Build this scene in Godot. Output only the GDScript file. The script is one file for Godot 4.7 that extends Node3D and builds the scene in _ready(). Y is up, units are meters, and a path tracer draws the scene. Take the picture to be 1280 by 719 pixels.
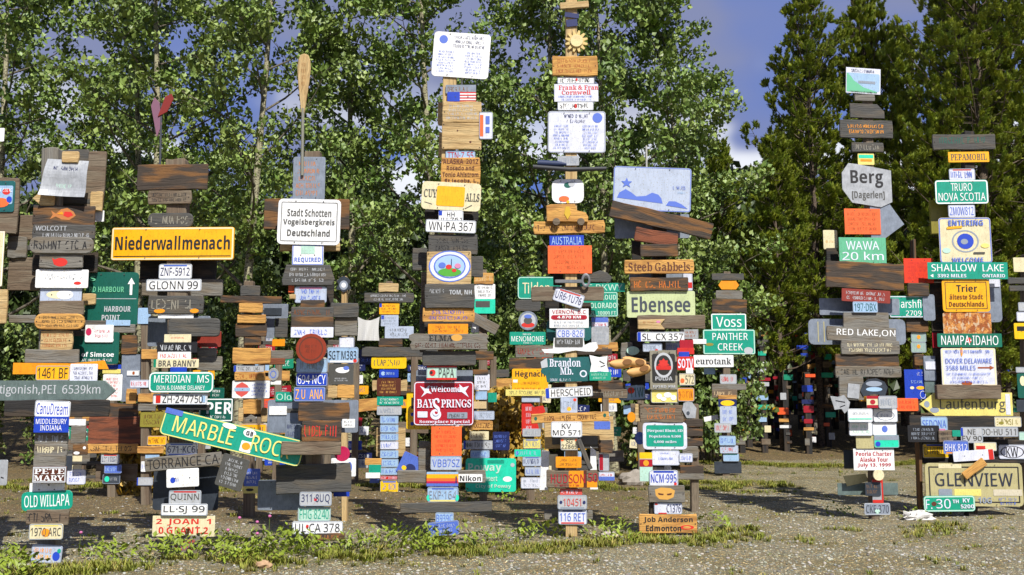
extends Node3D
# A forest of signposts at the edge of a wood. Units are metres, y is up; the row of posts runs from near left to far right.
# POSTS: x, z, lean of the top in x, height, width, wood, what it is known by
# SIGNS: x, y, z, turn, tilt, width, height, thickness, corner radius, material, name, label, category, outline, marks, curled
const POSTS := [
[-4.657,-8.9,-0.242,4.005,0.102,"wb","signpost with the teal poster at its top"],
[-4.088,-8.84,-0.168,3.713,0.159,"wg","signpost topped by the curled grey sheet"],
[-3.031,-9.24,-0.204,3.707,0.197,"wb","signpost carrying the yellow Niederwallmenach sign"],
[-1.876,-9.53,-0.106,3.861,0.156,"wb","signpost topped by the canoe paddle"],
[-1.923,-11.5,-0.063,2.853,0.066,"wt","thin post capped by a blue-grey star badge"],
[-3.164,-12,-0.086,2.857,0.118,"wb","signpost roofed by a long dark plank"],
[-5.828,-14.5,-0.109,2.108,0.119,"wb","rear signpost with the big red brown planks"],
[-4.959,-13.5,-0.112,2.502,0.111,"wb","rear signpost with the tall grey metal panel"],
[-1.869,-15.2,-0.051,3.245,0.112,"wb","rear signpost with a column of pale blue plates"],
[-0.696,-10,0.036,4.796,0.148,"wt","tall signpost topped by the white list board"],
[-0.394,-13.6,-0.011,3.21,0.111,"wb","rear signpost behind the tall list board post"],
[0.255,-13.8,0.007,3.156,0.113,"wb","rear signpost with the amber Hegnach sign"],
[0.61,-10.3,0.042,5.861,0.127,"wt","tallest signpost with the wooden sun near its top"],
[1.498,-10.4,0.095,3.395,0.145,"wk","signpost carrying the pale green Ebensee sign"],
[2.309,-12.6,0.029,1.349,0.093,"wb","short rear post stacked with rusty planks"],
[3.985,-18.5,0.113,3.831,0.136,"wb","slender rear signpost carrying the Voss sign"],
[4.323,-11.9,0.142,5.296,0.098,"wb","signpost carrying the light grey Berg sign"],
[5.063,-12.35,0.071,3.436,0.04,"wr","rusty rear post beside the Berg post"],
[5.619,-12.2,0.216,4.813,0.13,"wk","signpost carrying the green TRURO sign"],
[6.512,-12.6,0.199,3.287,0.124,"wb","partly hidden signpost beside the Laufenburg arrow"],
]
const SIGNS := [
[-4.727,3.172,-8.834,0,0,0.382,0.522,0.024,0.006,"w:wb","wooden_plank","tall brown plank behind a teal poster","plank",[],[],0],
[-4.753,2.645,-8.805,0,0,0.233,0.55,0.024,0.006,"w:wb","wooden_plank","brown plank on the signpost with the teal poster at its top","plank",[],[],0],
[-4.683,2.234,-8.776,0,0,0.259,0.311,0.024,0.006,"w:wt","wooden_plank","pale tan plank on the signpost with the teal poster at its top","plank",[],[],0],
[-4.719,3.255,-8.805,0,0,0.308,0.291,0.006,0.02,"m:1d5f60","painted_sign","teal poster with red and white pictures at plank top","sign",[],[["r",0.031,0.015,0.213,0.172,"9cbcdc",0,"picture"],["e",0.077,0.044,0.037,0.029,"cc2a20","emblem"],["e",0.031,-0.058,0.077,0.044,"f46a30","emblem"],["e",0.108,-0.029,0.025,0.029,"1840b8","emblem"],["s",1,0.062,0.058,0.154,0.041,"eceeee"]],0],
[-4.781,3.843,-8.834,0,0,0.141,0.129,0.006,0.009,"m:eceeee","painted_sign","small blank white board above the teal poster","sign",[],[],0],
[-4.698,2.673,-8.776,0,0,0.16,0.506,0.006,0.011,"m:e2d8b0","painted_sign","cream panel with white edge below the teal poster","sign",[],[["b",0.004,0.006,"eceeee"]],0],
[-4.637,0.756,-8.834,0,0,0.278,0.225,0.006,0.016,"v:b4b8bc","painted_sign","light grey metal panel below the cream panel","sign",[],[["r",0.097,-0.045,0.027,0.011,"1e1e20",20,"sticker"]],0],
[-4.521,2.992,-8.977,2,0,0.328,0.227,0.024,0.006,"w:wb","wooden_plank","brown plank between the orange fish plank and the WOLCOTT plank","plank",[],[["k",0.229]],0],
[-4.522,2.56,-8.977,2,0,0.289,0.306,0.024,0.006,"w:wb","wooden_plank","brown plank between the WOLCOTT plank and the white board with red smudge","plank",[],[["k",0.249]],0],
[-4.584,2.802,-8.946,2,0,0.178,0.202,0.024,0.006,"w:wg","wooden_plank","small weathered grey plank between the WOLCOTT plank and the white board with red smudge","plank",[],[["k",0.315]],0],
[-3.711,2.327,-9.005,2,0,0.481,0.506,0.006,0.034,"m:075a4c","painted_sign","dark green road sign with white up arrow reading HARBOUR POINT","sign",[],[["r",0,0.005,0.45,0.006,"b4b8bc",0,"stripe"],["r",0.173,0.101,0.024,0.12,"eceeee",0,"arrow"],["p",[0.14,0.142,0.207,0.142,0.173,0.202],"eceeee","arrow"],["t","HARBOUR",0.058,-0.091,0.241,0.051,"b4b8bc",0],["t","POINT",0,-0.172,0.164,0.051,"b4b8bc",0],["t","RD HARBOUR",-0.048,0.091,0.318,0.051,"62b48c",0],["t","S",-0.178,0.192,0.048,0.046,"62b48c",0],["k",-0.547]],0],
[-3.702,2.053,-8.988,2,0,0.456,0.081,0.024,0.006,"w:wg","wooden_plank","weathered grey plank between the yellow script board and the green Simcoe sign","plank",[],[["k",-0.53]],0],
[-3.625,2.104,-8.961,2,0,0.22,0.052,0.006,0.004,"m:9cbcdc","painted_sign","thin light blue strip under the dark green road sign","sign",[],[["k",-0.602]],0],
[-3.816,1.873,-8.955,2,0,0.417,0.293,0.006,0.02,"m:075a4c","painted_sign","dark green sign reading of Simcoe","sign",[],[["t","of Simcoe",0.021,-0.059,0.292,0.044,"eceeee",0],["s",1,0.083,0.073,0.167,0.035,"eceeee"],["s",1,0.021,-0.111,0.292,0.029,"eceeee"],["k",-0.403]],0],
[-4.161,3.447,-8.99,2,0,0.367,0.581,0.024,0.006,"w:wd","wooden_plank","tall dark board behind the curled grey sheet","plank",[],[],0],
[-3.9,3.433,-8.97,2,-2,0.172,0.564,0.024,0.006,"w:wb","wooden_plank","tall brown board beside the curled grey sheet","plank",[],[["k",-0.39]],0],
[-3.866,3.237,-8.942,2,0,0.119,0.181,0.024,0.006,"w:wt","wooden_plank","small pale tan plank between the curled grey sheet and the orange fish plank","plank",[],[["k",-0.402]],0],
[-4.276,3.226,-8.767,2,0,0.197,0.134,0.026,0.004,"w:wt","painted_sign","small tan arrow board pointing sideways under the curled sheet","sign",[0.098,0.067,0.098,-0.067,-0.02,-0.067,-0.098,0,-0.02,0.067],[],0],
[-4.068,3.406,-8.743,2,-3,0.372,0.35,0.006,0.024,"v:b4b8bc","painted_sign","curled light grey sheet with painted handwriting","sign",[],[["e",-0.045,0.01,0.019,0.014,"f46a30","emblem"],["s",1,0,0.087,0.246,0.045,"16245c"],["s",1,0,0.007,0.335,0.052,"e6d878"],["s",1,0,-0.077,0.149,0.045,"b4d8c8"]],1],
[-4.033,3.603,-8.729,2,0,0.153,0.104,0.024,0.006,"w:wt","wooden_plank","small pale tan plank above the curled grey sheet","plank",[],[],0],
[-4.086,3.067,-8.774,2,0,0.561,0.185,0.024,0.006,"w:wr","wooden_plank","dark plank with an orange and red fish painting","plank",[],[["p",[-0.112,0.046,-0.067,0.018,-0.022,0.059,0.034,0.07,0.09,0.037,0.112,0,0.056,-0.041,-0.011,-0.037,-0.067,-0.009,-0.118,-0.033,-0.095,0.009],"b8743c","emblem"],["p",[0.011,0.037,0.067,0.033,0.09,0.004,0.045,-0.018,0,0],"cc2a20","emblem"],["p",[-0.056,0.015,-0.011,0.037,0,0.009],"eb960c","emblem"]],0],
[-3.864,3.109,-9,2,0,0.09,0.106,0.006,0.006,"m:eceeee","painted_sign","small white tag between the curled grey sheet and the WOLCOTT plank","sign",[],[["k",-0.432]],0],
[-4.062,2.911,-8.743,2,0,0.558,0.132,0.024,0.006,"w:wd","wooden_plank","dark grey plank with white letters reading WOLCOTT","plank",[],[["t","WOLCOTT",-0.112,0.033,0.279,0.042,"b4b8bc",1],["s",1,0.028,-0.029,0.418,0.04,"b4b8bc"]],0],
[-4.062,2.785,-8.712,2,0,0.569,0.153,0.024,0.061,"w:wg","wooden_plank","rounded grey plank with carved dark script","plank",[],[["s",1,0,0,0.478,0.095,"1e1e20"]],0],
[-4.136,2.66,-8.961,2,0,0.599,0.187,0.024,0.006,"w:wk","wooden_plank","long blackened plank between the WOLCOTT plank and the white board with red smudge","plank",[],[],0],
[-4.071,2.646,-8.737,2,0,0.389,0.131,0.024,0.006,"w:wg","wooden_plank","grey plank with a red bird painted on it","plank",[],[["e",0,-0.013,0.062,0.039,"cc2a20","emblem"],["p",[-0.078,0.026,-0.031,0,-0.055,-0.039],"cc2a20","emblem"]],0],
[-4.063,2.486,-8.744,2,0,0.469,0.167,0.006,0.012,"m:eceeee","painted_sign","white board with faint script and a red smudge","sign",[],[["e",0.141,-0.04,0.033,0.015,"cc2a20","emblem"],["s",1,0.023,0.025,0.352,0.05,"b4b8bc"]],0],
[-4.075,2.344,-8.768,2,0,0.368,0.124,0.006,0.009,"m:b4c0d4","painted_sign","pale blue plate with a cream cloud shape","sign",[],[["e",-0.018,0,0.111,0.037,"e2d8b0","emblem"],["e",0.037,0,0.074,0.043,"eceeee","emblem"]],0],
[-3.917,2.323,-8.98,2,0,0.14,0.104,0.024,0.006,"w:wt","wooden_plank","small pale tan plank between the white board with red smudge and the yellow script board","plank",[],[["k",-0.329]],0],
[-4.054,2.221,-8.756,2,0,0.395,0.13,0.024,0.006,"w:wb","wooden_plank","brown plank between the HARBOUR POINT sign and the yellow script board","plank",[],[],0],
[-4.509,2.14,-8.977,2,0,0.251,0.074,0.024,0.006,"w:wg","wooden_plank","weathered grey plank between the HARBOUR POINT sign and the yellow script board","plank",[],[["k",0.255]],0],
[-4.051,2.096,-8.727,2,0,0.443,0.143,0.024,0.065,"w:wo","wooden_plank","yellow varnished board with three rows of black script","plank",[],[["s",3,0,0,0.372,0.109,"1e1e20"]],0],
[-4.086,1.93,-8.757,2,0,0.286,0.179,0.024,0.006,"w:wt","wooden_plank","pale tan plank with rusty letters between the yellow script board and the green Simcoe sign","plank",[],[["s",3,0,0,0.241,0.136,"9c4a14"]],0],
[-3.786,2.004,-8.942,2,0,0.256,0.161,0.006,0.011,"m:eceeee","painted_sign","white sticker board with magenta emblem and print","sign",[],[["e",-0.095,0.016,0.026,0.035,"b81850","emblem"],["s",2,0.026,0,0.167,0.081,"b81850"],["k",-0.432]],0],
[-4.103,1.786,-8.727,2,0,0.477,0.121,0.024,0.006,"w:wg","wooden_plank","weathered grey plank between the green Simcoe sign and the 1461 BF plate","plank",[],[],0],
[-4.009,1.682,-8.702,2,0,0.838,0.113,0.008,0,"m:eb960c","sign_ornament","ragged amber sheet behind the 1461 BF plate","ornament",[-0.419,0.045,0.084,0.04,0.377,0.068,0.419,-0.011,0.168,-0.006,-0.126,-0.011,-0.168,-0.057,-0.419,-0.057],[],0],
[-4.073,1.636,-8.686,2,0,0.298,0.134,0.004,0.019,"m:fab40c","license_plate","yellow licence plate reading 1461 BF","licence plate",[],[["b",0.002,0.006,"8c96a4"],["t","1461 BF",0,0,0.262,0.089,"1e1e20",1]],0],
[-3.802,1.636,-8.696,2,0,0.241,0.163,0.006,0.011,"m:d8dcea","painted_sign","pale lilac sign with navy letters between the green Simcoe sign and the PEI 6539km arrow","sign",[],[["s",3,0,0,0.202,0.124,"16245c"]],0],
[-3.681,1.681,-9.006,2,0,0.169,0.081,0.006,0.006,"m:1840b8","painted_sign","small blue and yellow plate above white notice","sign",[],[["r",0,-0.02,0.166,0.04,"e6d878",0,"sticker"],["k",-0.548]],0],
[-3.669,1.513,-9.007,2,0,0.176,0.241,0.006,0.012,"m:eceeee","painted_sign","white notice with rows of red print","sign",[],[["s",6,0,0,0.148,0.183,"cc2a20"],["k",-0.552]],0],
[-4.1,1.481,-8.674,2,0,1.185,0.175,0.02,0.004,"v:6e807c","painted_sign","grey-green metal arrow reading PEI 6539km","sign",[-0.593,0.088,0.496,0.088,0.593,0,0.496,-0.088,-0.593,-0.088],[["t","Antigonish,PEI  6539km",-0.036,0,0.996,0.105,"b4b8bc",1]],0],
[-4,1.327,-8.652,2,0,0.912,0.146,0.024,0.006,"w:wk","wooden_plank","long blackened plank between the PEI 6539km arrow and the MIDDLEBURY INDIANA sign","plank",[],[],0],
[-4.029,1.32,-8.622,2,-2,0.308,0.146,0.004,0.02,"m:eceeee","license_plate","white plate with blue lettering below the long arrow","licence plate",[],[["b",0.002,0.006,"8c96a4"],["t","CanuDream",0,0,0.271,0.096,"1840b8",1]],0],
[-4.027,1.185,-8.613,2,0,0.3,0.138,0.006,0.004,"m:1840b8","painted_sign","blue sign reading MIDDLEBURY INDIANA","sign",[],[["t","MIDDLEBURY",0,0.028,0.264,0.044,"eceeee",1],["t","INDIANA",0,-0.028,0.185,0.044,"eceeee",1]],0],
[-4.052,1.061,-8.692,2,0,0.288,0.104,0.024,0.006,"w:wg","wooden_plank","weathered grey plank with light grey letters below the MIDDLEBURY INDIANA sign","plank",[],[["s",1,0,0,0.242,0.065,"b4b8bc"]],0],
[-4.039,0.966,-8.664,2,0,0.287,0.104,0.024,0.006,"w:wg","wooden_plank","weathered grey plank with cream letters between the MIDDLEBURY INDIANA sign and the brown two-word board","plank",[],[["s",1,0,0,0.241,0.064,"e2d8b0"]],0],
[-4.03,0.871,-8.635,2,0,0.278,0.103,0.024,0.006,"w:wg","wooden_plank","weathered grey plank between the MIDDLEBURY INDIANA sign and the brown two-word board","plank",[],[],0],
[-4.017,0.755,-8.606,2,0,0.292,0.144,0.006,0.01,"m:582a18","painted_sign","brown board with white border and two white serif words","sign",[],[["b",0.004,0.012,"b4b8bc"],["t","PETE",0,0.029,0.257,0.046,"eceeee",2],["t","MARY",0,-0.029,0.257,0.046,"eceeee",2]],0],
[-4.072,0.621,-8.691,2,0,0.301,0.11,0.006,0.008,"m:eceeee","painted_sign","blank white board with screw holes","sign",[],[["e",0.015,0.039,0.009,0.007,"1e1e20","emblem"],["e",-0.09,-0.039,0.009,0.007,"1e1e20","emblem"],["e",0.09,-0.044,0.009,0.007,"1e1e20","emblem"]],0],
[-4.059,0.526,-8.678,2,2.5,0.44,0.164,0.006,0.041,"m:0a9a80","painted_sign","green sign reading OLD WILLAPA","sign",[],[["t","OLD WILLAPA",0,0,0.387,0.099,"eceeee",1]],0],
[-4.038,0.386,-8.668,2,0,0.368,0.136,0.024,0.006,"w:wb","wooden_plank","brown plank with black letters between the OLD WILLAPA sign and the 1970 ARC plate","plank",[],[["s",1,0,0,0.309,0.084,"1e1e20"]],0],
[-4.036,0.265,-8.639,2,0,0.291,0.135,0.004,0.019,"m:e2d8b0","license_plate","cream licence plate reading 1970 ARC","licence plate",[],[["r",0,0.054,0.204,0.016,"e6d878",0,"stripe"],["b",0.002,0.006,"8c96a4"],["e",0,-0.007,0.038,0.034,"eb960c","emblem"],["t","1970 ARC",0,0,0.256,0.07,"50504c",1]],0],
[-4.046,0.071,-8.692,2,-4,0.264,0.156,0.004,0.022,"m:b4c0d4","license_plate","pale licence plate with orange letters and blue figure near the ground","licence plate",[],[["b",0.002,0.006,"8c96a4"],["e",0.085,-0.016,0.032,0.039,"1840b8","emblem"],["e",0.106,0.031,0.016,0.019,"0a9a80","emblem"],["s",1,-0.032,0.028,0.158,0.047,"eb960c"],["s",1,-0.026,-0.028,0.164,0.047,"fab40c"]],0],
[-3.228,2.658,-9.37,-2,0,0.749,0.218,0.024,0.006,"w:wk","wooden_plank","long blackened plank between the Niederwallmenach sign and the ZNF-5912 plate","plank",[],[],0],
[-3.173,2.472,-9.339,-2,0,0.791,0.162,0.024,0.006,"w:wg","wooden_plank","long weathered grey plank between the GLONN 99 plate and the MERIDIAN sign","plank",[],[],0],
[-3.253,3.52,-9.182,-2,0.3,0.688,0.25,0.024,0.006,"w:wr","wooden_plank","broad brown plank topping its post below a rod","plank",[],[],0],
[-3.272,3.322,-9.182,-2,0,0.42,0.132,0.024,0.006,"w:wb","wooden_plank","brown plank with black letters between the broad top plank and the Niederwallmenach sign","plank",[],[["s",2,0,0,0.353,0.1,"1e1e20"]],0],
[-3.256,3.101,-9.182,-2,0,0.434,0.139,0.024,0.049,"w:wd","wooden_plank","dark weathered plank with grey letters between the broad top plank and the Niederwallmenach sign","plank",[],[["s",1,0,0,0.364,0.086,"8a8678"]],0],
[-3.225,2.875,-9.181,-2,0,1.177,0.315,0.02,0.022,"m:fab40c","painted_sign","long yellow town sign reading Niederwallmenach","sign",[],[["b",0.004,0.014,"e2d8b0"],["r",0,-0.12,1.124,0.008,"1e1e20",0,"stripe"],["t","Niederwallmenach",0,0.009,1.106,0.132,"1e1e20",0]],0],
[-3.194,2.609,-9.18,-2,0,0.318,0.145,0.004,0.02,"m:eceeee","license_plate","white licence plate reading ZNF-5912","licence plate",[],[["r",0,0.058,0.223,0.017,"5470c8",0,"stripe"],["b",0.002,0.006,"8c96a4"],["t","ZNF-5912",0,0,0.28,0.076,"16245c",1]],0],
[-3.204,2.479,-9.18,-2,0,0.53,0.114,0.004,0.016,"m:eceeee","license_plate","white licence plate reading GLONN 99","licence plate",[],[["b",0.002,0.006,"8c96a4"],["t","GLONN 99",0,0,0.466,0.075,"1e1e20",1]],0],
[-3.174,2.294,-9.179,-2,0,0.527,0.174,0.024,0.006,"w:wd","wooden_plank","dark weathered plank with grey letters between the GLONN 99 plate and the MERIDIAN sign","plank",[],[["e",-0.148,-0.061,0.053,0.021,"eb960c","emblem"],["e",0.185,-0.061,0.042,0.021,"eb960c","emblem"],["s",1,0,0,0.443,0.108,"8a8678"]],0],
[-3.202,2.056,-9.369,-2,0,0.607,0.292,0.006,0.02,"v:8c96a4","painted_sign","bare grey metal sheet behind short planks","sign",[],[],0],
[-3.172,2.186,-9.179,-2,0,0.339,0.045,0.006,0.003,"m:eceeee","painted_sign","white tag between the GLONN 99 plate and the MERIDIAN sign","sign",[],[],0],
[-2.989,2.076,-9.172,-2,0,0.488,0.173,0.024,0.035,"w:wd","wooden_plank","dark weathered plank between the GLONN 99 plate and the MERIDIAN sign","plank",[],[],0],
[-2.901,1.979,-9.348,-2,0,0.23,0.153,0.006,0.011,"m:8c3428","painted_sign","red brown board beside cream tag","sign",[],[["k",-0.268]],0],
[-3.136,1.97,-9.149,-2,0,0.255,0.082,0.006,0.006,"m:e2d8b0","painted_sign","cream tag between the GLONN 99 plate and the MERIDIAN sign","sign",[],[["s",1,0,0.008,0.127,0.016,"cc2a20"]],0],
[-3.133,1.887,-9.136,-2,0,0.381,0.097,0.006,0.007,"m:1e1e20","painted_sign","black board with pale painted letters","sign",[],[["s",1,0,0,0.32,0.06,"b4b8bc"]],0],
[-3.153,1.808,-9.126,-2,0,0.313,0.075,0.006,0.005,"m:eceeee","painted_sign","white strip with red letters above the MERIDIAN sign","sign",[],[["s",1,0,0,0.263,0.046,"cc2a20"]],0],
[-2.917,1.852,-9.359,-2,0,0.184,0.084,0.024,0.006,"w:wg","wooden_plank","small weathered grey plank between the GLONN 99 plate and the MERIDIAN sign","plank",[],[["k",-0.243]],0],
[-2.89,1.745,-9.358,-2,0,0.244,0.13,0.024,0.006,"w:wg","wooden_plank","weathered grey plank between the GLONN 99 plate and the MERIDIAN sign","plank",[],[["k",-0.263]],0],
[-3.117,1.737,-9.114,-2,0,0.402,0.082,0.006,0.006,"m:e2d8b0","painted_sign","cream strip with grey letters above the MERIDIAN sign","sign",[],[["t","BRA BANNY",0,0,0.354,0.056,"50504c",0]],0],
[-3.1,1.673,-9.102,-2,0,0.156,0.059,0.006,0.004,"m:1840b8","painted_sign","small blue tag above the MERIDIAN sign","sign",[],[],0],
[-2.816,1.305,-9.356,-2,0,0.327,0.219,0.006,0.015,"m:075a4c","painted_sign","dark green sign with large white letters reading PER","sign",[],[["b",0.004,0.01,"eceeee"],["t","PER",0.033,0.018,0.245,0.109,"eceeee",0],["s",1,0,-0.066,0.196,0.031,"eceeee"],["k",-0.319]],0],
[-2.81,1.464,-9.355,-2,0,0.137,0.099,0.006,0.007,"m:075a4c","painted_sign","small dark green tag with white letters between the MERIDIAN sign and the ZH 247750 plate","sign",[],[["s",2,0,0,0.115,0.075,"eceeee"],["k",-0.333]],0],
[-3.066,1.562,-9.09,-2,0,0.608,0.192,0.006,0.048,"m:0a9a80","painted_sign","green street sign reading MERIDIAN MS","sign",[],[["b",0.004,0.012,"eceeee"],["t","MERIDIAN",-0.085,0.031,0.34,0.069,"eceeee",1],["t","MS",0.207,0.031,0.109,0.069,"eceeee",1],["t","DON & DIANNE DELANEY",0,-0.05,0.45,0.038,"eceeee",1]],0],
[-3.079,1.407,-9.113,-2,0,0.512,0.103,0.004,0.014,"m:eceeee","license_plate","white licence plate reading ZH 247750","licence plate",[],[["b",0.002,0.006,"8c96a4"],["r",-0.205,0,0.045,0.071,"cc2a20",0,"shield"],["r",0.22,0,0.04,0.061,"9cbcdc",0,"sticker"],["t","ZH·247750",0.026,0,0.379,0.068,"1e1e20",1]],0],
[-3.053,1.33,-9.158,-2,0,0.483,0.052,0.024,0.006,"w:wk","wooden_plank","blackened plank between the ZH 247750 plate and the PER sign","plank",[],[],0],
[-3.069,0.943,-9.175,-2,0,0.297,0.117,0.004,0.016,"m:eceeee","license_plate","white licence plate reading 671 KC6","licence plate",[],[["r",0,0.047,0.208,0.014,"5470c8",0,"stripe"],["r",0,-0.047,0.238,0.014,"5470c8",0,"stripe"],["b",0.002,0.006,"8c96a4"],["t","671·KC6",0,0,0.261,0.061,"16245c",1]],0],
[-3.076,0.572,-9.365,-2,0,0.626,0.408,0.006,0.029,"v:3c444e","painted_sign","dark blue-grey metal panel below the TORRANCE plank","sign",[],[],0],
[-3.04,0.831,-9.166,-2,5,0.724,0.124,0.024,0.006,"w:wg","wooden_plank","grey carved plank reading TORRANCE CA","plank",[],[["t","TORRANCE CA",0,0,0.666,0.087,"1e1e20",1]],0],
[-3.035,0.686,-9.136,-2,3,0.302,0.167,0.006,0.012,"m:eceeee","painted_sign","white board with small blue logo below the TORRANCE plank","sign",[],[["e",-0.091,-0.017,0.024,0.027,"1840b8","emblem"],["s",1,-0.054,-0.017,0.048,0.037,"1840b8"]],0],
[-3.014,0.507,-9.157,-2,0,0.302,0.13,0.004,0.018,"m:b4b8bc","license_plate","light grey licence plate with five dark letters and red top strip","licence plate",[],[["r",0,0.052,0.212,0.016,"cc2a20",0,"stripe"],["b",0.002,0.006,"8c96a4"],["t","QUINN",0,0,0.266,0.068,"50504c",1]],0],
[-3.014,0.396,-9.149,-2,0,0.434,0.108,0.004,0.015,"m:eceeee","license_plate","white licence plate reading LL SJ 99","licence plate",[],[["b",0.002,0.006,"8c96a4"],["t","LL·SJ 99",0,0,0.382,0.071,"1e1e20",1]],0],
[-3.022,0.245,-9.174,-2,0,0.581,0.187,0.006,0.004,"m:e2d8b0","painted_sign","cream board with two rows of red stencilled letters and digits","sign",[],[["t","2  JOAN  1",0,0.037,0.511,0.06,"cc2a20",0],["t","0 GRANT.2",0,-0.037,0.46,0.06,"cc2a20",0]],0],
[-2.992,0.084,-9.162,-2,0,0.271,0.157,0.024,0.006,"w:wg","wooden_plank","weathered grey plank with bright red letters below the LL SJ 99 plate","plank",[],[["s",2,0,0,0.227,0.12,"cc2a20"]],0],
[-2.589,1.051,-9.173,15,-14.5,1.303,0.247,0.006,0.044,"m:0a9a80","painted_sign","long slanted green street sign reading MARBLE ROCK","sign",[],[["b",0.004,0.009,"e6d878"],["e",0.13,0.074,0.059,0.039,"eceeee","emblem"],["r",0.13,-0.054,0.103,0.102,"eceeee",0,"sticker"],["e",0.13,-0.049,0.039,0.035,"eb960c","emblem"],["r",-0.573,0.099,0.154,0.049,"5470c8",0,"sticker"],["e",-0.065,0.094,0.065,0.025,"eceeee","emblem"],["t","MARBLE",-0.274,0,0.547,0.143,"e6d878",1],["t","ROCK",0.352,0,0.365,0.143,"e6d878",1],["t","GB",0.13,0.074,0.065,0.039,"1e1e20",0]],0],
[-2.567,0.739,-9.093,-2,-16,0.257,0.297,0.006,0.018,"m:50504c","painted_sign","slanted dark grey sheet covered in white handwriting","sign",[],[["s",6,0,0,0.18,0.249,"b4b8bc"]],0],
[-2.059,3.247,-9.648,1.5,0,0.857,0.309,0.024,0.006,"w:wr","wooden_plank","long dark peeling brown plank between the plate under the paddle and the Stadt Schotten sign","plank",[],[],0],
[-2.006,3.575,-9.461,1.5,0,0.316,0.435,0.006,0.022,"v:8c96a4","painted_sign","tall pale metal plate with faded orange print under the paddle","sign",[],[["s",5,0,0,0.269,0.37,"b8743c"]],0],
[-1.993,3.136,-9.449,1.5,-1,0.613,0.454,0.006,0.045,"m:eceeee","painted_sign","white bordered town sign reading Stadt Schotten","sign",[],[["b",0.031,0.007,"50504c"],["t","Stadt Schotten",0,0.091,0.429,0.077,"50504c",0],["t","Vogelsbergkreis",0,-0.009,0.502,0.077,"50504c",0],["t","Deutschland",0,-0.109,0.417,0.068,"50504c",0]],0],
[-2.019,2.919,-9.649,1.5,0,0.599,0.089,0.024,0.006,"w:wt","wooden_plank","pale tan plank between the Stadt Schotten sign and the dark trapezoid board","plank",[],[],0],
[-2,2.809,-9.461,1.5,0,0.306,0.206,0.006,0.014,"m:eceeee","painted_sign","small white sign with blue border reading REQUIRED","sign",[],[["b",0.004,0.009,"5470c8"],["r",0,0.051,0.135,0.081,"b4d8c8",0,"sticker"],["t","REQUIRED",0,-0.049,0.257,0.049,"5470c8",0]],0],
[-1.986,2.608,-9.448,1.5,0,0.514,0.204,0.018,0,"w:wd","wooden_plank","dark trapezoid board with three rows of white paint letters","plank",[-0.216,0.102,0.206,0.102,0.257,-0.041,0.232,-0.102,-0.247,-0.102,-0.257,-0.051],[["s",1,0,0.057,0.34,0.033,"b4b8bc"],["s",1,0,0.004,0.36,0.037,"b4b8bc"],["s",1,0,-0.051,0.309,0.037,"b4b8bc"]],0],
[-1.809,2.441,-9.655,1.5,0,0.071,0.287,0.024,0.006,"w:wk","wooden_plank","small blackened plank between the dark trapezoid board and the red brown disc","plank",[],[["k",-0.155]],0],
[-1.964,2.419,-9.462,1.5,0,0.312,0.165,0.004,0.023,"m:b4c0d4","license_plate","pale blue licence plate with periwinkle blue letters below the dark trapezoid board","licence plate",[],[["r",0,0.066,0.218,0.02,"cc80a4",0,"stripe"],["b",0.002,0.006,"8c96a4"],["s",2,0,0,0.262,0.125,"5470c8"]],0],
[-2.195,2.491,-9.645,1.5,0,0.056,0.08,0.006,0.004,"m:f46a30","painted_sign","small orange tag between the dark trapezoid board and the red brown disc","sign",[],[["k",0.222]],0],
[-2.136,2.396,-9.449,1.5,0,0.062,0.047,0.024,0.006,"w:wt","wooden_plank","small pale tan plank between the dark trapezoid board and the red brown disc","plank",[],[],0],
[-1.94,2.322,-9.454,1.5,0,0.233,0.086,0.024,0.006,"w:wr","wooden_plank","dark peeling brown plank between the dark trapezoid board and the red brown disc","plank",[],[],0],
[-1.935,2.241,-9.425,1.5,0,0.41,0.101,0.024,0.006,"w:wd","wooden_plank","dark weathered plank with brown letters between the dark trapezoid board and the red brown disc","plank",[],[["s",1,0,0,0.344,0.063,"70401c"]],0],
[-1.926,2.142,-9.396,1.5,0,0.408,0.108,0.024,0.006,"w:wr","wooden_plank","dark peeling brown plank between the dark trapezoid board and the red brown disc","plank",[],[],0],
[-1.921,2.045,-9.367,1.5,0,0.407,0.1,0.006,0.007,"m:d8dcea","painted_sign","pale lilac sign with periwinkle blue letters below the dark trapezoid board","sign",[],[["s",1,0,0,0.342,0.062,"5470c8"]],0],
[-1.936,1.73,-9.462,1.5,0,0.302,0.139,0.004,0.019,"m:9cbcdc","license_plate","light blue licence plate with bare grey metal letters below the SGT M383 plate","licence plate",[],[["r",0,0.056,0.211,0.017,"b4d8c8",0,"stripe"],["b",0.002,0.006,"8c96a4"],["s",1,0,0,0.253,0.086,"8c96a4"]],0],
[-1.921,1.886,-9.356,1.5,0,0.29,0.29,0.03,0,"m:8c3214","sign_ornament","round red brown wooden disc with carved ring","ornament",[0.145,0,0.138,-0.045,0.117,-0.085,0.085,-0.117,0.045,-0.138,0,-0.145,-0.045,-0.138,-0.085,-0.117,-0.117,-0.085,-0.138,-0.045,-0.145,0,-0.138,0.045,-0.117,0.085,-0.085,0.117,-0.045,0.138,0,0.145,0.045,0.138,0.085,0.117,0.117,0.085,0.138,0.045],[["g",0,0,0.116,0.116,0.9,"582a18"],["s",2,0,0,0.116,0.087,"582a18"]],0],
[-1.658,2.279,-9.63,1.5,0,0.276,0.143,0.024,0.006,"w:wd","wooden_plank","dark weathered plank between the dark trapezoid board and the red brown disc","plank",[],[["k",-0.295]],0],
[-1.644,2.119,-9.659,1.5,0,0.229,0.182,0.024,0.006,"w:wg","wooden_plank","weathered grey plank between the dark trapezoid board and the red brown disc","plank",[],[["k",-0.31]],0],
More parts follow.
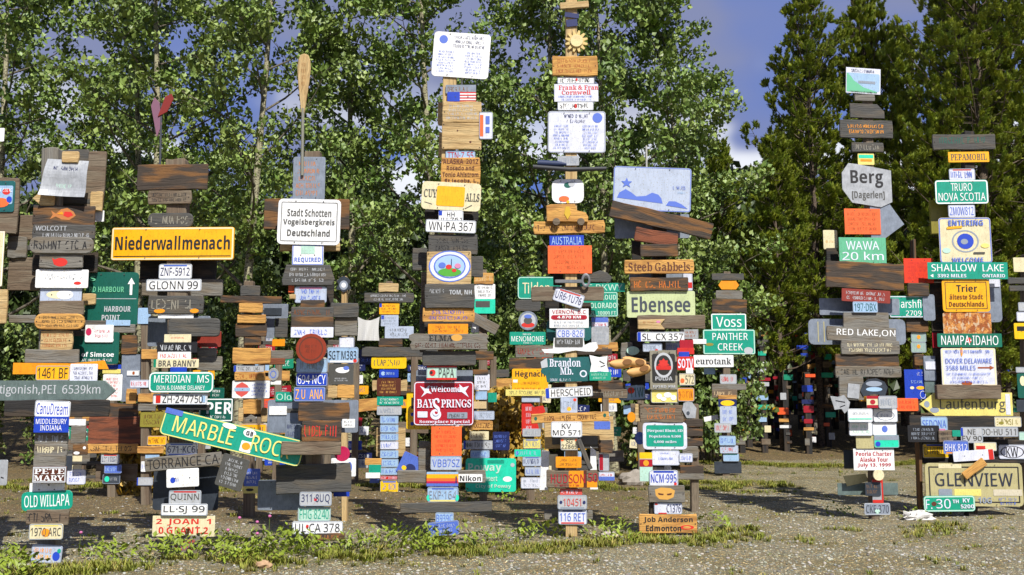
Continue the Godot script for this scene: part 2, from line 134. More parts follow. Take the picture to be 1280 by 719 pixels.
[-1.637,1.966,-9.659,1.5,0,0.15,0.111,0.004,0.016,"m:d8dcea","license_plate","pale lilac licence plate between the dark trapezoid board and the red brown disc","licence plate",[],[["b",0.002,0.006,"8c96a4"],["k",-0.316]],0],
[-1.672,1.839,-9.65,1.5,0,0.308,0.158,0.004,0.022,"m:9cbcdc","license_plate","light blue licence plate reading SGT M383","licence plate",[],[["r",0,-0.063,0.246,0.019,"eceeee",0,"stripe"],["b",0.002,0.006,"8c96a4"],["e",0.123,-0.055,0.018,0.019,"cc2a20","emblem"],["t","SGT M383",0,0,0.271,0.082,"1e1e20",1],["k",-0.276]],0],
[-1.933,1.596,-9.462,1.5,0,0.301,0.131,0.004,0.018,"m:1840b8","license_plate","blue licence plate reading 694 NCY","licence plate",[],[["b",0.002,0.006,"8c96a4"],["t","694·NCY",0,0,0.265,0.086,"eceeee",1]],0],
[-1.952,1.454,-9.462,1.5,0,0.301,0.138,0.004,0.019,"m:5470c8","license_plate","periwinkle blue licence plate reading Z U ANA","licence plate",[],[["b",0.002,0.006,"8c96a4"],["t","Z U  ANA",0,0,0.265,0.091,"fab40c",1]],0],
[-1.952,1.24,-9.651,1.5,0,0.886,0.319,0.006,0.022,"v:8c96a4","painted_sign","wide bare grey metal sheet behind dark planks","sign",[],[],0],
[-1.685,1.65,-9.658,1.5,0,0.244,0.204,0.006,0.014,"m:50504c","painted_sign","dark grey picture with a white and blue bird","sign",[],[["e",0.012,0.041,0.068,0.029,"eceeee","emblem"],["e",0.049,0.061,0.029,0.02,"5470c8","emblem"],["s",2,0,-0.051,0.147,0.041,"b4b8bc"],["k",-0.259]],0],
[-1.765,1.478,-9.656,1.5,0,0.102,0.125,0.024,0.006,"w:wt","wooden_plank","small pale tan plank between the 694 NCY plate and the Z U ANA plate","plank",[],[["k",-0.173]],0],
[-1.636,1.482,-9.659,1.5,0,0.173,0.133,0.024,0.006,"w:wo","wooden_plank","small orange varnished plank between the 694 NCY plate and the Z U ANA plate","plank",[],[["k",-0.301]],0],
[-2.291,1.295,-9.631,1.5,0,0.172,0.086,0.006,0.006,"m:eceeee","painted_sign","small blank white note on grey metal","sign",[],[["k",0.352]],0],
[-2.236,1.431,-9.633,1.5,0,0.165,0.094,0.006,0.007,"m:0a9a80","painted_sign","green tag reading Old","sign",[],[["t","Old",0,0,0.145,0.064,"b4d8c8",1],["k",0.294]],0],
[-1.81,1.289,-9.466,1.5,0,0.491,0.175,0.024,0.006,"w:wr","wooden_plank","dark plank with bright orange bare wood in its middle","plank",[],[],0],
[-2.141,1.105,-9.635,1.5,0,0.149,0.186,0.006,0.01,"v:8c96a4","painted_sign","small bare grey metal tag with navy letters below the Old sign","sign",[],[["s",2,0,0,0.125,0.141,"16245c"],["k",0.209]],0],
[-1.789,1.11,-9.266,1.5,0,0.367,0.193,0.024,0.006,"w:wr","wooden_plank","dark peeling brown plank with bright red letters below the Old sign","plank",[],[["s",1,0,0,0.309,0.12,"cc2a20"]],0],
[-1.882,0.95,-9.264,1.5,0,0.561,0.126,0.024,0.006,"w:wb","wooden_plank","brown plank between the Old sign and the big dark plank","plank",[],[],0],
[-1.567,1.176,-9.443,1.5,0,0.123,0.083,0.006,0.006,"m:eceeee","painted_sign","small white tag with dark grey letters between the Old sign and the big dark plank","sign",[],[["s",2,0,0,0.103,0.063,"50504c"]],0],
[-1.644,0.746,-9.659,1.5,0,0.242,0.177,0.006,0.012,"m:eceeee","painted_sign","white sign with periwinkle blue spot between the Old sign and the big dark plank","sign",[],[["e",0.06,0,0.024,0.053,"5470c8","emblem"],["k",-0.276]],0],
[-1.659,0.516,-9.659,1.5,0,0.155,0.099,0.006,0.007,"m:1840b8","painted_sign","small blue tag between the big dark plank and the 311 8UQ plate","sign",[],[["k",-0.255]],0],
[-1.62,0.889,-9.442,1.5,0,0.145,0.143,0.02,0,"m:b81850","sign_ornament","small round magenta disc beside a dark plank","ornament",[0.072,0,0.069,-0.022,0.059,-0.042,0.043,-0.058,0.022,-0.068,0,-0.071,-0.022,-0.068,-0.043,-0.058,-0.059,-0.042,-0.069,-0.022,-0.072,0,-0.069,0.022,-0.059,0.042,-0.043,0.058,-0.022,0.068,0,0.071,0.022,0.068,0.043,0.058,0.059,0.042,0.069,0.022],[],0],
[-2.241,0.482,-9.643,1.5,0,0.451,0.29,0.006,0.02,"v:8c96a4","painted_sign","blank blue-grey metal sheet near the 311 plate","sign",[],[["k",0.321]],0],
[-1.895,0.655,-9.463,1.5,2,0.716,0.277,0.024,0.006,"w:wd","wooden_plank","big dark plank above the 311 plate","plank",[],[],0],
[-1.865,0.465,-9.435,1.5,0,0.304,0.134,0.004,0.019,"m:b4b8bc","license_plate","light grey licence plate reading 311 8UQ","licence plate",[],[["b",0.002,0.006,"8c96a4"],["e",0,-0.007,0.015,0.013,"cc2a20","emblem"],["t","311·8UQ",0,0,0.267,0.089,"16245c",1]],0],
[-1.88,0.32,-9.464,1.5,0,0.312,0.134,0.004,0.019,"m:b4d8c8","license_plate","mint licence plate reading FHG 8240","licence plate",[],[["b",0.002,0.006,"8c96a4"],["t","FHG 8240",0,0,0.274,0.089,"0a9a80",1]],0],
[-1.847,0.194,-9.465,1.5,0,0.478,0.119,0.004,0.017,"m:eceeee","license_plate","white licence plate reading UL CA 378","licence plate",[],[["b",0.002,0.006,"8c96a4"],["e",-0.096,0.012,0.014,0.018,"cc2a20","emblem"],["t","UL·CA 378",0,0,0.421,0.078,"1e1e20",1]],0],
[-1.718,0.112,-9.459,1.5,0,0.265,0.067,0.024,0.006,"w:wr","wooden_plank","dark peeling brown plank with orange letters below the UL CA 378 plate","plank",[],[["s",1,0,0,0.222,0.041,"b8743c"]],0],
[-2.296,0.016,-9.642,1.5,0,0.239,0.12,0.024,0.006,"w:wg","wooden_plank","small grey carved board propped in the weeds","plank",[],[["s",1,0,0,0.201,0.075,"b4b8bc"]],0],
[-1.985,2.754,-11.434,0,0,0.179,0.199,0.008,0,"v:3c444e","sign_ornament","blue-grey star shaped badge on a thin post","ornament",[-0.045,0.08,0,0.1,0.045,0.08,0.081,0.04,0.063,0,0.09,-0.05,0.045,-0.07,0,-0.1,-0.036,-0.07,-0.09,-0.06,-0.063,0,-0.081,0.04],[["e",0,-0.01,0.05,0.056,"8c96a4","emblem"],["e",0,-0.01,0.027,0.03,"eceeee","emblem"]],0],
[-2.956,2.499,-12.123,0,0,0.329,0.18,0.006,0.013,"v:8c96a4","painted_sign","bare grey metal sign between the long roof plank and the orange grained plank","sign",[],[["k",-0.311]],0],
[-3.002,2.289,-12.112,0,0,0.099,0.259,0.006,0.007,"v:8c96a4","painted_sign","small bare grey metal tag between the long roof plank and the orange grained plank","sign",[],[["k",-0.257]],0],
[-3.217,2.732,-11.934,0,0,0.246,0.128,0.024,0.006,"w:wd","wooden_plank","small dark weathered plank above the long roof plank","plank",[],[],0],
[-3.196,2.62,-11.905,0,-1,0.754,0.089,0.024,0.006,"w:wr","wooden_plank","long dark roof plank with an orange underside streak","plank",[],[],0],
[-3.19,2.515,-11.876,0,0,0.293,0.118,0.024,0.006,"w:wo","wooden_plank","orange varnished plank between the long roof plank and the orange grained plank","plank",[],[],0],
[-2.978,2.493,-12.112,0,0,0.219,0.09,0.006,0.006,"v:3c444e","painted_sign","small dark blue-grey tag between the long roof plank and the orange grained plank","sign",[],[["k",-0.287]],0],
[-3.183,2.385,-11.901,0,0,0.351,0.108,0.024,0.006,"w:wo","wooden_plank","orange varnished plank between the long roof plank and the orange grained plank","plank",[],[],0],
[-3.19,2.249,-11.926,0,0,0.381,0.166,0.024,0.006,"w:wr","wooden_plank","dark peeling brown plank between the long roof plank and the orange grained plank","plank",[],[],0],
[-2.871,2.288,-12.123,0,0,0.159,0.239,0.024,0.006,"w:wd","wooden_plank","small dark weathered plank between the long roof plank and the orange grained plank","plank",[],[["k",-0.385]],0],
[-3.169,2.113,-11.934,0,0,0.205,0.107,0.024,0.006,"w:wr","wooden_plank","small dark peeling brown plank between the long roof plank and the orange grained plank","plank",[],[],0],
[-2.9,2.106,-12.123,0,0,0.159,0.089,0.006,0.006,"m:eb960c","painted_sign","small amber tag between the long roof plank and the orange grained plank","sign",[],[["k",-0.355]],0],
[-2.852,1.956,-12.123,0,0,0.277,0.109,0.024,0.006,"w:wg","wooden_plank","weathered grey plank between the long roof plank and the red hexagon sign","plank",[],[["k",-0.393]],0],
[-2.957,1.871,-12.094,0,0,0.306,0.079,0.024,0.006,"w:rb_","wooden_plank","red brown plank between the orange grained plank and the red hexagon sign","plank",[],[["k",-0.28]],0],
[-3.178,1.933,-11.934,0,0,0.468,0.195,0.024,0.006,"w:wo","wooden_plank","orange grained plank above a small euro plate","plank",[],[],0],
[-3.208,1.778,-11.934,0,0,0.371,0.078,0.004,0.011,"m:b4b8bc","license_plate","light grey licence plate with dark grey letters below the orange grained plank","licence plate",[],[["b",0.002,0.006,"8c96a4"],["r",-0.169,0,0.026,0.075,"1840b8",0,"country_band"],["s",1,0,0,0.311,0.048,"50504c"]],0],
[-3.19,1.685,-11.934,0,0,0.37,0.107,0.024,0.006,"w:wo","wooden_plank","orange varnished plank with rusty letters between the orange grained plank and the red hexagon sign","plank",[],[["s",1,0,0,0.31,0.066,"9c4a14"]],0],
[-3.175,1.526,-11.934,0,0,0.457,0.213,0.006,0.015,"m:eceeee","painted_sign","white sign with red hexagon and blue print","sign",[],[["p",[-0.201,0,-0.174,0.053,-0.11,0.089,-0.046,0.053,-0.009,0,-0.046,-0.053,-0.11,-0.092,-0.174,-0.053],"cc5048","emblem"],["r",-0.105,0,0.189,0.042,"9cbcdc",0,"stripe"],["s",4,0.105,0,0.206,0.16,"5470c8"]],0],
[-2.951,1.714,-12.123,0,0,0.129,0.158,0.02,0,"v:b4b8bc","sign_ornament","small round white badge beside the euro plate","ornament",[0.064,0,0.061,-0.024,0.052,-0.046,0.038,-0.064,0.02,-0.075,0,-0.079,-0.02,-0.075,-0.038,-0.064,-0.052,-0.046,-0.061,-0.024,-0.064,0,-0.061,0.024,-0.052,0.046,-0.038,0.064,-0.02,0.075,0,0.079,0.02,0.075,0.038,0.064,0.052,0.046,0.061,0.024],[["g",0,0,0.039,0.047,0.733,"5470c8"],["k",-0.29]],0],
[-2.921,1.611,-12.123,0,0,0.129,0.049,0.006,0.003,"m:eceeee","painted_sign","small white tag between the orange grained plank and the red hexagon sign","sign",[],[["k",-0.319]],0],
[-3.154,1.313,-11.934,0,0,0.223,0.173,0.024,0.006,"w:wo","wooden_plank","small orange varnished plank below the red hexagon sign","plank",[],[],0],
[-3.279,1.223,-11.905,0,0,0.068,0.163,0.024,0.006,"w:wt","wooden_plank","small pale tan plank below the red hexagon sign","plank",[],[],0],
[-3.049,1.214,-12.123,0,0,0.079,0.176,0.024,0.006,"w:wt","wooden_plank","small pale tan plank below the red hexagon sign","plank",[],[["k",-0.177]],0],
[-3.161,1.164,-11.934,0,0,0.145,0.125,0.018,0,"w:wg","wooden_plank","tiny grey birdhouse board with a round hole","plank",[-0.073,0.012,0,0.062,0.073,0.012,0.073,-0.062,-0.073,-0.062],[["e",0,-0.012,0.017,0.017,"1e1e20","emblem"]],0],
[-3.135,1.035,-11.91,0,0,0.338,0.153,0.004,0.021,"m:fab40c","license_plate","yellow licence plate with navy letters below the red hexagon sign","licence plate",[],[["b",0.002,0.006,"8c96a4"],["s",1,0,0,0.284,0.095,"16245c"]],0],
[-3.128,0.472,-11.934,0,0,0.193,0.208,0.006,0.013,"m:5470c8","painted_sign","blue panel with white print above a yellow tag","sign",[],[["s",3,0,0,0.162,0.158,"eceeee"]],0],
[-3.134,0.326,-11.934,0,0,0.192,0.085,0.006,0.006,"m:e6d878","painted_sign","pale yellow tag with a black car shape","sign",[],[["e",-0.019,0,0.048,0.017,"1e1e20","emblem"]],0],
[-5.831,1.249,-14.434,0,0,0.715,0.209,0.024,0.006,"w:wr","wooden_plank","dark peeling brown plank above the big red brown plank","plank",[],[],0],
[-5.799,0.954,-14.405,0,0,0.77,0.404,0.024,0.006,"w:rb_","wooden_plank","big red brown plank with fine grain behind the long arrow","plank",[],[],0],
[-5.81,0.696,-14.376,0,0,0.744,0.138,0.024,0.006,"w:wo","wooden_plank","orange varnished plank with black letters below the big red brown plank","plank",[],[["s",1,0,0,0.625,0.085,"1e1e20"]],0],
[-5.824,0.336,-14.595,0,0,0.612,0.255,0.024,0.006,"w:wb","wooden_plank","brown plank below the big red brown plank","plank",[],[],0],
[-5.843,0.545,-14.38,0,0,0.267,0.138,0.004,0.019,"m:b4b8bc","license_plate","light grey licence plate with navy letters below the big red brown plank","licence plate",[],[["r",0,0.055,0.187,0.017,"cc2a20",0,"stripe"],["b",0.002,0.006,"8c96a4"],["s",1,0,0,0.225,0.085,"16245c"]],0],
[-5.805,0.4,-14.405,0,0,0.256,0.126,0.004,0.018,"m:5470c8","license_plate","periwinkle blue licence plate with light blue letters below the big red brown plank","licence plate",[],[["b",0.002,0.006,"8c96a4"],["s",1,0,0,0.215,0.078,"9cbcdc"]],0],
[-5.833,0.255,-14.434,0,0,0.256,0.138,0.004,0.019,"m:3c444e","license_plate","small dark plate with bright green spot","licence plate",[],[["b",0.002,0.006,"8c96a4"],["e",-0.064,0,0.036,0.041,"22d4ae","emblem"],["s",1,0.038,0,0.102,0.055,"b4b8bc"]],0],
[-6.267,0.68,-14.347,0,0,0.22,0.149,0.024,0.006,"w:wr","wooden_plank","small dark peeling brown plank with white spot below the big red brown plank","plank",[],[["e",-0.044,-0.045,0.044,0.022,"eceeee","emblem"],["e",0.066,0.03,0.022,0.022,"eceeee","emblem"]],0],
[-6.421,0.463,-14.595,0,0,0.153,0.233,0.006,0.011,"m:e2d8b0","painted_sign","small cream tag below the big red brown plank","sign",[],[["k",0.53]],0],
[-6.413,0.272,-14.585,0,0,0.282,0.22,0.004,0.031,"m:d8dcea","license_plate","pale lilac licence plate with periwinkle blue letters below the big red brown plank","licence plate",[],[["b",0.002,0.006,"8c96a4"],["s",2,0,0,0.237,0.167,"5470c8"],["k",0.536]],0],
[-6.452,1.07,-14.595,0,0,0.273,0.094,0.006,0.007,"m:eceeee","painted_sign","small white tag above the big red brown plank","sign",[],[["k",0.529]],0],
[-6.411,0.895,-14.595,0,0,0.225,0.257,0.024,0.006,"w:wg","wooden_plank","small weathered grey plank below the big red brown plank","plank",[],[["k",0.506]],0],
[-6.537,0.476,-14.576,0,0,0.118,0.209,0.006,0.008,"v:3c444e","painted_sign","small dark blue-grey tag below the big red brown plank","sign",[],[["k",0.653]],0],
[-5.331,2.163,-13.605,0,0,0.223,0.267,0.024,0.006,"w:wr","wooden_plank","small rusty brown plank on the rear signpost with the tall grey metal panel","plank",[],[["k",0.244]],0],
[-5.29,1.703,-13.605,0,0,0.278,0.652,0.006,0.019,"v:8c96a4","painted_sign","tall grey metal panel with two small plates","sign",[],[["k",0.216]],0],
[-5.262,1.769,-13.594,0,0,0.178,0.077,0.004,0.011,"m:eceeee","license_plate","white licence plate with rusty spot on the rear signpost with the tall grey metal panel","licence plate",[],[["b",0.002,0.006,"8c96a4"],["e",0.009,0,0.018,0.023,"9c4a14","emblem"],["k",0.189]],0],
[-5.106,1.618,-13.434,0,0,0.263,0.109,0.004,0.015,"m:d8dcea","license_plate","pale lilac licence plate on rear signpost with the tall grey metal panel","licence plate",[],[["b",0.002,0.006,"8c96a4"],["s",1,0,0,0.221,0.068,"cc2a20"]],0],
[-5.267,1.449,-13.594,0,0,0.144,0.209,0.024,0.006,"w:wo","wooden_plank","small orange varnished plank on the rear signpost with the tall grey metal panel","plank",[],[["k",0.216]],0],
[-5.002,1.427,-13.434,0,0,0.218,0.119,0.024,0.006,"w:wo","wooden_plank","small orange varnished plank on the rear signpost with the tall grey metal panel","plank",[],[],0],
[-4.904,1.134,-13.434,0,0,0.338,0.205,0.006,0.014,"m:8c8430","painted_sign","olive sign with brown letters on the rear signpost with the tall grey metal panel","sign",[],[["s",2,0,0,0.284,0.156,"582a18"]],0],
[-4.833,0.849,-13.434,0,0,0.261,0.129,0.004,0.018,"m:fab40c","license_plate","yellow licence plate with brown letters on the rear signpost with the tall grey metal panel","licence plate",[],[["b",0.002,0.006,"8c96a4"],["s",1,0,0,0.219,0.08,"582a18"]],0],
[-4.913,0.726,-13.434,0,0,0.358,0.097,0.024,0.006,"w:wo","wooden_plank","orange varnished plank on the rear signpost with the tall grey metal panel","plank",[],[],0],
[-4.888,0.607,-13.434,0,0,0.196,0.118,0.004,0.017,"m:9cbcdc","license_plate","light blue licence plate on the rear signpost with the tall grey metal panel","licence plate",[],[["b",0.002,0.006,"8c96a4"]],0],
[-4.955,0.501,-13.425,0,0,0.152,0.139,0.006,0.01,"m:eceeee","painted_sign","small white tag on rear signpost with the tall grey metal panel","sign",[],[["s",1,0,0,0.128,0.086,"5470c8"]],0],
[-4.973,0.302,-13.434,0,0,0.217,0.107,0.004,0.015,"m:b4b8bc","license_plate","light grey licence plate on rear signpost with the tall grey metal panel","licence plate",[],[["b",0.002,0.006,"8c96a4"],["r",-0.099,0,0.015,0.103,"1840b8",0,"country_band"]],0],
[-4.978,2.022,-13.434,0,0,0.231,0.132,0.024,0.006,"w:wo","wooden_plank","small orange varnished plank on the rear signpost with the tall grey metal panel","plank",[],[],0],
[-4.986,1.297,-13.434,0,0,0.24,0.097,0.024,0.006,"w:wg","wooden_plank","small weathered grey plank on the rear signpost with the tall grey metal panel","plank",[],[],0],
[-5.079,2.552,-13.434,0,0,0.177,0.222,0.006,0.012,"m:9cbcdc","painted_sign","small light blue tag on the rear signpost with the tall grey metal panel","sign",[],[],0],
[-1.926,3.14,-15.134,0,0,0.312,0.138,0.024,0.006,"w:wt","wooden_plank","small pale tan plank above the bright yellow one-row sign","plank",[],[],0],
[-1.918,2.983,-15.134,0,0,0.772,0.15,0.024,0.006,"w:wd","wooden_plank","dark weathered plank with light grey letters above the bright yellow one-row sign","plank",[],[["s",2,0,0,0.649,0.114,"b4b8bc"]],0],
[-1.911,2.81,-15.134,0,0,0.311,0.175,0.006,0.012,"m:fab40c","painted_sign","small yellow tag with rusty letters above the bright yellow one-row sign","sign",[],[["r",-0.134,0.053,0.037,0.06,"1840b8",0,"sticker"],["s",3,0,0,0.261,0.133,"9c4a14"]],0],
[-1.902,2.623,-15.134,0,0,0.274,0.175,0.006,0.012,"m:b4c0d4","painted_sign","small pale blue tag with bare grey metal letters above the bright yellow one-row sign","sign",[],[["r",-0.109,0.052,0.043,0.06,"1840b8",0,"sticker"],["s",3,0,0,0.23,0.133,"8c96a4"]],0],
[-1.751,2.442,-15.134,0,0,0.447,0.186,0.006,0.013,"m:b4c0d4","painted_sign","pale blue sign with dark grey letters above the bright yellow one-row sign","sign",[],[["s",2,0,0,0.375,0.142,"50504c"]],0],
[-1.883,2.28,-15.134,0,0,0.372,0.136,0.024,0.006,"w:wr","wooden_plank","dark peeling brown plank above the bright yellow one-row sign","plank",[],[],0],
[-1.745,2.138,-15.134,0,0,1.163,0.148,0.024,0.006,"w:wd","wooden_plank","long thin dark plank crossing the rear plate column","plank",[],[],0],
[-2.246,2.065,-15.294,0,0,0.288,0.237,0.006,0.017,"m:16245c","painted_sign","small navy tag with periwinkle blue letters above the bright yellow one-row sign","sign",[],[["s",2,0,0,0.242,0.18,"5470c8"],["k",0.331]],0],
[-1.905,1.972,-15.134,0,0,0.544,0.185,0.006,0.037,"m:f2c400","painted_sign","bright yellow sign with one row of black letters","sign",[],[["s",1,0,0,0.457,0.115,"50504c"]],0],
[-1.903,1.805,-15.134,0,0,0.297,0.123,0.006,0.009,"m:1840b8","painted_sign","small blue tag with light blue spot below the bright yellow one-row sign","sign",[],[["e",-0.089,0,0.03,0.031,"9cbcdc","emblem"],["s",1,0.03,0,0.148,0.049,"9cbcdc"]],0],
[-1.906,1.623,-15.294,0,0,0.548,0.174,0.024,0.006,"w:wt","wooden_plank","pale tan plank below the bright yellow one-row sign","plank",[],[],0],
[-1.9,1.596,-15.134,0,0,0.37,0.27,0.006,0.019,"m:582a18","painted_sign","brown board with four rows of tan letters","sign",[],[["s",4,0,0,0.311,0.205,"cf9c48"]],0],
[-1.878,1.382,-15.134,0,0,0.406,0.135,0.006,0.009,"m:0a9a80","painted_sign","green tag with white letters below the bright yellow one-row sign","sign",[],[["s",2,0,0,0.341,0.102,"eceeee"]],0],
[-1.889,1.235,-15.134,0,0,0.381,0.134,0.004,0.019,"m:b4b8bc","license_plate","light grey licence plate with bare grey metal letters below the bright yellow one-row sign","licence plate",[],[["b",0.002,0.006,"8c96a4"],["s",1,0,0,0.32,0.083,"8c96a4"]],0],
[-1.875,0.749,-15.294,0,0,0.458,0.44,0.024,0.006,"w:wt","wooden_plank","pale tan plank below the bright yellow one-row sign","plank",[],[],0],
[-1.887,1.095,-15.134,0,0,0.283,0.122,0.004,0.017,"m:9cbcdc","license_plate","light blue licence plate with periwinkle blue letters below the bright yellow one-row sign","licence plate",[],[["b",0.002,0.006,"8c96a4"],["s",1,0,0,0.237,0.076,"5470c8"]],0],
[-1.885,0.961,-15.134,0,0,0.282,0.122,0.004,0.017,"m:9cbcdc","license_plate","light blue licence plate with periwinkle blue letters below the bright yellow one-row sign","licence plate",[],[["b",0.002,0.006,"8c96a4"],["s",1,0,0,0.237,0.075,"5470c8"]],0],
[-1.883,0.833,-15.134,0,0,0.282,0.109,0.004,0.015,"m:9cbcdc","license_plate","light blue licence plate with periwinkle blue letters below the bright yellow one-row sign","licence plate",[],[["b",0.002,0.006,"8c96a4"],["s",1,0,0,0.237,0.068,"5470c8"]],0],
[-1.881,0.706,-15.134,0,0,0.282,0.121,0.004,0.017,"m:d8dcea","license_plate","pale lilac licence plate with periwinkle blue letters below the bright yellow one-row sign","licence plate",[],[["b",0.002,0.006,"8c96a4"],["s",1,0,0,0.237,0.075,"5470c8"]],0],
[-1.879,0.573,-15.134,0,0,0.282,0.121,0.004,0.017,"m:9cbcdc","license_plate","light blue licence plate with periwinkle blue letters below the bright yellow one-row sign","licence plate",[],[["b",0.002,0.006,"8c96a4"],["s",1,0,0,0.237,0.075,"5470c8"]],0],
[-1.877,0.44,-15.134,0,0,0.281,0.121,0.004,0.017,"m:9cbcdc","license_plate","light blue licence plate with periwinkle blue letters below the bright yellow one-row sign","licence plate",[],[["b",0.002,0.006,"8c96a4"],["s",1,0,0,0.236,0.075,"5470c8"]],0],
[-1.876,0.314,-15.134,0,0,0.281,0.108,0.004,0.015,"m:9cbcdc","license_plate","light blue licence plate with periwinkle blue letters below the bright yellow one-row sign","licence plate",[],[["b",0.002,0.006,"8c96a4"],["s",1,0,0,0.236,0.067,"5470c8"]],0],
[-1.874,0.217,-15.134,0,0,0.281,0.06,0.004,0.008,"m:cc2a20","license_plate","bright red licence plate with pale lilac letters below the bright yellow one-row sign","licence plate",[],[["b",0.002,0.006,"8c96a4"],["s",1,0,0,0.236,0.037,"d8dcea"]],0],
[-1.872,0.085,-15.134,0,0,0.281,0.18,0.004,0.025,"m:f2c400","license_plate","bright yellow licence plate with periwinkle blue letters below the bright yellow one-row sign","licence plate",[],[["r",0,0.072,0.196,0.022,"5470c8",0,"stripe"],["b",0.002,0.006,"8c96a4"],["s",1,0,0,0.236,0.112,"5470c8"]],0],
[-2.118,0.46,-15.125,0,0,0.256,0.108,0.024,0.006,"w:wo","wooden_plank","small orange varnished plank below the bright yellow one-row sign","plank",[],[],0],
[-2.091,0.353,-15.096,0,0,0.183,0.132,0.006,0.009,"m:0a9a80","painted_sign","small green tag below the bright yellow one-row sign","sign",[],[],0],
[-2.118,0.257,-15.085,0,0,0.219,0.084,0.006,0.006,"m:eceeee","painted_sign","small white tag below the bright yellow one-row sign","sign",[],[],0],
[-2.121,0.163,-15.294,0,0,0.148,0.073,0.006,0.005,"m:5470c8","painted_sign","small periwinkle blue tag below the bright yellow one-row sign","sign",[],[["k",0.237]],0],
[-1.564,0.405,-15.125,0,-25,0.318,0.337,0.006,0.022,"m:5470c8","painted_sign","tilted blue sheet with navy blot behind grey plank","sign",[],[["e",0.032,-0.034,0.079,0.067,"16245c","emblem"],["e",-0.064,-0.067,0.038,0.034,"f2c400","emblem"]],0],
[-0.754,4.433,-10.134,0,0,0.077,0.254,0.024,0.006,"w:wt","wooden_plank","small pale tan plank between the white list board and the TTN Z 55 plate","plank",[],[["k",0.083]],0],
[-0.747,4.093,-10.134,0,0,0.068,0.269,0.024,0.006,"w:wt","wooden_plank","small pale tan plank between the white list board and the TTN Z 55 plate","plank",[],[["k",0.073]],0],
[-0.535,5.006,-9.934,0,-4,0.598,0.488,0.006,0.039,"m:eceeee","painted_sign","white board with blue disc and two printed lists crowning its post","sign",[],[["e",-0.197,0.161,0.045,0.046,"5470c8","emblem"],["s",3,0.078,0.146,0.371,0.146,"16245c"],["s",8,-0.155,-0.078,0.215,0.244,"5470c8"],["s",8,0.138,-0.078,0.215,0.244,"5470c8"]],0],
[-0.537,4.637,-9.934,0,0,0.319,0.095,0.006,0.007,"v:8c96a4","painted_sign","bare grey metal tag with brown letters below the white list board","sign",[],[["s",1,0,0,0.268,0.059,"7c5c3c"]],0],
[-0.527,4.552,-9.923,0,0,0.301,0.103,0.006,0.007,"m:cc2a20","painted_sign","small striped flag board with blue canton","sign",[],[["r",0,0.03,0.297,0.014,"eceeee",0,"stripe"],["r",0,0,0.297,0.014,"eceeee",0,"stripe"],["r",0,-0.03,0.297,0.014,"eceeee",0,"stripe"],["r",-0.084,0,0.131,0.102,"1840b8",0,"canton"]],0],
[-0.522,4.386,-9.934,0,0,0.409,0.223,0.024,0.006,"w:wt","wooden_plank","pale tan plank with light grey letters below the white list board","plank",[],[["s",4,0,0,0.344,0.17,"b4b8bc"]],0],
[-0.525,4.129,-9.934,0,0,0.416,0.29,0.024,0.006,"w:wt","wooden_plank","blank tan plywood board with knots","plank",[],[["e",0.092,-0.064,0.012,0.012,"582a18","emblem"],["e",-0.042,0.058,0.008,0.009,"582a18","emblem"]],0],
[-0.271,4.237,-9.903,0,0,0.142,0.291,0.004,0.02,"m:d8dcea","license_plate","upright pale plate with orange and blue stripes","licence plate",[],[["b",0.002,0.006,"8c96a4"],["r",-0.045,0,0.035,0.229,"f46a30",0,"sticker"],["r",0.017,0.058,0.042,0.086,"5470c8",0,"sticker"],["r",0.017,-0.046,0.042,0.063,"5470c8",0,"sticker"]],0],
[-0.537,3.926,-9.934,0,0,0.308,0.111,0.004,0.015,"m:9cbcdc","license_plate","light blue licence plate reading TTN Z 55","licence plate",[],[["b",0.002,0.006,"8c96a4"],["t","TTN·Z 55",0,0,0.271,0.073,"a80c24",1]],0],
[-0.534,3.753,-9.925,0,0,0.406,0.287,0.024,0.006,"w:wo","wooden_plank","tan plank with four rows of brown letters reading ALASKA 2012","plank",[],[["t","ALASKA  2012",0,0.103,0.365,0.052,"582a18",0],["t","Rosedo and",0,0.034,0.284,0.049,"582a18",0],["t","Tonio Ahlstrom",0,-0.034,0.373,0.049,"582a18",0],["t","St Jacobs, L",0,-0.103,0.325,0.049,"582a18",0]],0],
[-0.635,3.331,-10.134,0,0,0.564,0.12,0.024,0.006,"w:wk","wooden_plank","blackened plank between the cream sign with yellow notice and the HH JU 761 plate","plank",[],[],0],
[-0.627,3.485,-9.893,0,-3,0.61,0.294,0.006,0.044,"m:e2d8b0","painted_sign","cream sign with a yellow notice over its lettering","sign",[],[["r",-0.232,-0.082,0.084,0.009,"50504c",15,"sticker"],["r",0.183,-0.103,0.084,0.009,"50504c",-30,"sticker"],["r",-0.006,0,0.289,0.208,"fab40c",0,"notice"],["t","CUY",-0.214,0.023,0.134,0.082,"50504c",2],["t","ALLS",0.22,0,0.146,0.082,"50504c",2]],0],
[-0.628,3.265,-9.877,0,0,0.255,0.142,0.004,0.02,"m:eceeee","license_plate","white licence plate reading HH JU 761","licence plate",[],[["b",0.002,0.006,"8c96a4"],["r",-0.107,0.043,0.035,0.05,"1840b8",0,"country_band"],["t","HH",0,0.028,0.078,0.045,"1e1e20",1],["t","JU 761",0,-0.028,0.224,0.045,"1e1e20",1]],0],
[-0.627,3.167,-9.867,0,-2,0.516,0.133,0.004,0.019,"m:eceeee","license_plate","white licence plate reading WN PA 367","licence plate",[],[["b",0.002,0.006,"8c96a4"],["t","WN·PA 367",0,0,0.454,0.088,"1e1e20",1]],0],
[-0.967,2.863,-10.134,0,0,0.159,0.237,0.024,0.006,"w:wd","wooden_plank","small dark weathered plank between the WN PA 367 plate and the oval village seal","plank",[],[["k",0.282]],0],
[-0.368,2.787,-10.134,0,0,0.134,0.219,0.024,0.006,"w:wd","wooden_plank","small dark weathered plank between the WN PA 367 plate and the oval village seal","plank",[],[["k",-0.311]],0],
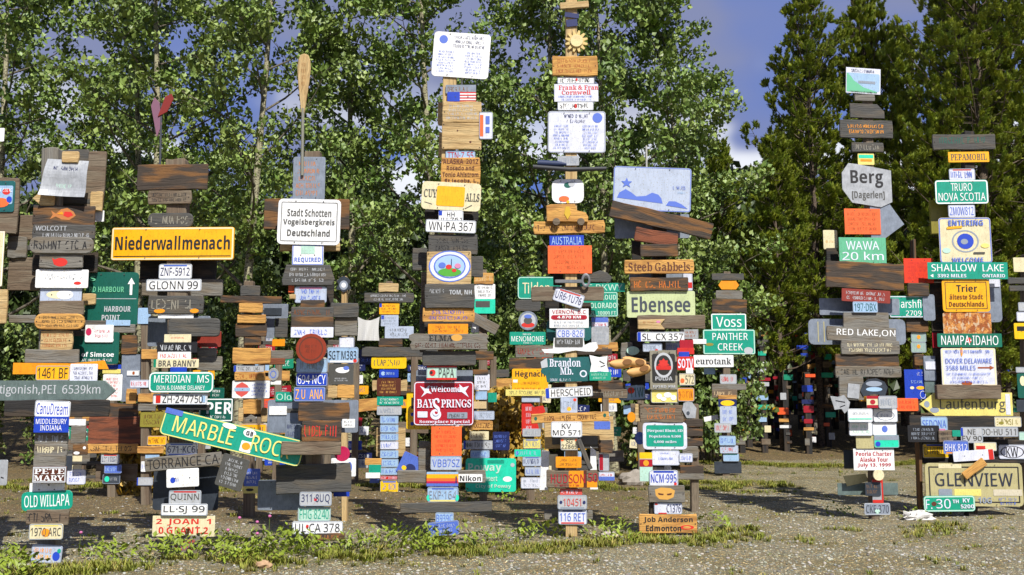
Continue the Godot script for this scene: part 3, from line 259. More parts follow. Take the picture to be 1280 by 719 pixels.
[-0.892,2.539,-10.134,0,0,0.117,0.378,0.024,0.006,"w:wb","wooden_plank","small brown plank between the oval village seal and the ELMA plank","plank",[],[["k",0.206]],0],
[-0.607,2.985,-9.912,0,0,0.508,0.207,0.024,0.006,"w:wd","wooden_plank","dark weathered plank with black letters below the WN PA 367 plate","plank",[],[["s",2,0,0,0.427,0.158,"1e1e20"]],0],
[-0.644,2.728,-9.883,0,0,0.457,0.362,0.024,0.006,"w:wt","wooden_plank","tan board with an oval seal of a village scene","plank",[],[["e",0.009,0.025,0.215,0.156,"d8dcea","emblem"],["g",0.009,0.025,0.215,0.162,0.936,"5470c8"],["g",0.009,0.025,0.164,0.124,0.917,"5470c8"],["e",0.009,0.025,0.151,0.109,"9cbcdc","emblem"],["e",0.009,-0.036,0.119,0.043,"4ca030","emblem"],["e",0,0.018,0.032,0.025,"cc2a20","emblem"],["e",0.055,-0.018,0.023,0.018,"cc2a20","emblem"],["e",-0.068,0.036,0.037,0.029,"5470c8","emblem"],["e",0.091,0.029,0.032,0.025,"cc80a4","emblem"],["r",0.027,0.065,0.007,0.071,"16245c",0,"sticker"]],0],
[-0.631,2.445,-9.845,0,0,0.502,0.244,0.024,0.006,"w:wd","wooden_plank","dark plank with faded white letters under the oval seal","plank",[],[["s",1,-0.125,0.049,0.151,0.049,"b4b8bc"],["t","TOM, NH",0.11,0.034,0.226,0.054,"b4b8bc",0]],0],
[-0.644,2.253,-9.87,0,0,0.526,0.146,0.024,0.006,"w:wo","wooden_plank","orange varnished plank with blue letters between the oval village seal and the ELMA plank","plank",[],[["s",2,0,0,0.442,0.111,"1840b8"]],0],
[-0.927,2.124,-10.105,0,0,0.066,0.464,0.024,0.006,"w:wd","wooden_plank","small dark weathered plank between the oval village seal and the ELMA plank","plank",[],[["k",0.239]],0],
[-0.645,2.157,-9.841,0,0,0.484,0.057,0.024,0.006,"w:wk","wooden_plank","blackened plank between the oval village seal and the ELMA plank","plank",[],[],0],
[-0.644,2.108,-9.812,0,0,0.403,0.105,0.006,0.007,"m:eb960c","painted_sign","amber sign with rusty letters between the oval village seal and the ELMA plank","sign",[],[["s",2,0,0,0.338,0.08,"9c4a14"]],0],
[-0.634,1.978,-9.8,0,0,0.802,0.168,0.018,0,"w:wg","painted_sign","wide grey plank with ragged ends reading ELMA","sign",[-0.401,0.067,-0.361,0.084,0,0.077,0.369,0.084,0.401,0.059,0.381,0.025,0.401,0,0.377,-0.042,0.393,-0.076,0,-0.079,-0.377,-0.084,-0.393,-0.034,-0.373,0,-0.401,0.025],[["e",0.08,0.042,0.056,0.034,"cf9c48","emblem"],["t","ELMA",-0.08,0.037,0.241,0.057,"1e1e20",2],["s",1,0,-0.034,0.674,0.051,"582a18"]],0],
[-0.631,1.815,-9.851,0,0,0.539,0.144,0.024,0.006,"w:wd","wooden_plank","blank dark board under the ELMA plank","plank",[],[],0],
[-0.294,1.856,-10.134,0,0,0.207,0.091,0.024,0.006,"w:wr","wooden_plank","small dark peeling brown plank between the ELMA plank and the PAPA plate","plank",[],[["k",-0.392]],0],
[-0.699,1.626,-10.134,0,0,0.587,0.156,0.006,0.011,"v:8c96a4","painted_sign","bare grey metal sign between the PAPA plate and the BAY SPRINGS sign","sign",[],[],0],
[-0.708,1.672,-9.858,0,0,0.306,0.144,0.004,0.02,"m:b4d8c8","license_plate","mint licence plate reading PAPA","licence plate",[],[["b",0.002,0.006,"8c96a4"],["r",0,0.062,0.301,0.02,"cc2a20",0,"stripe"],["r",0,-0.062,0.301,0.02,"cc2a20",0,"stripe"],["e",-0.092,0,0.031,0.032,"cc2a20","emblem"],["e",-0.104,0,0.015,0.017,"1e1e20","emblem"],["t","PAPA",0.049,0,0.153,0.095,"50504c",1]],0],
[-0.935,1.29,-10.134,0,0,0.305,0.384,0.006,0.021,"m:f2c400","painted_sign","yellow panel behind the red BAY SPRINGS sign","sign",[],[["e",-0.091,-0.038,0.018,0.019,"1840b8","emblem"],["e",-0.091,-0.134,0.018,0.019,"1840b8","emblem"],["r",-0.091,0.077,0.024,0.114,"1e1e20",0,"sticker"],["k",0.237]],0],
[-0.69,1.364,-9.934,0,0,0.606,0.441,0.012,0.035,"m:a80c24","painted_sign","red welcome sign with white edge reading BAY SPRINGS","sign",[],[["b",0.004,0.009,"d8dcea"],["p",[-0.242,0.176,-0.182,0.15,-0.145,0.185,-0.151,0.132,-0.121,0.097,-0.17,0.106,-0.23,0.062,-0.194,0.115],"d8dcea","star"],["p",[0.254,0.176,0.194,0.159,0.157,0.194,0.164,0.141,0.133,0.115,0.182,0.115,0.254,0.062,0.218,0.124],"d8dcea","star"],["e",-0.079,-0.11,0.055,0.053,"d8dcea","badge"],["e",-0.079,-0.101,0.03,0.022,"a80c24","emblem"],["r",-0.212,-0.11,0.101,0.061,"d8dcea",0,"sticker"],["r",0.139,-0.119,0.203,0.061,"8c96a4",0,"sticker"],["t","Welcome",0.018,0.146,0.303,0.062,"d8dcea",2],["t","BAY",-0.182,0,0.17,0.084,"d8dcea",2],["t","S",-0.073,-0.035,0.073,0.176,"d8dcea",2],["t","PRINGS",0.127,0,0.303,0.079,"d8dcea",2],["s",1,0.139,-0.119,0.182,0.04,"50504c"],["t","Someplace Special",0.012,-0.185,0.509,0.04,"d8dcea",2]],0],
[-0.66,0.988,-9.934,0,0,0.306,0.294,0.006,0.004,"m:f46a30","painted_sign","orange notice with red print below the BAY SPRINGS sign","sign",[],[["s",5,0,0,0.257,0.224,"e03a18"]],0],
[-0.896,0.827,-10.134,0,0,0.123,0.299,0.024,0.006,"w:wg","wooden_plank","small weathered grey plank between the orange notice under BAY SPRINGS and the VBB7SZ plate","plank",[],[["k",0.196]],0],
[-0.662,0.77,-9.934,0,0,0.313,0.142,0.004,0.02,"m:b4c0d4","license_plate","pale blue licence plate reading VBB7SZ","licence plate",[],[["r",0,0.057,0.219,0.017,"9cbcdc",0,"stripe"],["b",0.002,0.006,"8c96a4"],["t","VBB7SZ",0,0,0.275,0.074,"5470c8",1]],0],
[-0.72,0.624,-10.105,0,0,0.903,0.128,0.024,0.006,"w:wg","wooden_plank","long bare grey plank behind a sunset plate","plank",[],[],0],
[-0.697,0.612,-9.934,0,0,0.32,0.142,0.004,0.02,"m:eb960c","license_plate","plate with sunset stripes from yellow to violet","licence plate",[],[["b",0.002,0.006,"8c96a4"],["r",0,0.06,0.316,0.022,"9cbcdc",0,"stripe"],["r",0,0.028,0.316,0.039,"fab40c",0,"stripe"],["r",0,-0.007,0.316,0.031,"f46a30",0,"stripe"],["r",0,-0.031,0.316,0.02,"b81850",0,"stripe"],["r",0,-0.057,0.316,0.028,"5470c8",0,"stripe"],["r",0.138,-0.007,0.013,0.07,"16245c",0,"sticker"]],0],
[-0.423,0.609,-10.076,0,0,0.244,0.08,0.006,0.006,"m:eceeee","painted_sign","white sticker with black italic letters beside the sunset plate","sign",[],[["t","Nikon",0,0,0.215,0.054,"1e1e20",0],["k",-0.272]],0],
[-0.692,0.458,-9.934,0,0,0.312,0.149,0.004,0.021,"m:9cbcdc","license_plate","light blue licence plate reading EKP 164","licence plate",[],[["r",0,0.06,0.218,0.018,"5470c8",0,"stripe"],["r",0,-0.06,0.25,0.018,"e6d878",0,"stripe"],["b",0.002,0.006,"8c96a4"],["e",-0.143,-0.03,0.019,0.03,"22d4ae","emblem"],["e",0.143,-0.03,0.019,0.03,"22d4ae","emblem"],["t","EKP·164",0,0,0.274,0.078,"8c96a4",1]],0],
[-0.657,0.336,-9.924,0,1.2,0.916,0.102,0.024,0.006,"w:wd","wooden_plank","long dark beam crossing low under the EKP plate","plank",[],[],0],
[-0.671,0.232,-9.895,0,0,0.183,0.109,0.004,0.015,"m:9cbcdc","license_plate","light blue licence plate reading B939C","licence plate",[],[["b",0.002,0.006,"8c96a4"],["t","B939C",0,0,0.161,0.072,"5470c8",1]],0],
[-0.678,0.132,-9.886,0,5,0.309,0.14,0.004,0.02,"m:5470c8","license_plate","periwinkle plate tilted at the foot of its post","licence plate",[],[["b",0.002,0.006,"8c96a4"],["s",2,0,0,0.26,0.106,"b4c0d4"]],0],
[-0.396,3.085,-13.534,0,0,0.279,0.157,0.024,0.006,"w:wo","wooden_plank","small orange varnished plank with tan letters above the Poway sign","plank",[],[["s",1,0,0,0.234,0.098,"cdb488"]],0],
[-0.379,2.902,-13.534,0,0,0.29,0.213,0.006,0.015,"m:eceeee","painted_sign","small white tag with dark grey letters above the Poway sign","sign",[],[["s",3,0,0,0.244,0.162,"50504c"]],0],
[-0.379,2.694,-13.534,0,0,0.29,0.201,0.006,0.014,"m:22d4ae","painted_sign","teal panel with a dark label patch","sign",[],[["r",-0.029,0.03,0.2,0.089,"50504c",0,"sticker"]],0],
[-0.377,2.452,-13.522,0,-28,0.399,0.145,0.024,0.006,"w:wg","wooden_plank","grey plank slanting steeply beside the ELMA plank","plank",[],[],0],
[-0.488,2.404,-13.676,0,0,0.168,0.135,0.006,0.009,"m:eceeee","painted_sign","small white tag above the Poway sign","sign",[],[["k",0.084]],0],
[-0.48,1.784,-13.534,0,0,0.298,0.066,0.024,0.006,"w:wr","wooden_plank","small dark peeling brown plank above the Poway sign","plank",[],[],0],
[-0.414,1.641,-13.534,0,0,0.21,0.22,0.006,0.015,"m:d8dcea","painted_sign","small pale lilac tag with dark grey letters above the Poway sign","sign",[],[["s",3,0,0,0.176,0.167,"50504c"]],0],
[-0.424,1.46,-13.534,0,0,0.165,0.121,0.004,0.017,"m:9cbcdc","license_plate","light blue licence plate above the Poway sign","licence plate",[],[["b",0.002,0.006,"8c96a4"]],0],
[-0.44,1.329,-13.534,0,0,0.176,0.098,0.006,0.007,"m:cdb488","painted_sign","small tan tag above the Poway sign","sign",[],[],0],
[-0.273,1.433,-13.676,0,0,0.122,0.133,0.006,0.009,"m:0a9a80","painted_sign","small green tag above the Poway sign","sign",[],[["k",-0.127]],0],
[-0.385,1.187,-13.534,0,0,0.286,0.12,0.004,0.017,"m:b4c0d4","license_plate","pale blue licence plate with bare grey metal letters above the Poway sign","licence plate",[],[["b",0.002,0.006,"8c96a4"],["s",1,0,0,0.24,0.074,"8c96a4"]],0],
[-0.433,1.051,-13.534,0,0,0.34,0.13,0.024,0.006,"w:wo","wooden_plank","orange varnished plank with brown letters above the Poway sign","plank",[],[["s",1,0,0,0.286,0.081,"582a18"]],0],
[-0.45,0.915,-13.534,0,0,0.263,0.119,0.006,0.008,"m:e2d8b0","painted_sign","small cream tag with brown letters above the Poway sign","sign",[],[["s",1,0,0,0.221,0.074,"7c5c3c"]],0],
[-0.46,0.785,-13.534,0,0,0.416,0.119,0.004,0.017,"m:b4b8bc","license_plate","light grey licence plate with dark grey letters above the Poway sign","licence plate",[],[["b",0.002,0.006,"8c96a4"],["r",-0.189,0,0.029,0.115,"1840b8",0,"country_band"],["s",1,0,0,0.35,0.074,"50504c"]],0],
[-0.438,0.66,-13.534,0,0,0.263,0.108,0.004,0.015,"m:9cbcdc","license_plate","light blue licence plate with periwinkle blue letters above the Poway sign","licence plate",[],[["b",0.002,0.006,"8c96a4"],["s",1,0,0,0.221,0.067,"5470c8"]],0],
[-0.148,0.84,-13.524,0,0,0.23,0.249,0.006,0.016,"m:16245c","painted_sign","small navy tag with periwinkle blue letters above the Poway sign","sign",[],[["s",3,0,0,0.193,0.189,"5470c8"]],0],
[-0.289,0.38,-13.534,0,0,0.688,0.452,0.006,0.036,"m:22d4ae","painted_sign","bright teal green sign with faded white lettering reading Poway","sign",[],[["e",0.227,-0.054,0.062,0.036,"eceeee","emblem"],["e",0.296,0.136,0.028,0.027,"b4b8bc","emblem"],["r",0.069,0.181,0.23,0.044,"0a9a80",0,"sticker"],["t","Poway",-0.083,0.09,0.454,0.136,"b4d8c8",0],["t","Desert",-0.014,-0.045,0.206,0.072,"b4d8c8",0],["t","City of Poway",0.034,-0.154,0.482,0.063,"b4d8c8",0]],0],
[0.391,2.975,-13.734,0,0,0.623,0.319,0.006,0.048,"m:0a9a80","painted_sign","green sign reading Tilden","sign",[],[["b",0.004,0.012,"b4d8c8"],["t","Tilden",-0.05,0,0.386,0.166,"e2d8b0",1]],0],
[0.226,2.723,-13.734,0,0,0.361,0.159,0.024,0.048,"w:wd","wooden_plank","dark weathered plank between the Tilden sign and the MENOMONIE sign","plank",[],[],0],
[0.225,2.509,-13.734,0,0,0.271,0.271,0.02,0,"v:8c96a4","sign_ornament","round grey badge with a dark car and red band","ornament",[0.135,0,0.129,-0.042,0.109,-0.08,0.079,-0.11,0.042,-0.129,0,-0.136,-0.042,-0.129,-0.08,-0.11,-0.109,-0.08,-0.129,-0.042,-0.135,0,-0.129,0.042,-0.109,0.08,-0.079,0.11,-0.042,0.129,0,0.136,0.042,0.129,0.08,0.11,0.109,0.08,0.129,0.042],[["e",0,0,0.108,0.108,"b4b8bc","emblem"],["e",0,-0.06,0.092,0.038,"cc2a20","emblem"],["e",0,0,0.06,0.049,"50504c","emblem"],["e",0,0.06,0.054,0.027,"5470c8","emblem"]],0],
[0.22,2.261,-13.734,0,0,0.507,0.18,0.006,0.013,"m:0a9a80","painted_sign","green sign reading MENOMONIE","sign",[],[["t","MENOMONIE",0,-0.007,0.456,0.072,"eceeee",1],["s",1,0,0.058,0.127,0.029,"eceeee"],["s",1,0,-0.065,0.127,0.025,"eceeee"]],0],
[0.309,2.075,-13.734,0,0,0.528,0.168,0.024,0.006,"w:wg","wooden_plank","weathered grey plank with red brown letters between the MENOMONIE sign and the Hegnach sign","plank",[],[["s",1,0,0,0.443,0.104,"8c3428"]],0],
[0.263,1.896,-13.734,0,0,0.617,0.168,0.024,0.006,"w:wr","wooden_plank","dark peeling brown plank between the MENOMONIE sign and the Hegnach sign","plank",[],[],0],
[0.252,1.661,-13.705,0,0,0.503,0.345,0.006,0.024,"m:fab40c","painted_sign","amber town sign reading Hegnach","sign",[],[["r",-0.206,0,0.064,0.041,"eceeee",0,"sticker"],["t","Hegnach",0,0.09,0.413,0.11,"1e1e20",0],["s",1,0,-0.028,0.312,0.041,"9c4a14"],["s",1,0,-0.11,0.423,0.045,"9c4a14"]],0],
[0.212,1.5,-13.69,0,0,0.602,0.089,0.006,0.006,"m:e6d878","painted_sign","pale yellow tag with dark grey letters between the Hegnach sign and the red cutout","sign",[],[["s",1,0,0,0.506,0.055,"50504c"]],0],
[0.262,1.411,-13.713,0,0,0.257,0.089,0.004,0.012,"m:b4c0d4","license_plate","pale blue licence plate between the Hegnach sign and the red cutout","licence plate",[],[["b",0.002,0.006,"8c96a4"]],0],
[0.301,1.145,-13.734,0,0,0.335,0.442,0.008,0,"m:cc2a20","sign_ornament","red cutout shape dotted with white marks","ornament",[-0.167,0.221,-0.05,0.221,0,0.155,0.134,0.177,0.167,0.088,0.1,0.053,0.017,0.044,0.067,-0.111,0.084,-0.221,-0.167,-0.221],[["s",4,-0.067,0,0.1,0.354,"d8dcea"]],0],
[0.273,0.947,-13.72,0,0,0.256,0.11,0.004,0.015,"m:b4b8bc","license_plate","light grey licence plate with bare grey metal letters below the red cutout","licence plate",[],[["b",0.002,0.006,"8c96a4"],["s",1,0,0,0.215,0.068,"8c96a4"]],0],
[0.278,0.792,-13.734,0,0,0.245,0.132,0.004,0.018,"m:e6d878","license_plate","pale yellow licence plate with bare grey metal letters below the red cutout","licence plate",[],[["r",0,0.053,0.171,0.016,"5470c8",0,"stripe"],["b",0.002,0.006,"8c96a4"],["s",1,0,0,0.206,0.082,"8c96a4"]],0],
[0.217,0.666,-13.734,0,0,0.367,0.099,0.006,0.007,"m:22d4ae","painted_sign","bright teal green tag with light blue letters below the red cutout","sign",[],[["e",-0.147,0,0.022,0.03,"5470c8","emblem"],["s",1,0,0,0.308,0.061,"9cbcdc"]],0],
[0.278,0.551,-13.734,0,0,0.266,0.131,0.004,0.018,"m:b4c0d4","license_plate","pale blue licence plate with navy letters below the red cutout","licence plate",[],[["r",0,0.053,0.186,0.016,"5470c8",0,"stripe"],["b",0.002,0.006,"8c96a4"],["s",1,0,0,0.224,0.081,"16245c"]],0],
[0.294,0.414,-13.734,0,0,0.233,0.12,0.004,0.017,"m:b4c0d4","license_plate","pale blue licence plate with periwinkle blue letters below the red cutout","licence plate",[],[["b",0.002,0.006,"8c96a4"],["s",1,0,0,0.196,0.075,"5470c8"]],0],
[0.26,0.256,-13.734,0,0,0.277,0.153,0.004,0.021,"m:d8dcea","license_plate","pale lilac licence plate with bare grey metal letters below the red cutout","licence plate",[],[["b",0.002,0.006,"8c96a4"],["s",2,0,0,0.233,0.116,"8c96a4"]],0],
[0.973,2.6,-10.417,-1,0,0.481,0.095,0.006,0.007,"m:0a9a80","painted_sign","narrow green street sign reading PKWY","sign",[],[["t","LE PKWY",0,0,0.424,0.065,"b4d8c8",1],["k",-0.332]],0],
[0.946,2.418,-10.417,-1,0,0.377,0.267,0.006,0.019,"m:0a9a80","painted_sign","green elevation sign reading COLORADO","sign",[],[["b",0.004,0.008,"b4d8c8"],["t","CLOUD",0.075,0.075,0.189,0.053,"b4d8c8",0],["t","COLORADO",0.015,-0.013,0.317,0.059,"b4d8c8",0],["t","EL. 10000 FT",0.03,-0.094,0.272,0.04,"b4d8c8",0],["k",-0.306]],0],
[0.679,5.677,-10.233,-1,4,0.314,0.073,0.024,0.006,"w:wt","wooden_plank","pale tan plank above the carved plank below the sun","plank",[],[],0],
[0.653,5.566,-10.233,-1,-8,0.157,0.054,0.006,0.004,"m:16245c","painted_sign","small navy tag above the carved plank below the sun","sign",[],[],0],
[0.652,5.48,-10.233,-1,6,0.122,0.081,0.006,0.006,"m:16245c","painted_sign","small navy tag above the carved plank below the sun","sign",[],[],0],
[0.678,4.988,-10.233,-1,0,0.493,0.224,0.024,0.006,"w:wo","wooden_plank","orange tan plank with three carved rows below the wooden sun","plank",[],[["s",3,0,0,0.414,0.17,"9c4a14"]],0],
[0.691,4.834,-10.233,-1,0,0.398,0.08,0.004,0.011,"m:eceeee","license_plate","white licence plate with black letters below the carved plank below the sun","licence plate",[],[["b",0.002,0.006,"8c96a4"],["e",0.008,0.008,0.012,0.016,"cc2a20","emblem"],["s",1,0,0,0.334,0.05,"1e1e20"]],0],
[0.694,4.695,-10.233,-1,0,0.475,0.196,0.006,0.004,"m:d8dcea","painted_sign","white board with red names above rows of blue print","sign",[],[["t","Frank & Fran",0.024,0.059,0.428,0.051,"cc2a20",2],["t","Cornwell",0,0.004,0.314,0.047,"cc2a20",2],["s",2,0,-0.059,0.428,0.067,"5470c8"]],0],
[0.685,4.549,-10.233,-1,0,0.388,0.098,0.004,0.014,"m:eceeee","license_plate","white plate with black letters and a red heart","licence plate",[],[["b",0.002,0.006,"8c96a4"],["e",0,0,0.019,0.024,"cc2a20","emblem"],["s",1,0,0,0.326,0.061,"1e1e20"]],0],
[0.695,4.261,-10.233,-1,-0.5,0.619,0.458,0.006,0.032,"m:d8dcea","painted_sign","pale lilac board with blue disc and two printed lists","sign",[],[["b",0.004,0.007,"8c96a4"],["e",0.223,0.156,0.053,0.055,"5470c8","emblem"],["s",1,0,0.174,0.26,0.046,"16245c"],["s",1,0,0.119,0.21,0.041,"16245c"],["s",8,-0.161,-0.055,0.186,0.275,"5470c8"],["s",2,0.149,0.046,0.21,0.073,"5470c8"],["s",6,0.149,-0.092,0.186,0.202,"5470c8"]],0],
[0.603,3.945,-10.234,-1,0,0.231,0.105,0.006,0.007,"v:b4b8bc","painted_sign","small light grey tag with bare grey metal letters below the lilac list board","sign",[],[["s",1,0,0,0.194,0.065,"8c96a4"]],0],
[0.596,3.613,-10.234,-1,0,0.341,0.261,0.006,0.065,"m:eceeee","painted_sign","white square plate with a round dish painted on it","sign",[],[["e",0,0.005,0.13,0.12,"d8dcea","emblem"],["e",0,0.065,0.041,0.031,"075a4c","emblem"],["e",0.041,0.078,0.034,0.031,"b4b8bc","emblem"],["e",-0.041,-0.083,0.055,0.031,"f46a30","emblem"],["e",0,-0.117,0.017,0.016,"fab40c","emblem"]],0],
[0.606,3.221,-10.234,-1,0.8,0.755,0.138,0.024,0.006,"w:wo","wooden_plank","long orange tan plank with scratched dark letters","plank",[],[["s",1,-0.015,-0.007,0.642,0.069,"582a18"]],0],
[0.58,3.078,-10.235,-1,0,0.365,0.12,0.006,0.008,"m:1840b8","painted_sign","blue sign reading AUSTRALIA","sign",[],[["t","AUSTRALIA",0,0,0.321,0.082,"9cbcdc",1]],0],
[0.612,2.875,-10.223,-1,0,0.465,0.299,0.006,0.004,"m:f46a30","painted_sign","bright orange notice with rows of dark print below AUSTRALIA","sign",[],[["s",4,0,0,0.391,0.227,"9c4a14"]],0],
[0.584,2.512,-10.234,-1,0.5,0.766,0.152,0.024,0.006,"w:wb","wooden_plank","long brown plank behind the tilted white plate","plank",[],[],0],
[0.496,2.68,-10.425,-1,0,0.112,0.121,0.024,0.006,"w:wk","wooden_plank","small blackened plank between the orange notice below AUSTRALIA and the COLORADO sign","plank",[],[["k",0.14]],0],
[0.948,2.719,-10.417,-1,0,0.258,0.13,0.018,0,"w:wd","wooden_plank","dark cap-shaped board behind the large wrench","plank",[-0.129,-0.013,-0.077,0.039,0,0.065,0.077,0.039,0.129,-0.013,0.103,-0.065,-0.103,-0.065],[["k",-0.307]],0],
[0.447,2.361,-10.426,-1,0,0.188,0.189,0.024,0.006,"w:wk","wooden_plank","small blackened plank between the COLORADO sign and the VERNON sign","plank",[],[["k",0.186]],0],
[0.797,2.372,-10.406,-1,0,0.103,0.129,0.024,0.006,"w:wr","wooden_plank","small dark peeling brown plank between the COLORADO sign and the VERNON sign","plank",[],[["k",-0.162]],0],
[0.595,2.465,-10.205,-1,-18,0.319,0.144,0.004,0.02,"m:d8dcea","license_plate","white licence plate tilted steeply above the VERNON sign","licence plate",[],[["r",0,0.057,0.224,0.017,"cc5048",0,"stripe"],["b",0.002,0.006,"8c96a4"],["t","UR6·1U76",0,0,0.281,0.075,"16245c",1]],0],
[0.609,2.139,-10.423,-1,0,0.479,0.223,0.006,0.045,"m:1d5f60","painted_sign","dark teal sign between the VERNON sign and the CBB 826 plate","sign",[],[],0],
[0.6,2.252,-10.234,-1,0,0.412,0.202,0.006,0.004,"m:eceeee","painted_sign","white sign with red band reading VERNON B.C","sign",[],[["e",-0.165,0.01,0.025,0.024,"a80c24","emblem"],["e",0.165,0.01,0.025,0.024,"a80c24","emblem"],["r",0,0.01,0.325,0.048,"a80c24",0,"stripe"],["t","VERNON, B.C",0,0.065,0.354,0.045,"a80c24",1],["t","4,870 KM",0,0.01,0.247,0.032,"eceeee",0],["s",2,0,-0.057,0.33,0.069,"8c96a4"]],0],
[0.612,2.092,-10.234,-1,0,0.302,0.101,0.004,0.014,"m:d8dcea","license_plate","pale lilac licence plate reading CBB 826","licence plate",[],[["b",0.002,0.006,"8c96a4"],["t","CBB·826",0,0,0.266,0.067,"5470c8",1]],0],
[0.94,2.225,-10.417,-1,0,0.18,0.103,0.004,0.014,"m:d8dcea","license_plate","pale lilac licence plate with periwinkle blue patch below the VERNON sign","licence plate",[],[["b",0.002,0.006,"8c96a4"],["r",0,0.026,0.177,0.051,"5470c8",0,"sticker"],["s",1,0,-0.026,0.144,0.031,"cc2a20"],["k",-0.301]],0],
[0.942,2.079,-10.417,-1,0,0.188,0.188,0.006,0.013,"v:b4b8bc","painted_sign","small light grey tag with bare grey metal letters below the CBB 826 plate","sign",[],[["s",4,0,0,0.158,0.143,"8c96a4"],["k",-0.305]],0],
[0.875,1.908,-10.418,-1,0,0.383,0.068,0.024,0.006,"w:wr","wooden_plank","dark peeling brown plank between the CBB 826 plate and the Brandon board","plank",[],[["k",-0.241]],0],
[0.606,1.945,-10.234,-1,0,0.595,0.126,0.008,0,"m:eceeee","sign_ornament","white cutout board shaped like a long boat","ornament",[-0.297,-0.019,-0.178,-0.013,-0.167,0.1,0.143,0.1,0.155,0.025,0.208,0.05,0.28,0.057,0.297,0,0.256,-0.044,0.178,-0.044,0.059,-0.031,-0.119,-0.063,-0.268,-0.057],[],0],
[0.597,2.003,-10.221,-1,0,0.293,0.092,0.006,0.006,"m:50504c","painted_sign","dark grey tag with light grey letters between the CBB 826 plate and the Brandon board","sign",[],[["s",1,0,0,0.246,0.057,"b4b8bc"]],0],
[0.571,1.715,-10.235,-1,0,0.543,0.267,0.008,0,"m:1d5f60","painted_sign","dark teal board reading Brandon","sign",[-0.239,0.12,0.244,0.133,0.272,0.027,0.261,-0.12,-0.206,-0.133,-0.217,-0.067,-0.272,-0.027],[["e",0.174,-0.043,0.038,0.037,"d8dcea","emblem"],["e",0.174,-0.043,0.024,0.024,"1d5f60","emblem"],["p",[-0.272,0.08,-0.206,0.12,-0.196,0.027,-0.261,0.013],"b4b8bc","corner"],["t","Brandon",-0.016,0.072,0.326,0.085,"d8dcea",2],["t","Mb.",0,-0.013,0.136,0.08,"d8dcea",2],["s",1,-0.065,-0.107,0.217,0.032,"d8dcea"]],0],
[0.908,1.769,-10.21,-1,0,0.2,0.191,0.008,0,"m:eceeee","sign_ornament","white pillow shaped board with black scratches","ornament",[-0.1,0.096,0,0.073,0.09,0.086,0.08,0,0.1,-0.086,0,-0.073,-0.1,-0.096,-0.08,0],[["r",0.03,0.019,0.059,0.011,"1e1e20",30,"sticker"],["r",0.04,-0.019,0.049,0.009,"1e1e20",-20,"sticker"]],0],
[0.918,1.644,-10.195,-1,0,0.225,0.091,0.006,0.006,"m:0a9a7a","painted_sign","small teal green tag with mint letters between the Brandon board and the HERSCHEID plate","sign",[],[["s",2,0,0,0.189,0.069,"b4d8c8"]],0],
[0.812,1.539,-10.419,-1,0,0.772,0.093,0.024,0.006,"w:wr","wooden_plank","long dark peeling brown plank between the Brandon board and the HERSCHEID plate","plank",[],[],0],
[1.016,1.463,-10.387,-1,0,0.406,0.092,0.024,0.006,"w:wb","wooden_plank","brown plank with grey letters between the Brandon board and the long tan plank","plank",[],[["s",1,0,0,0.341,0.057,"8a8678"],["k",-0.387]],0],
[0.594,1.479,-10.223,-1,3,0.491,0.108,0.004,0.015,"m:eceeee","license_plate","white licence plate reading HERSCHEID","licence plate",[],[["b",0.002,0.006,"8c96a4"],["r",-0.224,0,0.034,0.104,"1840b8",0,"country_band"],["t","HERSCHEID",0.02,0,0.413,0.071,"50504c",1]],0],
[0.592,1.346,-10.213,-1,0,0.174,0.157,0.006,0.011,"m:b4c0d4","painted_sign","pale blue card with yellow and red spots","sign",[],[["e",0,-0.039,0.024,0.022,"fab40c","emblem"],["e",0.061,0.055,0.017,0.016,"e03a18","emblem"],["s",1,0,0,0.147,0.097,"8c96a4"]],0],
[0.707,1.061,-10.421,-1,0,0.734,0.342,0.024,0.006,"w:wt","wooden_plank","long pale tan plank between the KV MD 571 plate and the SG 2286S plate","plank",[],[],0],
[0.602,1.219,-10.2,-1,2,0.81,0.098,0.024,0.006,"w:wo","wooden_plank","long tan plank with one row of brown letters above MD 571","plank",[],[["e",-0.357,0,0.016,0.02,"075a4c","emblem"],["e",0.357,0.01,0.016,0.02,"075a4c","emblem"],["s",1,0.016,0,0.567,0.054,"582a18"]],0],
[0.93,1.138,-10.162,-1,0,0.165,0.082,0.006,0.006,"m:5470c8","painted_sign","small periwinkle blue tag between the long tan plank and the KV MD 571 plate","sign",[],[],0],
[0.563,1.097,-10.169,-1,0,0.322,0.163,0.004,0.023,"m:eceeee","license_plate","white licence plate reading KV MD 571","licence plate",[],[["b",0.002,0.006,"8c96a4"],["t","KV",0,0.033,0.099,0.052,"1e1e20",1],["t","MD 571",0,-0.033,0.283,0.052,"1e1e20",1]],0],
[0.663,0.978,-10.393,-1,0,0.48,0.092,0.006,0.006,"m:50504c","painted_sign","dark grey sign between the KV MD 571 plate and the SG 2286S plate","sign",[],[],0],
[0.592,0.949,-10.193,-1,0,0.182,0.131,0.004,0.018,"m:e2d8b0","license_plate","cream licence plate reading SG 2286S","licence plate",[],[["b",0.002,0.006,"8c96a4"],["e",-0.073,0.039,0.015,0.013,"f46a30","emblem"],["e",0.073,0.039,0.015,0.013,"f46a30","emblem"],["t","SG",0,0.026,0.064,0.042,"50504c",1],["t","2286S",0,-0.026,0.16,0.042,"50504c",1]],0],
[0.343,0.669,-10.428,-1,0,0.109,0.423,0.008,0,"m:eceeee","sign_ornament","tall narrow white board leaning behind HUDSON","ornament",[-0.027,0.211,0.055,0.19,0.033,-0.211,-0.055,-0.211],[["k",0.278]],0],
[0.853,0.691,-10.39,-1,0,0.092,0.447,0.008,0,"m:eceeee","sign_ornament","tall white strip standing behind HUDSON","ornament",[-0.028,0.223,0.028,0.179,0.046,-0.223,-0.037,-0.223],[["k",-0.23]],0],
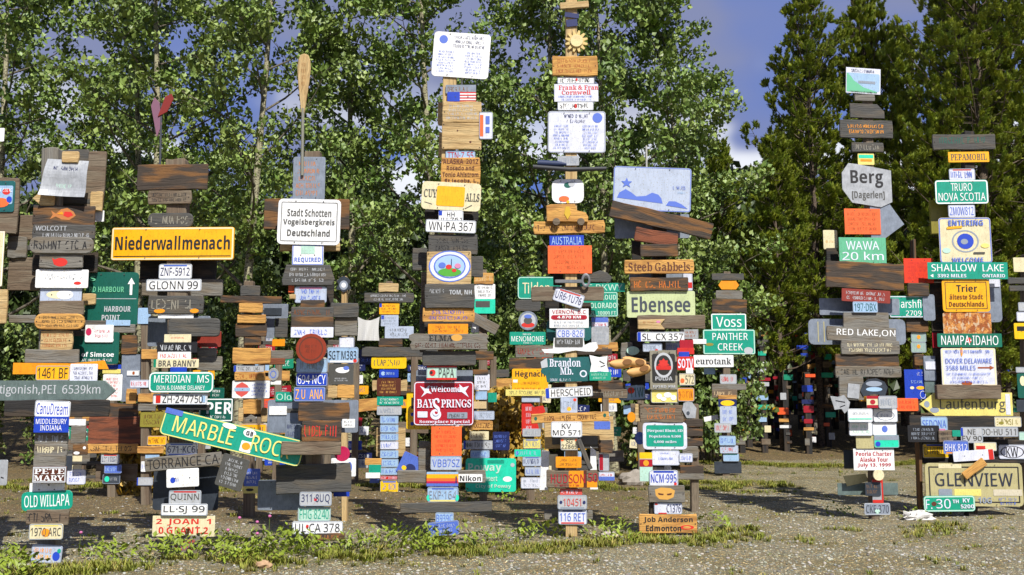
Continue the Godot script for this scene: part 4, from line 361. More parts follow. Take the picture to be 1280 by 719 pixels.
[0.435,0.74,-10.413,-1,0,0.093,0.182,0.006,0.006,"m:e2d8b0","painted_sign","small cream tag between the SG 2286S plate and the HUDSON board","sign",[],[["k",0.186]],0],
[0.746,0.845,-10.18,-1,-68,0.329,0.049,0.024,0.006,"w:wd","wooden_plank","dark slat slanting steeply above HUDSON","plank",[],[],0],
[0.58,0.764,-10.154,-1,0,0.263,0.113,0.006,0.008,"m:eb960c","painted_sign","orange board with dark script above HUDSON","sign",[],[["s",2,0,0,0.221,0.086,"582a18"]],0],
[0.984,0.916,-10.387,-1,0,0.151,0.133,0.024,0.006,"w:wr","wooden_plank","small dark peeling brown plank between the SG 2286S plate and the HUDSON board","plank",[],[["k",-0.36]],0],
[0.618,0.593,-10.196,-1,0,0.533,0.178,0.024,0.006,"w:wb","wooden_plank","wooden board with red letters reading HUDSON","plank",[],[["r",0.043,0,0.158,0.168,"eb960c",0,"panel"],["r",0.133,0,0.032,0.175,"582a18",0,"panel"],["r",0.203,-0.053,0.105,0.063,"eb960c",0,"panel"],["t","HUDSON",-0.043,0.004,0.352,0.089,"a80c24",1],["t","50",0.213,0.014,0.096,0.089,"a80c24",1],["s",1,-0.053,-0.064,0.267,0.028,"a80c24"]],0],
[0.967,0.747,-10.417,-1,0,0.11,0.183,0.004,0.015,"m:b4b8bc","license_plate","light grey licence plate with red patch between the SG 2286S plate and the HUDSON board","licence plate",[],[["b",0.002,0.006,"8c96a4"],["r",-0.027,0,0.038,0.162,"a80c24",0,"sticker"],["k",-0.338]],0],
[0.994,0.602,-10.416,-1,0,0.168,0.091,0.004,0.013,"m:d8dcea","license_plate","pale lilac licence plate with periwinkle blue patch below the SG 2286S plate","licence plate",[],[["b",0.002,0.006,"8c96a4"],["r",0,-0.023,0.166,0.04,"5470c8",0,"sticker"],["s",1,0,0.014,0.135,0.027,"cc2a20"],["k",-0.367]],0],
[0.607,0.46,-10.215,-1,0,0.23,0.065,0.006,0.005,"m:cc5048","painted_sign","red tag with pale lilac letters between the HUDSON board and the 10451 plate","sign",[],[["s",1,0,0,0.193,0.04,"d8dcea"]],0],
[0.591,0.205,-10.423,-1,0,0.51,0.098,0.024,0.006,"w:wg","wooden_plank","weathered grey plank between the 10451 plate and the 116 RET plate","plank",[],[],0],
[0.619,0.355,-10.212,-1,0,0.304,0.145,0.004,0.02,"m:b4b8bc","license_plate","light grey licence plate reading 10451","licence plate",[],[["r",0,-0.058,0.243,0.017,"8c96a4",0,"stripe"],["b",0.002,0.006,"8c96a4"],["e",-0.116,0,0.015,0.017,"16245c","emblem"],["e",0.122,0,0.015,0.017,"16245c","emblem"],["t","10451",0,0,0.182,0.075,"cc5048",1]],0],
[0.623,0.204,-10.234,-1,0,0.296,0.153,0.004,0.021,"m:d8dcea","license_plate","pale lilac licence plate reading 116 RET","licence plate",[],[["r",0,0.061,0.207,0.018,"3a4a88",0,"stripe"],["r",0,-0.061,0.237,0.018,"cc5048",0,"stripe"],["b",0.002,0.006,"8c96a4"],["t","116 RET",0,0,0.26,0.08,"5470c8",1]],0],
[1.534,3.289,-10.547,-2,0,0.815,0.267,0.006,0.019,"v:8c96a4","painted_sign","long bare grey metal sign between the slanting dark board and the ornate tan plank","sign",[],[],0],
[1.511,3.657,-10.334,-2,-2.5,0.836,0.483,0.006,0.034,"m:b4c0d4","painted_sign","large pale blue sign with blue mountains and a star","sign",[],[["b",0.004,0.007,"5470c8"],["p",[-0.376,-0.106,-0.351,-0.048,-0.284,-0.01,-0.217,-0.048,-0.167,-0.087,-0.067,-0.077,0,-0.039,0.067,-0.058,0.1,-0.097,0.117,-0.155],"5470c8","mountains"],["p",[0.151,-0.174,0.184,-0.126,0.251,-0.126,0.318,-0.155,0.385,-0.203],"5470c8","mountains"],["p",[-0.276,0.116,-0.259,0.077,-0.217,0.077,-0.251,0.048,-0.234,0.01,-0.276,0.034,-0.318,0.01,-0.301,0.048,-0.335,0.077,-0.293,0.077],"5470c8","star"],["s",1,0.301,0.024,0.151,0.048,"5470c8"],["s",1,0.318,-0.029,0.084,0.029,"9cbcdc"]],0],
[1.357,2.994,-10.553,-2,0,0.105,0.282,0.024,0.006,"w:wk","wooden_plank","small blackened plank between the slanting dark board and the ornate tan plank","plank",[],[["k",0.245]],0],
[1.598,3.316,-10.314,-2,-13.5,1.113,0.178,0.024,0.006,"w:wr","wooden_plank","long dark board slanting below the blue mountains sign","plank",[],[],0],
[1.538,3.122,-10.288,-2,-11,0.46,0.147,0.024,0.006,"w:rb_","wooden_plank","red brown plank tilted under the slanting dark board","plank",[],[],0],
[1.56,2.976,-10.258,-2,0,0.399,0.137,0.024,0.006,"w:wr","wooden_plank","dark peeling brown plank between the slanting dark board and the ornate tan plank","plank",[],[],0],
[1.608,2.728,-10.544,-2,0,0.662,0.079,0.006,0.006,"v:8c96a4","painted_sign","long bare grey metal sign between the ornate tan plank and the Ebensee sign","sign",[],[],0],
[1.562,2.804,-10.283,-2,0,0.738,0.146,0.024,0.006,"w:wo","wooden_plank","tan plank with ornate dark letters","plank",[],[["t","Steeb Gabbels",0,0,0.65,0.096,"582a18",2]],0],
[1.563,2.619,-10.308,-2,0,0.62,0.145,0.024,0.006,"w:wr","wooden_plank","dark plank with carved orange row above Ebensee","plank",[],[["s",1,0,0,0.521,0.09,"c06818"]],0],
[1.909,2.679,-10.523,-2,0,0.104,0.21,0.004,0.015,"m:d8dcea","license_plate","pale lilac licence plate with bright red patch below the ornate tan plank","licence plate",[],[["b",0.002,0.006,"8c96a4"],["r",0.021,-0.042,0.051,0.062,"cc2a20",0,"sticker"],["k",-0.308]],0],
[1.582,2.408,-10.331,-2,0,0.722,0.282,0.02,0.02,"m:c4d09c","painted_sign","pale green town sign reading Ebensee","sign",[],[["t","Ebensee",0,0,0.621,0.169,"3c444e",0]],0],
[1.353,1.849,-10.553,-2,0,0.164,0.903,0.024,0.006,"w:wk","wooden_plank","small blackened plank between the SL CX 357 plate and the maple leaf sign","plank",[],[["k",0.217]],0],
[1.683,2.219,-10.302,-2,0,0.718,0.144,0.024,0.006,"w:wb","wooden_plank","long brown plank between the Ebensee sign and the SL CX 357 plate","plank",[],[],0],
[1.471,2.191,-10.281,-2,0,0.287,0.11,0.018,0,"w:wt","wooden_plank","pale swallowtail flag board below Ebensee","plank",[-0.143,0.049,0.143,0.055,0.1,0,0.143,-0.055,-0.143,-0.049],[["e",0.072,0.027,0.023,0.013,"cc80a4","emblem"],["s",1,-0.029,0.022,0.115,0.022,"b8743c"]],0],
[1.57,2.062,-10.288,-2,0,0.498,0.101,0.004,0.014,"m:eceeee","license_plate","white licence plate reading SL CX 357","licence plate",[],[["b",0.002,0.006,"8c96a4"],["r",-0.227,0,0.034,0.098,"1840b8",0,"country_band"],["t","SL  CX 357",0.02,0,0.428,0.067,"1e1e20",1]],0],
[1.484,1.95,-10.316,-2,0,0.203,0.093,0.004,0.013,"m:b4c0d4","license_plate","pale blue licence plate with bare grey metal letters below the SL CX 357 plate","licence plate",[],[["b",0.002,0.006,"8c96a4"],["e",0.041,-0.028,0.016,0.014,"cc2a20","emblem"],["s",1,0,0,0.17,0.058,"8c96a4"]],0],
[1.763,1.966,-10.539,-2,0,0.216,0.104,0.004,0.015,"m:b4c0d4","license_plate","pale blue licence plate with periwinkle blue letters below the SL CX 357 plate","licence plate",[],[["b",0.002,0.006,"8c96a4"],["s",1,0,0,0.181,0.064,"5470c8"],["k",-0.181]],0],
[1.594,1.713,-10.303,-2,0,0.286,0.411,0.02,0.004,"m:8e8a78","painted_sign","dark sign with red maple leaf in a ring","sign",[],[["r",0,0.016,0.242,0.307,"2c2c28",0,"panel"],["g",0,0.049,0.097,0.133,0.794,"b4b8bc"],["p",[0,0.123,0.017,0.099,0.046,0.099,0.04,0.07,0.063,0.049,0.029,0.041,-0.029,0.041,-0.063,0.049,-0.04,0.07,-0.046,0.099,-0.017,0.099],"cc2a20","maple_leaf"],["r",0,0.021,0.158,0.04,"cc2a20",0,"stripe"],["t","PULDA",0,-0.09,0.177,0.041,"b4b8bc",0],["t","FJORD KM",0,-0.177,0.229,0.033,"b4b8bc",0]],0],
[1.917,2.105,-10.533,-2,0,0.19,0.104,0.006,0.007,"v:b4b8bc","painted_sign","small light grey tag with rusty letters below the Ebensee sign","sign",[],[["s",2,0,0,0.16,0.079,"9c4a14"],["k",-0.33]],0],
[1.836,1.981,-10.27,-2,0,0.143,0.093,0.006,0.006,"m:a80c24","painted_sign","small red tag between the SL CX 357 plate and the maple leaf sign","sign",[],[],0],
[1.824,1.909,-10.259,-2,0,0.177,0.067,0.006,0.005,"m:cc2a20","painted_sign","small bright red tag between the SL CX 357 plate and the maple leaf sign","sign",[],[],0],
[1.804,1.871,-10.249,-2,0,0.109,0.059,0.006,0.004,"m:1840b8","painted_sign","small blue tag between the SL CX 357 plate and the maple leaf sign","sign",[],[],0],
[1.816,1.779,-10.237,-2,0,0.176,0.142,0.006,0.01,"m:cc2a20","painted_sign","bright red panel with pale letters beside the maple leaf","sign",[],[["t","SOTV",0,0,0.155,0.097,"d8dcea",0]],0],
[1.877,1.618,-10.535,-2,0,0.181,0.129,0.004,0.018,"m:e2d8b0","license_plate","cream licence plate reading 572","licence plate",[],[["b",0.002,0.006,"8c96a4"],["e",-0.045,-0.013,0.022,0.026,"f46a30","emblem"],["t","572",0.033,0,0.09,0.085,"50504c",1],["k",-0.303]],0],
[1.854,1.703,-10.225,-2,0,0.075,0.058,0.006,0.004,"m:eceeee","painted_sign","small white tag between the SL CX 357 plate and the 572 plate","sign",[],[],0],
[1.606,1.438,-10.311,-2,0,0.294,0.142,0.004,0.02,"m:e6d878","license_plate","pale yellow flecked plate under the maple leaf sign","licence plate",[],[["b",0.002,0.006,"8c96a4"],["e",-0.059,0,0.029,0.028,"eceeee","emblem"],["e",0.029,0.014,0.041,0.028,"eceeee","emblem"],["e",0.088,-0.014,0.029,0.028,"eceeee","emblem"],["e",-0.015,-0.028,0.029,0.021,"eceeee","emblem"]],0],
[1.822,1.454,-10.291,-2,0,0.176,0.142,0.004,0.02,"m:eb960c","license_plate","amber licence plate with rusty letters between the 19 11W plate and the green population sign","licence plate",[],[["b",0.002,0.006,"8c96a4"],["s",1,0,0,0.148,0.088,"9c4a14"]],0],
[1.285,1.477,-10.526,-2,3,0.283,0.153,0.004,0.021,"m:9cbcdc","license_plate","light blue licence plate reading 19 11W","licence plate",[],[["b",0.002,0.006,"8c96a4"],["e",-0.006,0.023,0.037,0.034,"e03a18","emblem"],["t","19·11W",0,0,0.249,0.101,"1d5f60",1],["k",0.272]],0],
[1.237,1.895,-10.528,-2,0,0.129,0.24,0.024,0.006,"w:wg","wooden_plank","small weathered grey plank between the SL CX 357 plate and the maple leaf sign","plank",[],[["k",0.329]],0],
[1.298,1.924,-10.497,-2,0,0.137,0.094,0.02,0,"m:b4d8c8","sign_ornament","small mint oval medal beside the black post","ornament",[0.069,0,0.065,-0.015,0.055,-0.028,0.04,-0.038,0.021,-0.045,0,-0.047,-0.021,-0.045,-0.04,-0.038,-0.055,-0.028,-0.065,-0.015,-0.069,0,-0.065,0.015,-0.055,0.028,-0.04,0.038,-0.021,0.045,0,0.047,0.021,0.045,0.04,0.038,0.055,0.028,0.065,0.015],[["k",0.265]],0],
[1.569,1.258,-10.331,-2,0,0.461,0.183,0.024,0.006,"w:wb","wooden_plank","brown plank with orange carved rows above the population sign","plank",[],[["s",2,0,0,0.387,0.139,"c06818"]],0],
[1.357,1.26,-10.553,-2,0,0.086,0.195,0.024,0.006,"w:wt","wooden_plank","small pale tan plank between the 19 11W plate and the green population sign","plank",[],[["k",0.197]],0],
[1.856,1.296,-10.292,-2,0,0.151,0.175,0.008,0,"v:b4b8bc","sign_ornament","grey white animal head cutout","ornament",[-0.06,0.07,-0.015,0.087,0.03,0.079,0.075,0.017,0.06,-0.087,-0.03,-0.087,-0.075,0],[["e",-0.015,-0.035,0.018,0.021,"3c444e","emblem"]],0],
[1.236,1.294,-10.557,-2,0,0.077,0.094,0.006,0.005,"m:9cbcdc","painted_sign","small light blue tag between the 19 11W plate and the green population sign","sign",[],[["k",0.32]],0],
[1.278,1.217,-10.545,-2,0,0.085,0.11,0.02,0,"m:eb960c","sign_ornament","small amber oval tag on the post edge","ornament",[0.043,0,0.041,-0.017,0.035,-0.032,0.025,-0.045,0.013,-0.052,0,-0.055,-0.013,-0.052,-0.025,-0.045,-0.035,-0.032,-0.041,-0.017,-0.043,0,-0.041,0.017,-0.035,0.032,-0.025,0.045,-0.013,0.052,0,0.055,0.013,0.052,0.025,0.045,0.035,0.032,0.041,0.017],[["k",0.273]],0],
[1.6,1.026,-10.324,-2,0,0.46,0.282,0.006,0.039,"m:d8dcea","painted_sign","green population sign with wide white border","sign",[],[["r",0,0,0.39,0.222,"0a9a80",0,"panel"],["t","Pierpont Blunt, SD",0,0.051,0.368,0.037,"d8dcea",2],["t","Population 9,000",0,-0.008,0.331,0.034,"d8dcea",2],["t","4,000 miles",0,-0.062,0.239,0.031,"d8dcea",2]],0],
[1.367,0.993,-10.553,-2,0,0.111,0.135,0.02,0,"m:5470c8","sign_ornament","blue oval badge behind the green population sign","ornament",[0.055,0,0.053,-0.021,0.045,-0.04,0.033,-0.055,0.017,-0.064,0,-0.068,-0.017,-0.064,-0.033,-0.055,-0.045,-0.04,-0.053,-0.021,-0.055,0,-0.053,0.021,-0.045,0.04,-0.033,0.055,-0.017,0.064,0,0.068,0.017,0.064,0.033,0.055,0.045,0.04,0.053,0.021],[["s",1,0,0,0.067,0.041,"9cbcdc"],["k",0.181]],0],
[1.606,0.798,-10.33,-2,0,0.292,0.157,0.004,0.022,"m:d8dcea","license_plate","pale lilac licence plate between the green population sign and the NCM 995 plate","licence plate",[],[["b",0.002,0.006,"8c96a4"],["s",1,0,0.047,0.117,0.022,"5470c8"],["s",1,0,-0.008,0.146,0.031,"5470c8"]],0],
[1.813,0.799,-10.312,-2,0,0.142,0.091,0.004,0.013,"m:d8dcea","license_plate","pale lilac licence plate with periwinkle blue letters below the green population sign","licence plate",[],[["b",0.002,0.006,"8c96a4"],["s",1,0,0,0.119,0.056,"5470c8"]],0],
[1.4,0.704,-10.337,-2,0,0.134,0.296,0.006,0.004,"m:b4d8c8","painted_sign","upright panel of yellow red and mint fields","sign",[],[["r",0,0.118,0.132,0.064,"f2c400",0,"panel"],["r",0,0.041,0.132,0.076,"a80c24",0,"panel"],["e",0,0.041,0.029,0.03,"eb960c","emblem"]],0],
[1.655,0.678,-10.543,-2,0,0.085,0.059,0.02,0,"m:eceeee","sign_ornament","small white oval above the NCM plate","ornament",[0.043,0,0.04,-0.009,0.034,-0.017,0.025,-0.024,0.013,-0.028,0,-0.029,-0.013,-0.028,-0.025,-0.024,-0.034,-0.017,-0.04,-0.009,-0.043,0,-0.04,0.009,-0.034,0.017,-0.025,0.024,-0.013,0.028,0,0.029,0.013,0.028,0.025,0.024,0.034,0.017,0.04,0.009],[["k",-0.113]],0],
[1.579,0.59,-10.317,-2,0,0.3,0.164,0.004,0.023,"m:d8dcea","license_plate","pale lilac licence plate reading NCM 995","licence plate",[],[["r",0,0.066,0.21,0.02,"1840b8",0,"stripe"],["b",0.002,0.006,"8c96a4"],["e",0.12,-0.057,0.015,0.016,"cc2a20","emblem"],["t","NCM·995",0,0,0.264,0.085,"1840b8",1]],0],
[1.604,0.433,-10.307,-2,0,0.381,0.171,0.024,0.006,"w:wg","wooden_plank","grey plank with a pale tan carved patch in its middle","plank",[],[["p",[-0.122,0.043,-0.057,0.065,0.038,0.058,0.084,0.034,0.069,-0.034,0.008,-0.06,-0.076,-0.055,-0.114,-0.017],"cf9c48","emblem"],["p",[-0.091,0.009,-0.03,0,-0.038,-0.014,-0.084,-0.01],"582a18","emblem"],["p",[0,0,0.053,0.01,0.046,-0.01,0.008,-0.014],"582a18","emblem"]],0],
[1.618,0.284,-10.311,-2,0,0.29,0.122,0.004,0.017,"m:d8dcea","license_plate","pale lilac licence plate reading C1376","licence plate",[],[["b",0.002,0.006,"8c96a4"],["r",-0.122,0.043,0.029,0.018,"cc2a20",0,"sticker"],["r",-0.058,-0.051,0.086,0.012,"cc2a20",0,"sticker"],["t","C1376",0.058,0,0.145,0.081,"16245c",1]],0],
[1.616,0.126,-10.33,-2,0,0.604,0.195,0.024,0.006,"w:wo","wooden_plank","orange tan plank with black name above Edmonton at ground level","plank",[],[["g",0.193,-0.035,0.042,0.013,1.714,"cc2a20"],["t","Job Anderson",0,0.039,0.507,0.066,"1e1e20",0],["t","Edmonton",-0.048,-0.043,0.362,0.062,"1e1e20",0]],0],
[2.316,1.107,-12.534,0,0,0.224,0.101,0.024,0.006,"w:wr","wooden_plank","small dark peeling brown plank on the short rear post stacked with rusty planks","plank",[],[],0],
[2.314,0.987,-12.534,0,0,0.223,0.1,0.024,0.006,"w:wr","wooden_plank","small dark peeling brown plank on the short rear post stacked with rusty planks","plank",[],[],0],
[2.311,0.866,-12.534,0,0,0.223,0.1,0.024,0.006,"w:wr","wooden_plank","small dark peeling brown plank on the short rear post stacked with rusty planks","plank",[],[],0],
[2.258,0.741,-12.534,0,0,0.202,0.15,0.024,0.006,"w:wg","wooden_plank","small weathered grey plank on the short rear post stacked with rusty planks","plank",[],[],0],
[2.274,0.527,-12.534,0,0,0.303,0.1,0.024,0.006,"w:wr","wooden_plank","dark peeling brown plank on the short rear post stacked with rusty planks","plank",[],[],0],
[2.252,0.437,-12.534,0,0,0.343,0.08,0.024,0.006,"w:wg","wooden_plank","weathered grey plank on the short rear post stacked with rusty planks","plank",[],[],0],
[4.107,3.727,-18.434,0,0,0.608,0.123,0.024,0.006,"w:wd","wooden_plank","dark weathered plank above the Voss sign","plank",[],[],0],
[4.121,3.568,-18.434,0,0,0.395,0.168,0.008,0,"m:eb960c","sign_ornament","amber hexagonal tag above the Voss sign","ornament",[-0.198,0,-0.138,0.084,0.138,0.084,0.198,0,0.138,-0.084,-0.138,-0.084],[],0],
[4.121,3.383,-18.434,0,0,0.501,0.168,0.024,0.006,"w:wg","wooden_plank","weathered grey plank above the Voss sign","plank",[],[],0],
[4.124,3.238,-18.434,0,0,0.667,0.122,0.024,0.006,"w:wr","wooden_plank","dark peeling brown plank above the Voss sign","plank",[],[],0],
[4.121,3.108,-18.434,0,0,0.667,0.137,0.024,0.006,"w:wr","wooden_plank","dark peeling brown plank above the Voss sign","plank",[],[],0],
[4.104,2.867,-18.434,0,0,0.666,0.319,0.006,0.032,"m:0a9a80","painted_sign","green sign reading Voss","sign",[],[["b",0.004,0.02,"eceeee"],["t","Voss",0,0,0.48,0.191,"eceeee",1]],0],
[4.099,2.487,-18.423,0,0,0.981,0.468,0.006,0.033,"m:0a9a80","painted_sign","green road sign reading PANTHER CREEK","sign",[],[["b",0.004,0.02,"b4d8c8"],["e",0.363,-0.164,0.088,0.066,"b4b8bc","emblem"],["e",-0.373,-0.047,0.079,0.028,"8c8430","emblem"],["t","PANTHER",0.02,0.103,0.667,0.131,"eceeee",1],["t","CREEK",0.02,-0.094,0.471,0.131,"eceeee",1]],0],
[3.538,2.494,-18.408,0,0,0.256,0.091,0.006,0.006,"m:eceeee","painted_sign","small white tag below the Voss sign","sign",[],[],0],
[3.799,2.126,-18.434,0,0,0.754,0.226,0.006,0.016,"m:eceeee","painted_sign","white strip sign with black serif letters under PANTHER CREEK","sign",[],[["t","eurotank",0,0,0.663,0.126,"1e1e20",2]],0],
[3.748,1.943,-18.576,0,0,0.212,0.121,0.006,0.008,"m:9cbcdc","painted_sign","small light blue tag below the PANTHER CREEK sign","sign",[],[["k",0.309]],0],
[4.069,1.789,-18.434,0,0,0.316,0.18,0.004,0.025,"m:b4b8bc","license_plate","light grey licence plate with bright red letters below the PANTHER CREEK sign","licence plate",[],[["b",0.002,0.006,"8c96a4"],["s",1,0,0,0.265,0.111,"cc2a20"]],0],
[4.076,1.639,-18.434,0,0,0.646,0.119,0.024,0.006,"w:wg","wooden_plank","weathered grey plank below the PANTHER CREEK sign","plank",[],[],0],
[3.984,1.519,-18.405,0,0,0.479,0.149,0.024,0.006,"w:wb","wooden_plank","brown plank with tan letters below the PANTHER CREEK sign","plank",[],[["s",1,0,0,0.403,0.092,"cdb488"]],0],
[4.028,1.445,-18.376,0,0,0.344,0.089,0.024,0.006,"w:wo","wooden_plank","small orange varnished plank below the PANTHER CREEK sign","plank",[],[],0],
[4.023,1.341,-18.347,0,0,0.343,0.148,0.006,0.01,"m:16245c","painted_sign","navy tag with yellow oval under PANTHER CREEK","sign",[],[["e",0,0,0.13,0.052,"f2c400","emblem"]],0],
[4.03,1.111,-18.335,0,0,0.313,0.34,0.006,0.022,"m:b4c0d4","painted_sign","small pale blue tag with periwinkle blue letters below the PANTHER CREEK sign","sign",[],[["s",2,0,0,0.263,0.258,"5470c8"]],0],
[3.757,1.055,-18.576,0,10,0.272,0.09,0.006,0.006,"m:eceeee","painted_sign","small white tag below the PANTHER CREEK sign","sign",[],[["k",0.273]],0],
[3.918,0.883,-18.324,0,0,0.312,0.177,0.004,0.025,"m:b4b8bc","license_plate","light grey licence plate with red letters below the PANTHER CREEK sign","licence plate",[],[["b",0.002,0.006,"8c96a4"],["s",1,0,0,0.262,0.11,"cc5048"]],0],
[4.007,0.647,-18.351,0,0,0.312,0.176,0.004,0.025,"m:9cbcdc","license_plate","light blue licence plate with periwinkle blue letters below the PANTHER CREEK sign","licence plate",[],[["b",0.002,0.006,"8c96a4"],["s",1,0,0,0.262,0.109,"5470c8"]],0],
[4.038,0.484,-18.376,0,0,0.342,0.147,0.004,0.021,"m:b4c0d4","license_plate","pale blue licence plate with red letters below the PANTHER CREEK sign","licence plate",[],[["b",0.002,0.006,"8c96a4"],["s",1,0,0,0.287,0.091,"cc5048"]],0],
[4.077,0.336,-18.401,0,0,0.298,0.147,0.004,0.021,"m:9cbcdc","license_plate","light blue licence plate below the PANTHER CREEK sign","licence plate",[],[["r",0,0.059,0.208,0.018,"22d4ae",0,"stripe"],["b",0.002,0.006,"8c96a4"]],0],
[4.02,0.15,-18.434,0,0,0.506,0.22,0.006,0.015,"v:3c444e","painted_sign","dark blue-grey slab at the foot of the Voss post","sign",[],[],0],
[4.395,5.365,-11.838,3,-3,0.44,0.33,0.006,0.004,"m:d8dcea","painted_sign","white picture sign of a lake and green hills","sign",[],[["r",0,-0.017,0.416,0.228,"9cbcdc",0,"picture"],["p",[-0.211,-0.149,-0.211,0.099,-0.158,0.05,-0.123,0,0,-0.083,0.176,-0.132,0.176,-0.149],"62b48c","emblem"],["r",0.044,-0.017,0.217,0.033,"8c96a4",0,"hills"],["s",1,0,0.126,0.308,0.043,"16245c"],["s",1,0,-0.145,0.352,0.026,"50504c"]],0],
[4.399,5.143,-11.838,3,0,0.259,0.082,0.024,0.006,"w:wg","wooden_plank","small weathered grey plank between the lake picture sign and the amber lettered plank","plank",[],[],0],
[4.424,4.971,-11.839,3,0,0.438,0.205,0.018,0,"w:wd","wooden_plank","dark board with one rounded corner below the lake picture","plank",[-0.219,0.102,0.131,0.092,0.219,0,0.219,-0.092,-0.219,-0.082],[],0],
[4.403,4.744,-11.838,3,0,0.675,0.224,0.024,0.006,"w:wd","wooden_plank","dark plank with two rows of amber letters","plank",[],[["s",2,0,0,0.581,0.134,"eb960c"]],0],
[4.408,4.511,-11.838,3,0,0.406,0.122,0.024,0.006,"w:wd","wooden_plank","dark weathered plank with grey letters between the amber lettered plank and the Berg sign","plank",[],[["s",1,0,0,0.341,0.075,"8a8678"]],0],
[4.388,4.363,-11.837,3,0,0.208,0.142,0.006,0.01,"m:e6d878","painted_sign","small yellow and green card above Berg","sign",[],[["r",0,0.035,0.184,0.042,"22d4ae",0,"sticker"],["r",0,-0.014,0.143,0.028,"eb960c",0,"sticker"]],0],
[4.626,3.594,-11.85,3,0,0.433,0.449,0.008,0,"v:8c96a4","sign_ornament","blue-grey metal pentagon behind the Berg sign","ornament",[-0.216,0.18,0.022,0.225,0.208,-0.045,-0.043,-0.225,-0.216,-0.225],[],0],
[4.38,4.032,-11.824,3,0,0.622,0.553,0.008,0,"v:b4b8bc","painted_sign","light grey town sign with cut corners reading Berg","sign",[-0.224,0.276,-0.112,0.265,0.311,0.188,0.311,-0.21,0.168,-0.276,-0.193,-0.221,-0.311,-0.055,-0.311,0.155],[["t","Berg",0,0.077,0.41,0.221,"1e1e20",0],["t","[Dagerlen]",0.012,-0.133,0.41,0.122,"50504c",0]],0],
[4.307,3.577,-11.82,3,0,0.452,0.319,0.006,0.004,"m:f46a30","painted_sign","orange notice with dark print between Berg and WAWA","sign",[],[["s",4,0,0,0.38,0.242,"9c4a14"]],0],
[3.958,3.378,-11.987,3,0,0.179,0.242,0.006,0.013,"m:e2d8b0","painted_sign","small cream tag between the Berg sign and the WAWA 20 km sign","sign",[],[["s",1,0,-0.024,0.125,0.034,"cf9c48"],["k",0.483]],0],
[3.966,3.173,-11.975,3,0,0.149,0.2,0.024,0.006,"w:wk","wooden_plank","small blackened plank between the WAWA 20 km sign and the large dark streaked plank","plank",[],[["k",0.46]],0],
[4.293,3.214,-11.819,3,0,0.587,0.327,0.006,0.004,"m:62b48c","painted_sign","faded green sign reading WAWA 20 km","sign",[],[["t","WAWA",0,0.065,0.414,0.105,"d8dcea",1],["t","20 km",0,-0.065,0.517,0.105,"d8dcea",1]],0],
[4.299,2.904,-11.809,3,-2.5,0.974,0.324,0.024,0.006,"w:wr","wooden_plank","large dark plank with orange streaks below WAWA","plank",[],[],0],
[4.296,2.653,-11.779,3,-3,0.602,0.156,0.006,0.011,"m:8c3428","painted_sign","red brown board with two rows of white letters","sign",[],[["s",2,0,0,0.505,0.119,"b4b8bc"]],0],
[4.292,2.543,-12.005,3,0,1.008,0.208,0.006,0.015,"v:8c96a4","painted_sign","long bare grey metal sign between the large dark streaked plank and the RED LAKE plank","sign",[],[],0],
[4.278,2.516,-11.767,3,0,0.31,0.136,0.004,0.019,"m:9cbcdc","license_plate","light blue licence plate reading 197 DBX","licence plate",[],[["b",0.002,0.006,"8c96a4"],["t","197·DBX",0,0,0.273,0.09,"1d5f60",1]],0],
[4.25,2.232,-12.002,3,0,1.221,0.316,0.006,0.063,"v:8c96a4","painted_sign","wide bare grey metal sheet behind RED LAKE","sign",[],[["r",-0.489,0,0.012,0.249,"b8b080",0,"sticker"],["r",-0.415,0,0.012,0.249,"b8b080",0,"sticker"]],0],
[4.293,2.358,-11.814,3,0,0.572,0.185,0.024,0.006,"w:wg","wooden_plank","weathered grey plank between the 197 DBX plate and the RED LAKE plank","plank",[],[],0],
[4.219,2.186,-11.781,3,-1.5,0.859,0.174,0.024,0.006,"w:wg","wooden_plank","grey plank with white letters reading RED LAKE ON","plank",[],[["t","RED LAKE,ON",0.052,0.017,0.722,0.087,"eceeee",1]],0],
[4.309,2.025,-11.756,3,0,0.721,0.163,0.024,0.006,"w:wg","wooden_plank","weathered grey plank with cream letters below the RED LAKE plank","plank",[],[["s",2,0,0,0.606,0.124,"e2d8b0"]],0],
[4.272,1.868,-11.779,3,0,0.779,0.154,0.024,0.006,"w:wr","wooden_plank","long dark peeling brown plank between the RED LAKE plank and the red lettered tour board","plank",[],[],0],
[4.272,1.733,-11.75,3,0,0.805,0.134,0.024,0.006,"w:wg","wooden_plank","long weathered grey plank with dark letters below the RED LAKE plank","plank",[],[["s",1,0,0,0.676,0.083,"343430"]],0],
[4.045,1.537,-11.709,3,0,0.305,0.275,0.024,0.006,"w:wg","wooden_plank","weathered grey plank between the RED LAKE plank and the red lettered tour board","plank",[],[],0],
[4.065,1.504,-11.681,3,-6,0.143,0.171,0.006,0.01,"v:b4b8bc","painted_sign","small light grey tag between the RED LAKE plank and the red lettered tour board","sign",[],[],0],
[4.314,1.547,-11.694,3,0,0.334,0.218,0.008,0,"v:3c444e","sign_ornament","dark cap shaped object with pale blue stripe","ornament",[-0.133,0.044,-0.067,0.098,0.033,0.109,0.133,0.065,0.167,0,0.133,-0.098,0,-0.076,-0.133,-0.109,-0.167,-0.044],[["e",0,-0.022,0.1,0.026,"9cbcdc","emblem"],["e",0,0.044,0.1,0.033,"8c96a4","emblem"]],0],
[3.894,1.348,-11.661,3,0,0.238,0.217,0.008,0,"v:b4b8bc","sign_ornament","crooked white metal cutout with black streaks","ornament",[-0.119,0.098,-0.024,0.087,0.048,0.109,0.119,0.022,0.095,-0.065,0.048,-0.109,0.012,-0.054,-0.071,-0.065],[["r",0,0.033,0.117,0.013,"1e1e20",10,"sticker"],["r",0.024,-0.022,0.07,0.011,"1e1e20",-20,"sticker"]],0],
